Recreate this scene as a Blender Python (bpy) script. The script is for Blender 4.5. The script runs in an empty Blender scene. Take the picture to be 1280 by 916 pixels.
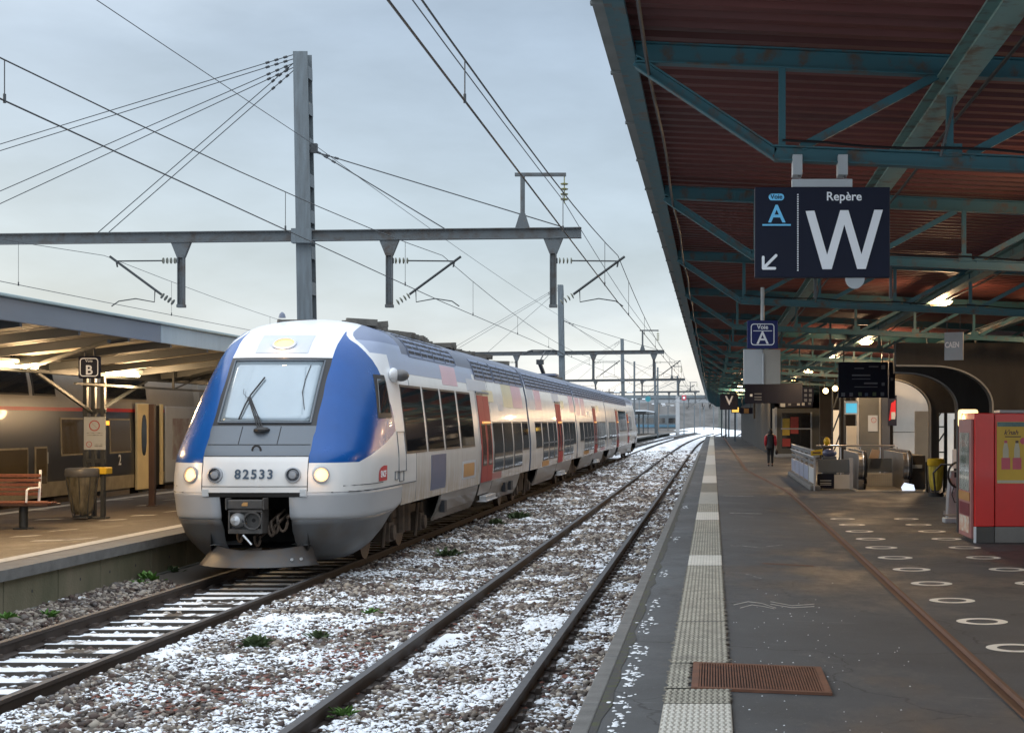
import bpy, math, random
import numpy as np
from mathutils import Vector, Matrix
random.seed(7); rng = np.random.default_rng(7)
C = bpy.context.scene.collection
scene = bpy.context.scene
R = math.radians

# ---- measured camera: looks along +Y, focal length 1900 px on a 1280 px wide frame
F, CX, CY, CZ = 1900.0, 891.0, 527.0, 2.26
def at(px, py, Y):
    return Vector(((px-CX)*Y/F, Y, CZ+(CY-py)*Y/F))

# ------------------------------------------------------------------ materials
def mat(name, col, rough=.6, metal=0., var=.15, vscale=2., col2=None, cover=.5, bump=0., bscale=40., spec=.5,
        coat=0., detail=5., streak=None, sharp=.12):
    m = bpy.data.materials.new(name); m.use_nodes = True
    nt = m.node_tree; b = nt.nodes['Principled BSDF']; L = nt.links.new
    b.inputs['Roughness'].default_value = rough; b.inputs['Metallic'].default_value = metal
    b.inputs['Specular IOR Level'].default_value = spec; b.inputs['Coat Weight'].default_value = coat
    if col2 is None: col2 = tuple(c*(1-var) for c in col); lo, hi = .3, .7; col = tuple(min(1, c*(1+var*.6)) for c in col)
    else: lo, hi = cover-sharp, cover+sharp
    tc = nt.nodes.new('ShaderNodeTexCoord'); vec = tc.outputs['Object']
    mp = nt.nodes.new('ShaderNodeMapping'); L(vec, mp.inputs[0]); vec2 = mp.outputs[0]
    if streak: mp.inputs['Scale'].default_value = streak
    n = nt.nodes.new('ShaderNodeTexNoise'); n.inputs['Scale'].default_value = vscale; n.inputs['Detail'].default_value = detail
    n.inputs['Roughness'].default_value = .62
    L(vec2, n.inputs['Vector'])
    mr = nt.nodes.new('ShaderNodeMapRange'); mr.inputs[1].default_value = lo; mr.inputs[2].default_value = hi
    L(n.outputs['Fac'], mr.inputs[0])
    mx = nt.nodes.new('ShaderNodeMix'); mx.data_type = 'RGBA'
    mx.inputs[6].default_value = (*col2, 1); mx.inputs[7].default_value = (*col, 1)
    L(mr.outputs[0], mx.inputs[0]); L(mx.outputs[2], b.inputs['Base Color'])
    if rough > .12:
        mr2 = nt.nodes.new('ShaderNodeMapRange'); mr2.inputs[3].default_value = rough*.8; mr2.inputs[4].default_value = min(1, rough*1.2)
        L(n.outputs['Fac'], mr2.inputs[0]); L(mr2.outputs[0], b.inputs['Roughness'])
    if bump:
        n2 = nt.nodes.new('ShaderNodeTexNoise'); n2.inputs['Scale'].default_value = bscale; n2.inputs['Detail'].default_value = 4
        L(vec, n2.inputs['Vector'])
        bp = nt.nodes.new('ShaderNodeBump'); bp.inputs['Strength'].default_value = bump; bp.inputs['Distance'].default_value = .02
        L(n2.outputs['Fac'], bp.inputs['Height']); L(bp.outputs[0], b.inputs['Normal'])
    return m

def emis(name, col, strength):
    m = bpy.data.materials.new(name); m.use_nodes = True
    b = m.node_tree.nodes['Principled BSDF']
    b.inputs['Base Color'].default_value = (*col, 1)
    b.inputs['Emission Color'].default_value = (*col, 1); b.inputs['Emission Strength'].default_value = strength
    return m

def dirty_paint(name, col, dirt, zlo, zhi, rough=.3, amount=1., coat=.2):
    """paint with road dirt splashed up the lower body and rain streaks (object space)"""
    m = mat(name, col, rough, var=.06, vscale=1.2, coat=coat)
    nt = m.node_tree; L = nt.links.new; b = nt.nodes['Principled BSDF']
    src = b.inputs['Base Color'].links[0].from_socket
    tc = nt.nodes.new('ShaderNodeTexCoord'); sp = nt.nodes.new('ShaderNodeSeparateXYZ'); L(tc.outputs['Object'], sp.inputs[0])
    mp = nt.nodes.new('ShaderNodeMapping'); mp.inputs['Scale'].default_value = (1.4, 2.2, .5); L(tc.outputs['Object'], mp.inputs[0])
    n = nt.nodes.new('ShaderNodeTexNoise'); n.inputs['Scale'].default_value = 2.5; n.inputs['Detail'].default_value = 7; n.inputs['Roughness'].default_value = .7
    L(mp.outputs[0], n.inputs['Vector'])
    mr = nt.nodes.new('ShaderNodeMapRange'); mr.inputs[1].default_value = zhi; mr.inputs[2].default_value = zlo; L(sp.outputs[2], mr.inputs[0])
    ad = nt.nodes.new('ShaderNodeMath'); ad.operation = 'MULTIPLY'; L(mr.outputs[0], ad.inputs[0])
    mr2 = nt.nodes.new('ShaderNodeMapRange'); mr2.inputs[1].default_value = .2; mr2.inputs[2].default_value = .75; mr2.inputs[3].default_value = .35; mr2.inputs[4].default_value = amount
    L(n.outputs['Fac'], mr2.inputs[0]); L(mr2.outputs[0], ad.inputs[1])
    mx = nt.nodes.new('ShaderNodeMix'); mx.data_type = 'RGBA'; L(ad.outputs[0], mx.inputs[0]); L(src, mx.inputs[6]); mx.inputs[7].default_value = (*dirt, 1)
    L(mx.outputs[2], b.inputs['Base Color'])
    return m

M = {}
M['white'] = dirty_paint('white_paint', (.72, .72, .71), (.34, .25, .15), .8, 1.95, .24, 1.25)
M['whiteclean'] = dirty_paint('white_front_paint', (.73, .74, .75), (.40, .36, .29), .9, 2.3, .30, .55, .15)
M['blue'] = mat('blue_paint', (.004, .070, .27), .26, var=.1, coat=.08, spec=.35)
M['bandblue'] = mat('pale_blue_paint', (.29, .345, .48), .3, var=.08)
M['greypanel'] = mat('grey_panel_paint', (.095, .115, .14), .35, var=.08)
M['skirt'] = dirty_paint('silver_skirt_paint', (.40, .41, .425), (.17, .135, .10), .1, .95, .38)
M['skirtside'] = dirty_paint('skirt_panel_paint', (.22, .21, .20), (.15, .105, .065), .3, 1.0, .5)
M['black'] = mat('black_rubber', (.012, .012, .014), .5, var=.3)
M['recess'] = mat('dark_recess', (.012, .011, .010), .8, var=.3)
M['shield'] = mat('windscreen', (.27, .325, .365), .06, metal=.28, var=.06, vscale=1.1, coat=.5)
M['glass'] = mat('window_glass', (.018, .02, .024), .045, var=.2, spec=1.0, coat=.6)
M['red'] = mat('red_door_paint', (.31, .028, .028), .5, var=.1, spec=.3)
M['redglass'] = mat('red_tinted_glass', (.07, .008, .008), .07, var=.2, spec=.9)
M['pinkpatch'] = mat('pale_pink_film', (.60, .40, .46), .35, var=.08)
M['yellowpatch'] = mat('pale_yellow_film', (.62, .58, .40), .35, var=.08)
M['greypatch'] = mat('pale_grey_film', (.47, .50, .55), .35, var=.08)
M['bluepatch'] = mat('slate_blue_film', (.085, .105, .19), .35, var=.1)
M['redpatch'] = mat('dusty_red_film', (.36, .13, .12), .4, var=.15)
M['orange'] = mat('orange_grille', (.42, .22, .07), .5, var=.2)
M['roofmetal'] = mat('roof_metal', (.13, .15, .20), .5, var=.15)
M['louvre'] = mat('roof_louvre_paint', (.16, .20, .31), .4, var=.1)
M['roofkit'] = mat('roof_equipment', (.11, .10, .085), .8, var=.35, vscale=5)
M['bogie'] = mat('bogie_grime', (.075, .052, .036), .75, var=.4, vscale=6, bump=.2)
M['wheel'] = mat('wheel_steel', (.12, .09, .07), .5, metal=.6, var=.3)
M['coupler'] = mat('coupler_steel', (.075, .07, .066), .55, metal=.3, var=.3, vscale=8)
M['steelbright'] = mat('bright_steel', (.55, .56, .57), .3, metal=.7, var=.1)
M['headlight'] = emis('headlight_glow', (1., .55, .21), 2.1)
M['toplight'] = emis('top_light_glow', (1., .55, .16), 1.7)
M['num'] = mat('grey_blue_lettering', (.06, .09, .13), .4, var=.05)
M['logored'] = mat('crimson_logo', (.50, .015, .03), .4, var=.05)
M['lamplens'] = mat('dark_lamp_lens', (.05, .055, .065), .12, var=.2, spec=.8)
M['lampring'] = mat('lamp_bezel', (.30, .31, .33), .35, metal=.3, var=.1)
# track
def rail_mat():
    m = mat('rail_rust', (.046, .032, .025), .65, var=.35, vscale=9)
    nt = m.node_tree; L = nt.links.new; b = nt.nodes['Principled BSDF']
    g = nt.nodes.new('ShaderNodeNewGeometry'); s = nt.nodes.new('ShaderNodeSeparateXYZ'); L(g.outputs['True Normal'], s.inputs[0])
    s2 = nt.nodes.new('ShaderNodeSeparateXYZ'); L(g.outputs['Position'], s2.inputs[0])
    a = nt.nodes.new('ShaderNodeMapRange'); a.inputs[1].default_value = .9; a.inputs[2].default_value = .98; L(s.outputs[2], a.inputs[0])
    a2 = nt.nodes.new('ShaderNodeMapRange'); a2.inputs[1].default_value = -.03; a2.inputs[2].default_value = -.01; L(s2.outputs[2], a2.inputs[0])
    mu = nt.nodes.new('ShaderNodeMath'); mu.operation = 'MULTIPLY'; L(a.outputs[0], mu.inputs[0]); L(a2.outputs[0], mu.inputs[1])
    src = b.inputs['Base Color'].links[0].from_socket
    mx = nt.nodes.new('ShaderNodeMix'); mx.data_type = 'RGBA'; L(mu.outputs[0], mx.inputs[0]); L(src, mx.inputs[6]); mx.inputs[7].default_value = (.10, .10, .105, 1)
    L(mx.outputs[2], b.inputs['Base Color'])
    me = nt.nodes.new('ShaderNodeMath'); me.operation = 'MULTIPLY'; me.inputs[1].default_value = .55; L(mu.outputs[0], me.inputs[0]); L(me.outputs[0], b.inputs['Metallic'])
    return m
M['rail'] = rail_mat()

def snowy(name, base_a, base_b, rough, amount, nscale=.75, island=True, topz=.25, fine=9.):
    """surface whose upward faces carry snow in patches"""
    m = bpy.data.materials.new(name); m.use_nodes = True
    nt = m.node_tree; L = nt.links.new; b = nt.nodes['Principled BSDF']; b.inputs['Roughness'].default_value = rough
    g = nt.nodes.new('ShaderNodeNewGeometry')
    ramp = nt.nodes.new('ShaderNodeValToRGB'); e = ramp.color_ramp.elements
    e[0].color = (*base_a, 1); e[1].color = (*base_b, 1)
    for p, c in ((.2, (.075, .045, .034)), (.35, (.06, .05, .045)), (.5, (.24, .20, .16)), (.65, (.11, .10, .10)), (.8, (.34, .29, .23))):
        k = e.new(p); k.color = (*c, 1) if island else tuple([x*.5 + y*.5 for x, y in zip(base_a, base_b)] + [1])
    n0 = nt.nodes.new('ShaderNodeTexNoise'); n0.inputs['Scale'].default_value = 14.; n0.inputs['Detail'].default_value = 4
    L(g.outputs['Position'], n0.inputs['Vector'])
    L(g.outputs['Random Per Island'] if island else n0.outputs['Fac'], ramp.inputs[0])
    sp = nt.nodes.new('ShaderNodeSeparateXYZ'); L(g.outputs['True Normal'], sp.inputs[0])
    n1 = nt.nodes.new('ShaderNodeTexNoise'); n1.inputs['Scale'].default_value = nscale; n1.inputs['Detail'].default_value = 6; n1.inputs['Roughness'].default_value = .65
    L(g.outputs['Position'], n1.inputs['Vector'])
    n2 = nt.nodes.new('ShaderNodeTexNoise'); n2.inputs['Scale'].default_value = fine; n2.inputs['Detail'].default_value = 3
    L(g.outputs['Position'], n2.inputs['Vector'])
    def math_(op, a, b_):
        x = nt.nodes.new('ShaderNodeMath'); x.operation = op
        for i, v in enumerate((a, b_)):
            if isinstance(v, (int, float)): x.inputs[i].default_value = v
            else: L(v, x.inputs[i])
        return x.outputs[0]
    patch = math_('ADD', math_('MULTIPLY', math_('SUBTRACT', n1.outputs['Fac'], .5), 4.6), math_('MULTIPLY', math_('SUBTRACT', n2.outputs['Fac'], .5), 1.6))
    if callable(amount): am = amount(nt, L, g, math_)
    else: am = amount
    if island:
        patch = math_('ADD', patch, math_('MULTIPLY', math_('SUBTRACT', g.outputs['Random Per Island'], .5), .5))
    val = math_('ADD', math_('ADD', patch, am), math_('MULTIPLY', sp.outputs[2], 1.1))
    mr = nt.nodes.new('ShaderNodeMapRange'); mr.inputs[1].default_value = .9; mr.inputs[2].default_value = 1.12; L(val, mr.inputs[0])
    gate = nt.nodes.new('ShaderNodeMapRange'); gate.inputs[1].default_value = topz; gate.inputs[2].default_value = topz+.15; L(sp.outputs[2], gate.inputs[0])
    fac = math_('MULTIPLY', mr.outputs[0], gate.outputs[0])
    mx = nt.nodes.new('ShaderNodeMix'); mx.data_type = 'RGBA'; L(fac, mx.inputs[0]); L(ramp.outputs[0], mx.inputs[6]); mx.inputs[7].default_value = (.80, .84, .89, 1)
    L(mx.outputs[2], b.inputs['Base Color'])
    return m

def ballast_amount(nt, L, g, math_):
    # more snow near the photographer and in the far yard, trodden-out strip between the near rails
    s = nt.nodes.new('ShaderNodeSeparateXYZ'); L(g.outputs['Position'], s.inputs[0])
    cr = nt.nodes.new('ShaderNodeFloatCurve')
    mr = nt.nodes.new('ShaderNodeMapRange'); mr.inputs[1].default_value = 0; mr.inputs[2].default_value = 200; L(s.outputs[1], mr.inputs[0])
    c = cr.mapping.curves[0]
    pts = [(0, .47), (.07, .45), (.10, .32), (.16, .18), (.28, .22), (.42, .42), (.6, .68), (1., .85)]
    c.points[0].location = pts[0]; c.points[1].location = pts[-1]
    for p in pts[1:-1]: c.points.new(*p)
    cr.mapping.update(); L(mr.outputs[0], cr.inputs['Value'])
    # left of the train track the platform shelters the stones
    ml = nt.nodes.new('ShaderNodeMapRange'); ml.inputs[1].default_value = -7.5; ml.inputs[2].default_value = -7.25; ml.inputs[3].default_value = -.75; ml.inputs[4].default_value = 0
    L(s.outputs[0], ml.inputs[0])
    return math_('ADD', math_('SUBTRACT', cr.outputs[0], .35), ml.outputs[0])
M['stone'] = snowy('ballast_stone', (.07, .055, .05), (.36, .33, .30), .8, ballast_amount)
M['ballast'] = snowy('ballast_base', (.035, .03, .026), (.14, .12, .10), .9, lambda nt, L, g, m_: m_('SUBTRACT', ballast_amount(nt, L, g, m_), .25), island=False, topz=.1)
M['sleeper'] = snowy('sleeper_wood', (.045, .036, .03), (.10, .085, .07), .8, .32, nscale=1.2, island=False, topz=.6, fine=5.)
M['sleeperbare'] = mat('bare_sleeper', (.10, .095, .09), .8, var=.3, vscale=5)
M['snow'] = mat('snow', (.80, .84, .88), .6, var=.06, bump=.3, bscale=25)
M['yardsnow'] = mat('yard_snow', (.72, .76, .80), .7, col2=(.30, .29, .28), cover=.42, vscale=.25, streak=(1.6, .25, 1))
# platforms
def asphalt(name, a, b_, speck, rough=.45):
    m = mat(name, a, rough, col2=b_, cover=.5, sharp=.2, vscale=.8, bump=.35, bscale=170, detail=10)
    nt = m.node_tree; L = nt.links.new; b = nt.nodes['Principled BSDF']; src = b.inputs['Base Color'].links[0].from_socket
    tc = nt.nodes.new('ShaderNodeTexCoord')
    def noise(scale, st, det, lo, hi):
        mp = nt.nodes.new('ShaderNodeMapping'); mp.inputs['Scale'].default_value = st; L(tc.outputs['Object'], mp.inputs[0])
        n = nt.nodes.new('ShaderNodeTexNoise'); n.inputs['Scale'].default_value = scale; n.inputs['Detail'].default_value = det; n.inputs['Roughness'].default_value = .7; L(mp.outputs[0], n.inputs['Vector'])
        r = nt.nodes.new('ShaderNodeMapRange'); r.inputs[1].default_value = lo; r.inputs[2].default_value = hi; L(n.outputs['Fac'], r.inputs[0]); return r.outputs[0]
    def mixc(fac, c, col):
        x = nt.nodes.new('ShaderNodeMix'); x.data_type = 'RGBA'; L(fac, x.inputs[0]); L(c, x.inputs[6]); x.inputs[7].default_value = (*col, 1); return x.outputs[2]
    c = mixc(noise(.45, (1, .6, 1), 8, .52, .62), src, tuple(q*.62 for q in a))       # damp patches
    c = mixc(noise(30, (1, 1, 1), 3, .66, .72), c, speck)                              # pale aggregate showing
    c = mixc(noise(55, (1, 1, 1), 2, .66, .72), c, tuple(q*.35 for q in a))
    c = mixc(noise(2.2, (.35, 3, 1), 9, .64, .70), c, tuple(q*1.7 for q in a))         # scuffs across
    v = nt.nodes.new('ShaderNodeTexVoronoi'); v.feature = 'DISTANCE_TO_EDGE'; v.inputs['Scale'].default_value = .38
    n = nt.nodes.new('ShaderNodeTexNoise'); n.inputs['Scale'].default_value = 2.5; n.inputs['Detail'].default_value = 6; L(tc.outputs['Object'], n.inputs['Vector'])
    va = nt.nodes.new('ShaderNodeVectorMath'); va.operation = 'ADD'; L(tc.outputs['Object'], va.inputs[0])
    vs = nt.nodes.new('ShaderNodeVectorMath'); vs.operation = 'SCALE'; vs.inputs['Scale'].default_value = .55; L(n.outputs['Color'], vs.inputs[0]); L(vs.outputs[0], va.inputs[1]); L(va.outputs[0], v.inputs['Vector'])
    r = nt.nodes.new('ShaderNodeMapRange'); r.inputs[1].default_value = .006; r.inputs[2].default_value = .0; L(v.outputs['Distance'], r.inputs[0])
    c = mixc(r.outputs[0], c, tuple(q*.3 for q in a))                                  # fine cracks
    L(c, b.inputs['Base Color'])
    rr = nt.nodes.new('ShaderNodeMapRange'); rr.inputs[3].default_value = rough*1.3; rr.inputs[4].default_value = rough*.78
    L(noise(.45, (1, .6, 1), 8, .48, .62), rr.inputs[0]); L(rr.outputs[0], b.inputs['Roughness'])
    return m
M['asphalt'] = asphalt('worn_asphalt', (.083, .089, .094), (.055, .059, .062), (.19, .19, .19), .55)
M['asphaltb'] = asphalt('worn_brown_asphalt', (.085, .066, .048), (.055, .043, .033), (.17, .14, .10), .5)
M['kerb'] = mat('kerb_concrete', (.15, .15, .145), .8, var=.3, vscale=5, bump=.3, bscale=60)
M['moss'] = mat('edge_moss', (.065, .075, .035), .9, col2=(.05, .05, .05), cover=.56, vscale=9, sharp=.06)
M['wallconc'] = mat('mossy_wall_concrete', (.20, .175, .12), .85, col2=(.085, .09, .05), cover=.47, sharp=.22, vscale=1.6, bump=.35, bscale=30, streak=(1, 1, .4))
M['dirtconc'] = mat('grey_plinth_concrete', (.13, .135, .12), .85, var=.3, vscale=3, bump=.3)
M['tileA'] = mat('pale_tactile_tile', (.36, .345, .30), .75, var=.2, vscale=6)
M['tileB'] = mat('worn_tactile_resin', (.19, .18, .145), .75, col2=(.085, .082, .068), cover=.46, sharp=.2, vscale=6)
M['studA'] = mat('pale_stud', (.60, .58, .52), .7, var=.15, vscale=8)
M['studB'] = mat('worn_stud', (.42, .40, .33), .7, col2=(.19, .18, .15), cover=.42, sharp=.2, vscale=5)
M['tileC'] = mat('white_tactile_bar', (.50, .48, .43), .7, var=.12, vscale=8)
M['paint'] = mat('worn_white_paint', (.50, .49, .45), .7, col2=(.30, .29, .27), cover=.42, sharp=.15, vscale=9)
M['paintfaint'] = mat('faded_white_paint', (.40, .40, .38), .7, col2=(.10, .10, .10), cover=.5, sharp=.1, vscale=14)
M['rust'] = mat('rusty_iron', (.155, .065, .035), .7, var=.35, vscale=6, bump=.2)
M['rustchan'] = mat('rusty_channel', (.13, .062, .034), .7, var=.3, vscale=4)
M['ringpaint'] = mat('white_ring_paint', (.78, .76, .68), .6, col2=(.42, .40, .36), cover=.34, sharp=.1, vscale=10)
# canopy
M['teal'] = mat('teal_steel_paint', (.022, .10, .125), .5, col2=(.07, .045, .03), cover=.40, sharp=.07, vscale=6)
M['palegreen'] = mat('pale_green_steel_paint', (.15, .265, .245), .5, col2=(.10, .075, .05), cover=.42, sharp=.08, vscale=5)
M['deck'] = mat('dark_red_deck', (.155, .034, .026), .6, col2=(.075, .022, .019), cover=.5, sharp=.25, vscale=.8, streak=(.4, 3, 1))
M['gutter'] = mat('grey_gutter', (.16, .17, .165), .6, var=.25, vscale=3)
M['fascia'] = mat('grey_fascia_sheet', (.135, .155, .185), .45, var=.12, vscale=1.5, streak=(1, .6, 3))
M['fascialight'] = mat('pale_fascia_sheet', (.30, .36, .39), .45, var=.15, vscale=2.5, streak=(1, 2, .4))
M['ridge'] = mat('pale_roof_edge', (.32, .40, .40), .5, var=.1)
M['soffit'] = mat('ribbed_soffit', (.24, .215, .17), .6, var=.2, vscale=1.5)
M['darksteel'] = mat('dark_steel', (.030, .034, .036), .5, var=.3, vscale=4)
M['brownsteel'] = mat('brown_post_paint', (.060, .032, .024), .5, var=.25)
M['darkwall'] = mat('dark_brown_wall', (.066, .057, .048), .8, var=.3, vscale=1.2)  # dark brown base with slight random tone
M['arch'] = mat('dark_arch_concrete', (.052, .047, .042), .75, var=.35, vscale=1.5, streak=(1.5, 1.5, .5))
M['archtrim'] = mat('pale_arch_trim', (.42, .42, .40), .6, var=.2)
M['whitewall'] = mat('white_wall_plaster', (.74, .72, .66), .8, var=.12, vscale=1)
M['greywall'] = mat('olive_grey_panel', (.125, .125, .11), .7, var=.15)
M['navy'] = mat('navy_sign', (.007, .010, .026), .6, var=.15, spec=.25)
M['navyblue'] = mat('blue_sign', (.010, .018, .11), .5, var=.15, spec=.3)
M['signwhite'] = mat('sign_white', (.82, .84, .87), .5, var=.04)
M['signcyan'] = mat('sign_cyan', (.16, .56, .88), .5, var=.04)
M['signgrey'] = mat('sign_grey', (.42, .45, .47), .5, var=.08)
M['slot'] = mat('dark_slot', (.02, .022, .028), .7)
# catenary
M['galv'] = mat('galvanised_steel', (.145, .17, .185), .6, metal=.2, col2=(.09, .10, .105), cover=.48, sharp=.2, vscale=3.5, streak=(3, 3, .35))
M['galvdark'] = mat('weathered_steel', (.095, .105, .11), .65, metal=.1, col2=(.06, .045, .035), cover=.42, sharp=.12, vscale=3.5)
M['wire'] = mat('copper_wire_dark', (.045, .05, .055), .5, metal=.3, var=.1)
M['insul'] = mat('glass_insulator', (.13, .13, .09), .25, var=.2)
M['insuly'] = mat('green_glass_insulator', (.22, .21, .08), .25, var=.2)

# ------------------------------------------------------------------ mesh builder
class MB:
    def __init__(s): s.v = []; s.f = []; s.mi = []; s.m = 0
    def face(s, idx): s.f.append(tuple(idx)); s.mi.append(s.m)
    def grid(s, rows, close=False):
        o = len(s.v); n = len(rows[0])
        for r in rows: s.v += [tuple(p) for p in r]
        for i in range(len(rows)-1):
            for j in range(n if close else n-1):
                k = (j+1) % n
                s.face((o+i*n+j, o+i*n+k, o+(i+1)*n+k, o+(i+1)*n+j))
        return o
    def box(s, x0, x1, y0, y1, z0, z1):
        o = len(s.v)
        s.v += [(x0,y0,z0),(x1,y0,z0),(x1,y1,z0),(x0,y1,z0),(x0,y0,z1),(x1,y0,z1),(x1,y1,z1),(x0,y1,z1)]
        for q in ((3,2,1,0),(4,5,6,7),(0,1,5,4),(1,2,6,5),(2,3,7,6),(3,0,4,7)): s.face([o+i for i in q])
        return s
    def bar(s, a, b, w=.05, h=None, up=(0,0,1)):
        h = h or w; a = Vector(a); b = Vector(b); d = (b-a)
        if d.length < 1e-6: return s
        d.normalize(); u = Vector(up)
        if abs(d.dot(u)) > .98: u = Vector((0,1,0))
        r = d.cross(u).normalized(); u = r.cross(d).normalized(); o = len(s.v)
        for p in (a, b):
            for i, j in ((-1,-1),(1,-1),(1,1),(-1,1)): s.v.append(tuple(p+r*(w/2*i)+u*(h/2*j)))
        for q in ((0,1,2,3),(7,6,5,4),(0,4,5,1),(1,5,6,2),(2,6,7,3),(3,7,4,0)): s.face([o+i for i in q])
        return s
    def tube(s, pts, r=.02, n=6, caps=True):
        pts = [Vector(p) for p in pts]; rows = []
        prev = None
        for i, p in enumerate(pts):
            d = (pts[min(i+1, len(pts)-1)]-pts[max(i-1, 0)]).normalized()
            u = Vector((0,0,1)) if abs(d.z) < .95 else Vector((0,1,0))
            if prev is not None and abs(prev.dot(d)) < .95: u = prev
            a = d.cross(u).normalized(); u = a.cross(d).normalized(); prev = u
            rr = r[i] if isinstance(r, (list, tuple)) else r
            rows.append([p+a*(rr*math.cos(2*math.pi*k/n))+u*(rr*math.sin(2*math.pi*k/n)) for k in range(n)])
        o = s.grid(rows, True)
        if caps:
            s.face([o+k for k in range(n)][::-1]); e = o+(len(rows)-1)*n; s.face([e+k for k in range(n)])
        return s
    def lathe(s, prof, n=16, c=(0,0,0), axis='z'):
        rows = []
        for r, h in prof:
            row = []
            for k in range(n):
                a = 2*math.pi*k/n; x, y = r*math.cos(a), r*math.sin(a)
                p = {'z': (x, y, h), 'y': (x, h, -y), 'x': (h, x, y)}[axis]
                row.append((p[0]+c[0], p[1]+c[1], p[2]+c[2]))
            rows.append(row)
        s.grid(rows, True); return s
    def prism(s, poly, y0, y1, plane='xz'):
        n = len(poly); o = len(s.v)
        for y in (y0, y1):
            for a, b in poly:
                s.v.append({'xz': (a, y, b), 'xy': (a, b, y), 'yz': (y, a, b)}[plane])
        s.face([o+i for i in range(n)]); s.face([o+n+i for i in range(n)][::-1])
        for i in range(n):
            j = (i+1) % n; s.face((o+i, o+n+i, o+n+j, o+j))
        return s
    def sphere(s, c, r, n=12, m=8):
        if not isinstance(r, (tuple, list)): r = (r, r, r)
        rows = []
        for i in range(m+1):
            t = math.pi*i/m
            rows.append([(c[0]+r[0]*math.sin(t)*math.cos(2*math.pi*k/n), c[1]+r[1]*math.sin(t)*math.sin(2*math.pi*k/n), c[2]+r[2]*math.cos(t)) for k in range(n)])
        s.grid(rows, True); return s
    def text(s, txt, size, c, rot=(90, 0, 0), offset=0., spacing=1., ext=.0015, shear=0., ax='CENTER', sx=1.):
        cu = bpy.data.curves.new('t', 'FONT'); cu.body = txt; cu.size = size; cu.align_x = ax; cu.align_y = 'CENTER'
        cu.extrude = ext; cu.offset = offset; cu.space_character = spacing; cu.shear = shear; cu.resolution_u = 4
        ob = bpy.data.objects.new('t', cu); C.objects.link(ob)
        dg = bpy.context.evaluated_depsgraph_get(); dg.update()
        me = ob.evaluated_get(dg).to_mesh()
        from mathutils import Euler
        mx = Matrix.Translation(c) @ Euler([R(a) for a in rot]).to_matrix().to_4x4() @ Matrix.Diagonal((sx, 1, 1, 1))
        o = len(s.v)
        s.v += [tuple(mx @ v.co) for v in me.vertices]
        for p in me.polygons: s.face([o+i for i in p.vertices])
        ob.evaluated_get(dg).to_mesh_clear()
        bpy.data.objects.remove(ob); bpy.data.curves.remove(cu)
        return s
    def build(s, name, mats, parent=None, smooth=False, bevel=0., loc=None, recalc=True):
        """link as one mesh; vertices are given in world space and stored relative to the parent or the own base"""
        if not isinstance(mats, (list, tuple)): mats = [mats]
        v = np.array(s.v, dtype=float).reshape(-1, 3)
        if parent is not None: org = np.array(world_loc(parent))
        elif loc is not None: org = np.array(loc)
        else:
            lo, hi = v.min(0), v.max(0); org = np.array([(lo[0]+hi[0])/2, (lo[1]+hi[1])/2, lo[2]])
        me = bpy.data.meshes.new(name); me.from_pydata((v-org).tolist(), [], s.f)
        for m in mats: me.materials.append(m)
        if len(mats) > 1: me.polygons.foreach_set('material_index', s.mi)
        if recalc:
            import bmesh
            bm = bmesh.new(); bm.from_mesh(me); bmesh.ops.recalc_face_normals(bm, faces=bm.faces); bm.to_mesh(me); bm.free()
        if smooth:
            me.polygons.foreach_set('use_smooth', [True]*len(me.polygons))
            try: me.set_sharp_from_angle(angle=R(40))
            except Exception: pass
        me.update()
        o = bpy.data.objects.new(name, me); C.objects.link(o)
        if parent is not None: o.parent = parent
        else: o.location = org
        if bevel:
            b = o.modifiers.new('Bevel', 'BEVEL'); b.width = bevel; b.segments = 2; b.limit_method = 'ANGLE'
        return o
def world_loc(o):
    p = Vector(o.location)
    while o.parent is not None: o = o.parent; p += Vector(o.location)
    return p
def thing(name, label, cat, loc=(0,0,0), group=None):
    o = bpy.data.objects.new(name, None); C.objects.link(o); o.location = loc; o.empty_display_size = .2
    return tag(o, label, cat, group)
def tag(o, label, cat, group=None):
    o['label'] = label; o['category'] = cat
    if group: o['group'] = group
    return o
def kind(o, k): o['kind'] = k; return o
def copy_tree(o, parent=None):
    kids = [c for c in C.objects if c.parent == o]
    c = o.copy(); C.objects.link(c)
    if parent is not None: c.parent = parent
    for k in kids: copy_tree(k, c)
    return c
def interp(x, pts):
    if x <= pts[0][0]: return pts[0][1]
    for (a, b), (c, d) in zip(pts, pts[1:]):
        if x <= c: return b+(d-b)*(x-a)/(c-a)
    return pts[-1][1]
def curve_x(Y): return 0. if Y < 120 else .000107*(Y-120)**2     # the lines swing gently right beyond the station
# ================================================================== setting: ground, ballast, tracks, platforms
def strip_mesh(x0, x1, z, ys, bend=True, zf=None):
    b = MB(); b.grid([[(x0+(curve_x(y) if bend else 0), y, z), (x1+(curve_x(y) if bend else 0), y, z)] for y in ys]); return b
far_y = [-10, 0, 40, 80, 120, 140, 160, 180, 200, 220, 240, 270, 300, 330, 360]
g = MB(); g.grid([[(-900, y, -.42), (900, y, -.42)] for y in (-60, 200, 1500, 4000)])
kind(g.build('ground', M['yardsnow']), 'structure')
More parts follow.
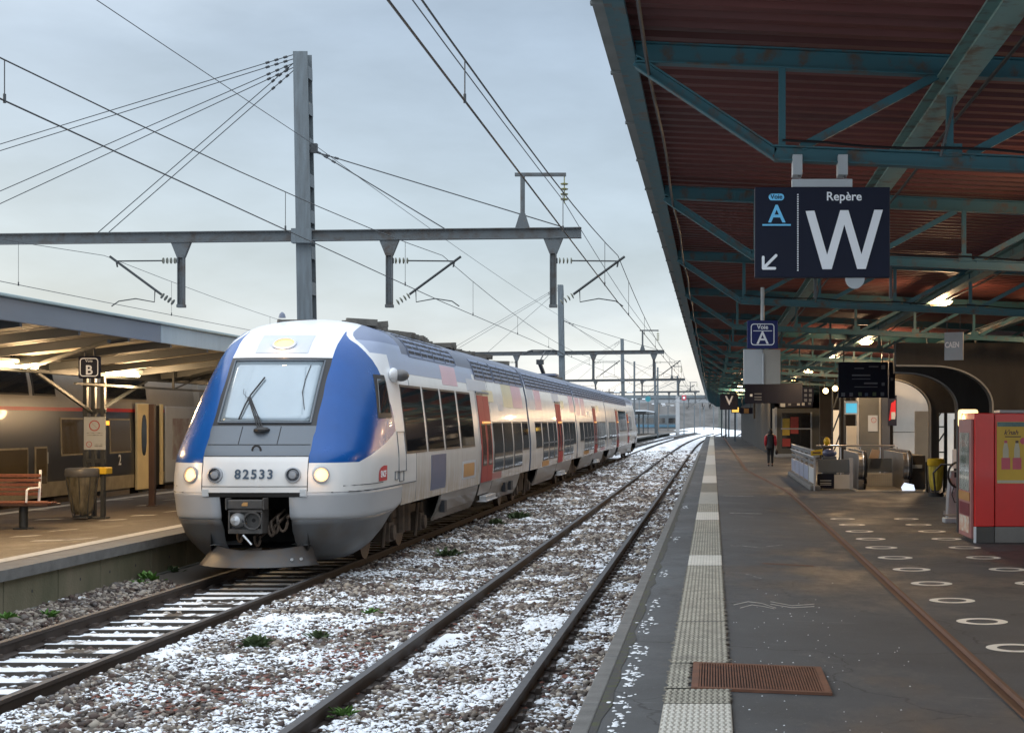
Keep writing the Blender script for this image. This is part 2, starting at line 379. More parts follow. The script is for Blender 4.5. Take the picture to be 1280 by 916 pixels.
# ballast bed with a gently uneven surface (own vertices, 0.5 m)
def ballast_z(x, y):
    z = -.165
    if x < -7.35: z = -.165 + .13*min(1, (-7.35-x)/.7)
    if -7.25 < x < -5.85: z = -.22
    if -5.7 < x < -3.3: z = -.12 - .02*math.cos((x+4.5)*2)
    if -3.0 < x < -1.7: z = -.135
    return z
xs = [-9.0, -8.35, -8.0, -7.7, -7.35, -7.28, -7.2, -6.55, -5.9, -5.82, -5.7, -5.2, -4.5, -3.8, -3.3, -3.1, -2.95, -2.37, -1.8, -1.65, -1.5, -1.1, -.5]
ys = list(np.arange(2, 60, .6)) + list(np.arange(60, 200, 5)) + list(np.arange(200, 340, 10))
b = MB(); b.grid([[(x+curve_x(y), y, ballast_z(x, y) + .012*math.sin(x*7.1+y*3.3)*math.cos(y*2.1-x*4)) for x in xs] for y in ys])
kind(b.build('ballast_bed', M['ballast'], smooth=True), 'structure')

# loose ballast stones: far too many to count
def stones(areas):
    phi = (1+5**.5)/2
    iv = np.array([(-1,phi,0),(1,phi,0),(-1,-phi,0),(1,-phi,0),(0,-1,phi),(0,1,phi),(0,-1,-phi),(0,1,-phi),(phi,0,-1),(phi,0,1),(-phi,0,-1),(-phi,0,1)], float)
    iv /= np.linalg.norm(iv[0])
    fc = np.array([(0,11,5),(0,5,1),(0,1,7),(0,7,10),(0,10,11),(1,5,9),(5,11,4),(11,10,2),(10,7,6),(7,1,8),(3,9,4),(3,4,2),(3,2,6),(3,6,8),(3,8,9),(4,9,5),(2,4,11),(6,2,10),(8,6,7),(9,8,1)])
    V = []; N = 0
    for x0, x1, y0, y1, dens, size in areas:
        n = int((x1-x0)*(y1-y0)*dens)
        x = rng.uniform(x0, x1, n); y = rng.uniform(y0, y1, n)
        zz = np.array([ballast_z(a, c) for a, c in zip(x, y)]) + rng.normal(0, .012, n)
        keep = np.ones(n, bool)
        for rx in (-7.3, -5.8, -3.13, -1.6): keep &= np.abs(x-rx) > .075+size*.5
        x, y, zz = x[keep], y[keep], zz[keep]; n = len(x)
        s = size*np.exp(rng.normal(0, .28, n))
        sc = np.stack([s*rng.uniform(.8, 1.35, n), s*rng.uniform(.7, 1.1, n), s*rng.uniform(.5, .85, n)], 1)
        jit = 1+rng.uniform(-.28, .28, (n, 12, 1))
        v = iv[None]*jit*sc[:, None, :]
        # random rotation: yaw + tilt
        a = rng.uniform(0, 2*np.pi, n); t = rng.normal(0, .45, n)
        ct, st = np.cos(t)[:, None], np.sin(t)[:, None]
        y2 = v[:, :, 1]*ct - v[:, :, 2]*st; z2 = v[:, :, 1]*st + v[:, :, 2]*ct
        ca, sa = np.cos(a)[:, None], np.sin(a)[:, None]
        X = v[:, :, 0]*ca - y2*sa + x[:, None]; Yv = v[:, :, 0]*sa + y2*ca + y[:, None]; Z = z2 + zz[:, None]
        V.append(np.stack([X, Yv, Z], 2).reshape(-1, 3)); N += n
    V = np.concatenate(V)
    Fi = (fc[None] + (np.arange(N)*12)[:, None, None]).reshape(-1)
    me = bpy.data.meshes.new('ballast_stones')
    me.vertices.add(len(V)); me.vertices.foreach_set('co', V.reshape(-1))
    nf = N*20
    me.loops.add(nf*3); me.loops.foreach_set('vertex_index', Fi.astype(np.int32))
    me.polygons.add(nf); me.polygons.foreach_set('loop_start', np.arange(0, nf*3, 3, dtype=np.int32))
    me.update(calc_edges=True); me.materials.append(M['stone'])
    o = bpy.data.objects.new('ballast_stones', me); C.objects.link(o)
    o['label'] = 'grey brown ballast stones with patchy snow between the rails'; o['category'] = 'gravel'
    return kind(o, 'stuff')
stones([(-8.4, -.86, 11, 17, 950, .027), (-8.4, -.86, 17, 22, 640, .031), (-5.75, -.86, 22, 30, 480, .035), (-5.6, -.86, 30, 45, 240, .046),
        (-5.6, -.86, 45, 75, 80, .075), (-5.6, -.86, 75, 120, 35, .10)])

# joined patches of snow lying over the stones, thinner along the rails and platform foot
from mathutils import noise as mnoise
def snow_cover(x0, x1, y0, y1, st, thr, seed):
    nx, ny = int((x1-x0)/st), int((y1-y0)/st); b = MB(); ids = {}
    def h(x, y):
        n = mnoise.fractal((x*1.1+seed, y*.8, .3), .9, 2.1, 5)*.5 + mnoise.noise((x*9, y*9, seed))*.16 + mnoise.noise((x*21, y*21, seed))*.10
        d = min(abs(x+7.3), abs(x+5.8), abs(x+3.13), abs(x+1.6)); n -= max(0, .16-d)*2.5
        return n-thr
    for i in range(nx+1):
        for j in range(ny+1):
            x, y = x0+i*st, y0+j*st; q = h(x, y)
            ids[i, j] = (len(b.v), q); b.v.append((x, y, ballast_z(x, y)+.012+min(.040, max(-.05, q*.22))+.010*mnoise.noise((x*14, y*14, 4.))))
    for i in range(nx):
        for j in range(ny):
            c = [ids[i, j], ids[i+1, j], ids[i+1, j+1], ids[i, j+1]]
            if max(k[1] for k in c) > -.03: b.face([k[0] for k in c])
    o = b.build('snow_patches', M['snow'], smooth=True, recalc=False); o['label'] = 'joined thin patches of snow lying over the ballast'; return kind(o, 'stuff')
snow_cover(-5.65, -.9, 11, 19, .05, .20, 3.7)
snow_cover(-5.3, -.9, 19.05, 30, .09, .31, 8.1)

# rails (flat-bottom profile), sleepers and clips; one track is one thing
RP = [(-.036,0),(.036,0),(.036,-.035),(.010,-.05),(.009,-.135),(.075,-.155),(.075,-.172),(-.075,-.172),(-.075,-.155),(-.009,-.135),(-.010,-.05),(-.036,-.035)]
def rail(x, y0, y1, parent, mat_=None):
    b = MB(); ysr = [y for y in [y0]+[q for q in range(120, 340, 10)] + [y1] if y0 <= y <= y1]
    ysr = sorted(set(ysr))
    rows = [[(x+px+curve_x(y), y, pz) for px, pz in RP] for y in ysr]
    b.grid(rows, True); return b.build('rail', mat_ or M['rail'], parent)
def track(xc, y0, y1, label, sleepers, group='railway tracks', buried=False):
    t = thing('railway_track', label, 'railway track', (xc, y0, -.2), group)
    rail(xc-.765, y0, y1, t); rail(xc+.735, y0, y1, t)
    for k, y in enumerate(sleepers):
        y += random.uniform(-.02, .02); zt = -.150 if not buried else -.155
        s = MB().box(xc-1.28+random.uniform(-.03,.03), xc+1.25+random.uniform(-.03,.03), y-.125, y+.125, -.34, zt)
        so = s.build('sleeper', M['sleeper'] if not buried else M['sleeperbare'], t, bevel=.012)
        if y < 45:
            for rx in (xc-.765, xc+.735):
                pr = [(-.17, 0), (.17, 0), (.17, .022), (.115, .022), (.105, .055), (.065, .055), (.06, .03), (-.06, .03), (-.065, .055), (-.105, .055), (-.115, .022), (-.17, .022)]
                MB().prism([(rx+a, zt+c_) for a, c_ in pr], y-.06, y+.06).build('tie_plate', M['rail'], so)
    return t
track(-6.55, 2, 330, 'railway track the white and blue train stands on, snowy sleepers', np.arange(11.2, 50, .6))
track(-2.37, 2, 330, 'empty railway track beside the covered platform, dark rails in gravel', np.arange(10.4, 70, .62), buried=True)
track(-16.3, 2, 330, 'railway track under the dark train behind the island platform', np.arange(24, 50, .62))
track(-20.6, 30, 330, 'farthest railway track on the left, behind the dark train', np.arange(30, 40, .62))

# ---------------- covered platform
XE = -.86
def zA(x): return .40 if x < -.2 else .40-.040*min(x+.2, 2.25)
PX = [XE+.11, -.6, -.2, .3, .8, 1.3, 1.8, 2.03]
PX2 = [2.17, 3, 4, 6, 9.6]
pb = MB(); pys = [-6, 5, 10, 15, 20, 30, 42, 60, 90, 130, 196]
# channel: straight at x 2.1 to y 42, then veers to the track side
def chan(y): return 2.1 if y < 42 else 2.1-.75*min(1, (y-42)/19)
b = MB(); b.grid([[(x if x < 1.2 else 1.2+(x-1.2)*(chan(y)-.06-1.2)/(2.04-1.2), y, zA(x)) for x in (XE+.11, -.6, -.2, .3, .8, 1.2, 1.6, 2.04)] for y in (-6, 5, 20, 42, 46, 50, 56, 61, 90, 130, 196)])
b.grid([[(chan(y)+.06+(x-2.16)*(9.6-chan(y)-.06)/(9.6-2.16), y, zA(2.1)) for x in (2.16, 3, 5, 9.6)] for y in (-6, 5, 20, 42, 46, 50, 56, 61, 90, 130, 196)])
b.grid([[(XE+.02, y, .28) , (XE+.02, y, -.4)] for y in (-6, 196)])
b.grid([[(XE, 196, .39), (9.6, 196, .3)], [(XE, 196, -.4), (9.6, 196, -.4)]])
kind(b.build('platform_right', M['asphalt']), 'structure')
ch = MB()
cy = [-6, 5, 20, 42, 46, 50, 56, 61, 90, 130, 190]
ch.grid([[(chan(y)-.06, y, zA(2.05)), (chan(y)-.045, y, zA(2.1)-.028), (chan(y)+.045, y, zA(2.1)-.028), (chan(y)+.06, y, zA(2.1))] for y in cy])
for s in (-1, 1): ch.grid([[(chan(y)+s*.06-.012, y, zA(2.1)+.012), (chan(y)+s*.06+.012, y, zA(2.1)+.012)] for y in cy])
tag(ch.build('drain_channel', M['rustchan']), 'long rusty drainage channel let into the covered platform asphalt', 'drain')
# kerb stones of the edge: each 2 m stone is a part of the kerb
kb = MB()
for k in range(100):
    y0 = -6+2.0*k
    kb.box(XE, XE+.115, y0+.008, y0+1.992, .25, .408)
tag(kb.build('platform_kerb', M['kerb'], bevel=.012), 'grey concrete kerb along the edge of the covered platform', 'kerb')
ms = MB(); rows = []
for i in range(160):
    y = 6+i*.5; w = .05+.05*abs(math.sin(i*1.7)+.5*math.sin(i*.31))
    rows.append([(XE+.116, y, .404), (XE+.116+w*.8, y, .404)])
ms.grid(rows); kind(ms.build('moss_strip', M['moss']), 'stuff')

# tactile strip: one thing, panels are parts
ts = thing('tactile_strip', 'pale studded warning strip along the edge of the covered platform', 'tactile paving', (-.1, 8, .4))
def studs(b, y0, y1, x0, x1, nx, pitch):
    y = y0+pitch*.5; r = 0
    while y < y1-pitch*.3:
        for i in range(nx):
            x = x0+(i+.5+(.25 if r % 2 else -.0))*(x1-x0)/(nx+.3)
            w, l, h = .020, .013, .007
            o = len(b.v)
            b.m = 1
            b.v += [(x-l,y-w,.41),(x+l,y-w,.41),(x+l,y+w,.41),(x-l,y+w,.41),(x-l*.6,y-w*.4,.41+h),(x+l*.6,y-w*.4,.41+h),(x+l*.6,y+w*.4,.41+h),(x-l*.6,y+w*.4,.41+h)]
            for q in ((4,5,6,7),(0,1,5,4),(1,2,6,5),(2,3,7,6),(3,0,4,7)): b.face([o+j for j in q])
        y += pitch; r += 1
def panel(name, y0, y1, m, ragged=True, nx=11, pitch=.07, x0=-.325, x1=.122):
    b = MB(); n = max(2, int((y1-y0)/.05)); rows = []
    for i in range(n+1):
        y = y0+(y1-y0)*i/n
        e = (lambda q: .016*math.sin(q*23)*math.sin(q*3.1)+.013*math.sin(q*57+1)+random.uniform(-.007,.007)) if ragged else (lambda q: 0)
        rows.append([(x0+e(y), y, .404), (x0+e(y)+.004, y, .410), (x1+e(y+9)-.004, y, .410), (x1+e(y+9), y, .404)])
    b.grid(rows)
    if y0 < 34: studs(b, y0, y1, x0, x1, nx, pitch)
    return b.build(name, [m, M['studB'] if ragged else M['studA']], ts)
segs = [(7.6, 9.98, 'A', 0), (10.0, 10.53, 'B', 1), (10.575, 11.66, 'N', 1), (11.69, 14.1, 'B', 1), (14.12, 15.9, 'B', 1), (15.92, 19.6, 'B', 1), (19.62, 21.1, 'C', 0), (21.12, 25.5, 'B', 1), (25.52, 28.7, 'B', 1),
        (28.72, 31.2, 'C', 0), (31.22, 34.3, 'B', 1), (34.32, 40, 'A', 0), (40.02, 46, 'B', 0), (46.02, 52, 'C', 0), (52.02, 66, 'A', 0), (66.02, 84, 'C', 0), (84.02, 120, 'A', 0), (120.02, 160, 'C', 0), (160.02, 195, 'A', 0)]
for y0, y1, k, rg in segs:
    panel('tactile_panel', y0, y1, M['tile'+k.replace('N', 'B')], rg, pitch=.066 if y0 < 20 else .10, x1=-.165 if k == 'N' else .122, nx=11 if k != 'N' else 4)
# rusty floor grate (tilted with the platform fall)
gr = thing('floor_grate', 'rusty ribbed iron grate set into the covered platform asphalt', 'grate', (.34, 11.1, .39))
b = MB(); gx0, gx1, gy0, gy1 = -.15, .83, 10.55, 11.68
for xa, xb, ya, yb in ((gx0, gx1, gy0, gy0+.05), (gx0, gx1, gy1-.05, gy1), (gx0, gx0+.05, gy0+.05, gy1-.05), (gx1-.05, gx1, gy0+.05, gy1-.05)):
    b.bar(((xa+xb)/2 if yb-ya > xb-xa else xa, ya if yb-ya > xb-xa else (ya+yb)/2, zA((xa+xb)/2 if yb-ya > xb-xa else xa)+.012), ((xa+xb)/2 if yb-ya > xb-xa else xb, yb if yb-ya > xb-xa else (ya+yb)/2, zA((xa+xb)/2 if yb-ya > xb-xa else xb)+.012), .05, .02)
b.build('frame', M['rust'], gr)
b = MB(); n = 44
for i in range(n):
    x = gx0+.06+(gx1-gx0-.12)*i/(n-1)
    b.bar((x, gy0+.05, zA(x)+.014), (x, gy1-.05, zA(x)+.014), .011, .016)
b.build('bars', M['rust'], gr)
b = MB(); b.grid([[(gx0+.01, y, zA(gx0)+.003), (-.2+.01, y, .403), (gx1-.01, y, zA(gx1)+.003)][::1] for y in (gy0+.01, gy1-.01)])
b.build('pit', M['slot'], gr)
# painted circles on the covered platform
def ring(x, y, ro=.25, ri=.155, z=None, sy=1.):
    b = MB(); n = 28; z = zA(x)+.004 if z is None else z
    b.grid([[(x+r*math.cos(2*math.pi*k/n), y+r*sy*math.sin(2*math.pi*k/n), z) for k in range(n)] for r in (ro, ri)], True); return b
n_near = {0: 'nearest the photographer', 10: 'farthest of its row'}
for row, (rx, k0, k1) in enumerate(((2.62, 0, 11), (3.89, 3, 11))):
    for k in range(k0, k1):
        y = 13.1+1.74*k
        o = ring(rx+random.uniform(-.02,.02), y, ).build('painted_circle', M['ringpaint'])
        order = ('first', 'second', 'third', 'fourth', 'fifth', 'sixth', 'seventh', 'eighth', 'ninth', 'tenth', 'eleventh')[k-k0]
        where = 'row beside the drainage channel' if row == 0 else 'row nearer the red vending machine'
        tag(o, f'white painted ring, {order} from the front in the {where}', 'floor marking', 'white rings painted on the covered platform')
# worn dash and chevron marks
def dashes(pts, label, w=.035, m='paintfaint'):
    b = MB()
    for line in pts:
        rows = []
        for x, y in line: rows.append([(x, y-w/2, zA(x)+.004), (x, y+w/2, zA(x)+.004)])
        # keep to the platform's slope by cutting lines at its folds
        b.grid(rows)
    tag(b.build('floor_marking', M[m]), label, 'floor marking', 'worn white lines on the covered platform')
def fm(px, py): Y = 0; 
def onA(px, py):
    z = .36
    for _ in range(4):
        Y = (CZ-z)*F/(py-CY); X = (px-CX)*Y/F; z = zA(X)
    return (X, Y)
dashes([[onA(917,756), onA(935,752), onA(952,754), onA(970,760)], [onA(925,760), onA(940,756), onA(955,758), onA(968,761)], [onA(963,752), onA(990,757), onA(1018,755)], [onA(963,755), onA(990,759.5), onA(1018,758)]], 'worn white double chevron lines on the asphalt behind the grate', .05, 'paint')
dashes([[onA(904,619.5), onA(925,620), onA(942,620)]], 'thin pale dash painted on the asphalt, farther of the pair beside the warning strip', .22)
dashes([[onA(912,641), onA(930,641.5), onA(953,642)]], 'thin pale dash painted across the asphalt, nearer of the pair beside the warning strip', .2)
dashes([[onA(913,682), onA(930,682.5), onA(947,684)], [onA(958,683), onA(978,681)]], 'broken faded line pair on the asphalt before the dark scratch', .09)
dashes([[onA(932,717.5), onA(940,719)], [onA(941,720), onA(952,723)]], 'two short faded strokes on the asphalt beyond the chevron lines', .08)
b = MB(); p0, p1 = onA(953,704), onA(1017,707.5)
b.grid([[(p0[0], p0[1]-.08, zA(p0[0])+.004), (p0[0], p0[1]+.08, zA(p0[0])+.004)], [(p1[0], p1[1]-.08, zA(p1[0])+.004), (p1[0], p1[1]+.08, zA(p1[0])+.004)]])
tag(b.build('iron_cover', M['rustchan']), 'narrow dark rusty cover strip across the asphalt', 'drain cover')
# snow lying on the covered platform's edge and flecks of snow on the asphalt
def blob(b, x, y, r, z, el=1.):
    n = 9; o = len(b.v); b.v.append((x, y, z+.006))
    for k in range(n):
        a = 2*math.pi*k/n; rr = r*random.uniform(.5, 1.25)
        b.v.append((x+rr*math.cos(a), y+rr*el*math.sin(a), z+.0005))
    for k in range(n): b.face((o, o+1+k, o+1+(k+1) % n))
b = MB()
for c, (y, n) in enumerate(((9.3, 26), (10.2, 20), (11.1, 42), (12.3, 22), (13.9, 24), (15.6, 16), (18.5, 12), (24, 12), (33, 15))):
    for k in range(n):
        blob(b, XE+.21+random.gauss(.05, .035), y+random.gauss(0, .3), random.uniform(.006, .026), .402, 1.8)
for k in range(90):
    x, y = random.choice((.5, .9, 1.2, .35))+random.gauss(0, .22), random.uniform(8.8, 12.5)+random.random()**2*6
    blob(b, x, y, random.uniform(.003, .009), zA(x)+.001)
o = b.build('snow_flecks', M['snow'], recalc=False); o['label'] = 'thin flecks of snow on the covered platform edge'; kind(o, 'stuff')

# ---------------- island platform
XB, ZB = -8.3, .52
bys = [2, 30, 60, 120, 150, 180, 210, 240, 270, 300]
b = MB()
b.grid([[(XB-.45+curve_x(y), y, ZB), (-11+curve_x(y), y, ZB), (-14.1+curve_x(y), y, ZB)] for y in bys])
b.grid([[(-14.1+curve_x(y), y, ZB), (-14.1+curve_x(y), y, -.4)] for y in bys])
kind(b.build('platform_left', M['asphaltb']), 'structure')
b = MB()
for y in bys[:-1]:
    pass
b.grid([[(XB+curve_x(y), y, ZB-.13), (XB+curve_x(y), y, ZB+.003), (XB-.455+curve_x(y), y, ZB+.003)] for y in bys])
b.grid([[(XB+curve_x(y), y, ZB-.13), (XB-.07+curve_x(y), y, ZB-.13)] for y in bys])
tag(b.build('platform_coping', M['kerb']), 'weathered coping slabs along the edge of the island platform', 'kerb')
w = thing('retaining_wall', 'mossy concrete panel wall below the island platform edge', 'wall', (XB-.1, 10, -.4))
y = 10.0; k = 0
while y < 60:
    L_ = (1.35, .62, 1.25, 1.5)[k % 4]
    pb_ = MB().box(XB-.20, XB-.07, y+.012, y+L_-.012, -.2, ZB-.14)
    po = pb_.build('wall_panel', M['wallconc'], w, bevel=.01)
    h = MB().lathe([(.022, XB-.069), (0.0001, XB-.069)], 8, (0, y+L_*.5, .18), 'x')
    h.build('anchor_hole', M['slot'], po)
    y += L_; k += 1
MB().box(XB-.25, XB-.19, 2, 300, -.4, ZB-.14).build('backing', M['dirtconc'], w)
MB().box(XB-.19, XB-.01, 2, 200, -.4, -.02).build('plinth', M['dirtconc'], w)
def stripB(x0, x1, label, y0=2, y1=200):
    b = MB(); ysx = [y0]+[q for q in bys if y0 < q < y1]+[y1]
    b.grid([[(x0+curve_x(q), q, ZB+.006), (x1+curve_x(q), q, ZB+.006)] for q in ysx])
    tag(b.build('safety_line', M['paint']), label, 'floor marking', 'white safety lines on the island platform')
stripB(-9.02, -8.78, 'white safety line along the near edge of the island platform')
stripB(-13.55, -13.3, 'white safety line along the far edge of the island platform')
def onB(px, py): Y = (CZ-ZB)*F/(py-CY); return ((px-CX)*Y/F, Y)
marks = [((40,676),(80,675)), ((84,675),(120,672)), ((15,671),(50,669)), ((62,664),(98,661)), ((28,638),(60,637)), ((125,650.5),(157,649)), ((165,644.5),(195,643.5)), ((45,649.5),(78,648.5)), ((205,640),(228,638)), ((140,625),(165,624)), ((172,632),(196,631)), ((205,625),(222,624))]
names = ['short white stroke near the front edge', 'white stroke touching the safety line', 'white stroke under the bench front', 'long white stroke right of the bench', 'white stroke behind the bench leg', 'white stroke at the foot of the canopy column', 'white stroke left of the brown post', 'white stroke in front of the litter bin', 'white stroke beside the blue train nose', 'white stroke near the open coach door', 'white stroke at the brown post foot', 'white stroke under the grey coach panel']
for (a, c), nm in zip(marks, names):
    a, c = onB(*a), onB(*c); w_ = .0045*a[1]
    b = MB(); b.grid([[(a[0], a[1]-w_, ZB+.004), (a[0], a[1]+w_, ZB+.004)], [(c[0], c[1]-w_, ZB+.004), (c[0], c[1]+w_, ZB+.004)]])
    tag(b.build('floor_marking', M['paint']), nm + ' on the island platform', 'floor marking', 'white strokes on the island platform')
# weeds
M['leaf'] = mat('weed_leaf', (.095, .21, .035), .6, var=.35, vscale=20)
M['leafdull'] = mat('dull_grass', (.07, .105, .04), .7, var=.35, vscale=20)
def weed(x, y, z, r, n, m, label):
    b = MB()
    for k in range(n):
        a = random.uniform(0, 2*math.pi); l = 1.3*r*random.uniform(.6, 1.3); el = random.uniform(.25, 1.25)
        d = Vector((math.cos(a)*math.cos(el), math.sin(a)*math.cos(el), math.sin(el))); s = Vector((-math.sin(a), math.cos(a), 0))
        base = Vector((x, y, z))+Vector((random.gauss(0, r*.35), random.gauss(0, r*.35), 0)); wd = l*random.uniform(.10, .24)
        mid = base+d*l*.55; tip = base+d*l-Vector((0,0,l*.2))
        o = len(b.v); b.v += [tuple(base), tuple(mid+s*wd), tuple(tip), tuple(mid-s*wd)]; b.face((o, o+1, o+2, o+3))
    tag(b.build('weed', m, recalc=False), label, 'plant', 'weeds growing in the ballast')
def onZ(px, py, z): Y = (CZ-z)*F/(py-CY); return (px-CX)*Y/F, Y
for px, py, r, n, m, lab in ((188,727,.15,60,'leaf','bright green weed in the stones below the island platform wall, nearest the train'), (172,731,.11,45,'leaf','small bright green weed just left of the biggest weed by the wall'), (62,770,.10,45,'leaf','green weed between wall and left rail, second from the photo edge'), (8,777,.13,50,'leaf','green weed at the left photo edge below the platform wall'), (216,715,.12,45,'leafdull','low dark weed in the shade beside the train apron'),
        (320,800,.13,60,'leafdull','grass tuft among snowy stones left of the near track'), (397,790,.10,50,'leafdull','thin grass tuft between the two tracks, right of the larger tuft'), (464,760,.09,40,'leaf','small green sprig between the tracks'), (430,884,.09,36,'leaf','tiny sprig beside the left rail of the empty track'), (560,690,.16,60,'leafdull','grass patch between the train and the empty track'), (648,645,.20,80,'leafdull','dark green weed patch beside the carriage side'), (620,652,.16,60,'leafdull','sparse weeds close to the train doors')):
    x, y = onZ(px, py, -.05); weed(x, y, -.12 if px > 260 else -.06, r, n, M[m], lab)
# fallen leaves
M['deadleaf'] = mat('dead_leaf', (.16, .045, .025), .7, var=.5, vscale=6)
b = MB()
for cx_, cy_, n, sp in ((-3.65, 15.2, 60, .35), (-3.9, 13.6, 80, .5), (-4.4, 12.9, 60, .5), (-3.3, 17.5, 60, .6), (-4.2, 17, 40, .8), (-3.6, 22, 60, 1.2), (-3.4, 14.8, 50, .3), (-1.25, 14, 20, .6), (-2.3, 13, 25, .7), (-5.1, 13.2, 25, .4)):
    for k in range(int(n*1.2)):
        x, y = cx_+random.gauss(0, sp*.5), cy_+random.gauss(0, sp); z = ballast_z(x, y)+.034+random.uniform(0, .014); r = random.uniform(.014, .036)
        a = random.uniform(0, 6.28); o = len(b.v)
        for k2 in range(5):
            t = a+k2*2*math.pi/5; b.v.append((x+r*math.cos(t), y+r*1.2*math.sin(t), z+random.uniform(-.008, .010)))
        b.face([o+i for i in range(5)])
o = b.build('fallen_leaves', M['deadleaf'], recalc=False); o['label'] = 'red brown fallen leaves lying on the ballast'; kind(o, 'stuff')
# ================================================================== the white and blue regional train
XT = -6.55
train = thing('regional_train', 'white and blue regional train with lit headlights standing beside the island platform', 'train', (XT, 21.6, 0))
WZ = [(.2,1.12),(.35,1.24),(.6,1.38),(.9,1.45),(1.25,1.475),(1.7,1.478),(2.26,1.425),(2.9,1.345),(3.3,1.26),(3.55,1.18),(3.7,1.06),(3.82,.86),(3.90,.60),(3.95,.28),(3.965,.0)]
Y0 = [(.2,22.35),(.5,22.0),(.9,21.76),(1.25,21.68),(1.5,21.69),(1.76,21.75),(2.2,22.13),(2.7,22.53),(3.23,22.98),(3.46,23.27),(3.6,23.52),(3.7,23.78),(3.82,24.2),(3.90,24.7),(3.95,25.2),(3.965,25.6)]
DD = [(.2,1.6),(1.25,2.2),(2.2,2.2),(3.2,2.2),(3.6,1.7),(3.8,1.1),(3.95,.5)]
NN = [(.2,3.2),(1.25,3.9),(2.2,3.5),(3.2,3.0),(3.95,2.2)]
YEND = 26.0
def Wf(z): return interp(z, WZ)
def nose_y(z, w):
    W = max(Wf(z), .02); q = min(1, abs(w)/W); n = interp(z, NN)
    return interp(z, Y0)+interp(z, DD)*(1-(1-q**n)**(1/n))
def side_w(z, Y):
    y0, d = interp(z, Y0), interp(z, DD); W = max(Wf(z), .02); n = interp(z, NN)
    if Y >= y0+d: return W
    q = max(0, 1-(Y-y0)/d); return W*max(0, 1-q**n)**(1/n)
def plan(z):
    """half plan curve from the nose tip back to YEND: list of (w, Y)"""
    W = max(Wf(z), .02); pts = []
    for i in range(121):
        t = i/120*math.pi/2; w = W*math.sin(t)**.8
        pts.append((w, nose_y(z, w)))
    ye = pts[-1][1]
    for i in range(1, 41): pts.append((W, ye+(YEND-ye)*i/40))
    return pts
def cumlen(p):
    s = [0]
    for a, b in zip(p, p[1:]): s.append(s[-1]+math.hypot(a[0]-b[0], a[1]-b[1]))
    return s
def at_len(p, s, q):
    for i in range(len(s)-1):
        if q <= s[i+1]:
            t = (q-s[i])/max(1e-9, s[i+1]-s[i]); return (p[i][0]+t*(p[i+1][0]-p[i][0]), p[i][1]+t*(p[i+1][1]-p[i][1]))
    return p[-1]
def len_where(p, s, cond):
    for i in range(len(p)):
        if cond(p[i]): return s[i]
    return s[-1]
BZ = [(1.2,22.30),(1.66,22.30),(1.76,22.75),(2.1,24.5),(2.3,24.42),(3.12,23.98),(3.4,23.8),(3.55,23.78),(3.72,23.85),(3.97,26)]
ZR = [1.25,1.32,1.40,1.50,1.60,1.67,1.76,1.85,1.95,2.05,2.12,2.2,2.35,2.5,2.65,2.8,2.95,3.1,3.23,3.35,3.46,3.55,3.62,3.68,3.74,3.80,3.85,3.89,3.92,3.945,3.96]
def half_row(z):
    p = plan(z); s = cumlen(p); W = Wf(z); tot = s[-1]
    sa = len_where(p, s, lambda q: q[0] >= min(.75, W*.93)); yb = interp(z, BZ)
    sb = max(sa+.02, len_where(p, s, lambda q: q[0] > .7*W and q[1] >= yb)); sb = min(sb, tot-.3) if z > 3.7 else sb
    sc = min(tot-.1, sb+.13)
    q = [sa*i/10 for i in range(11)]+[sa+(sb-sa)*i/12 for i in range(1, 13)]+[sb+(sc-sb)*i/2 for i in (1, 2)]+[sc+(tot-sc)*i/10 for i in range(1, 11)]
    return [at_len(p, s, x) for x in q]
NH = 10+12+2+10
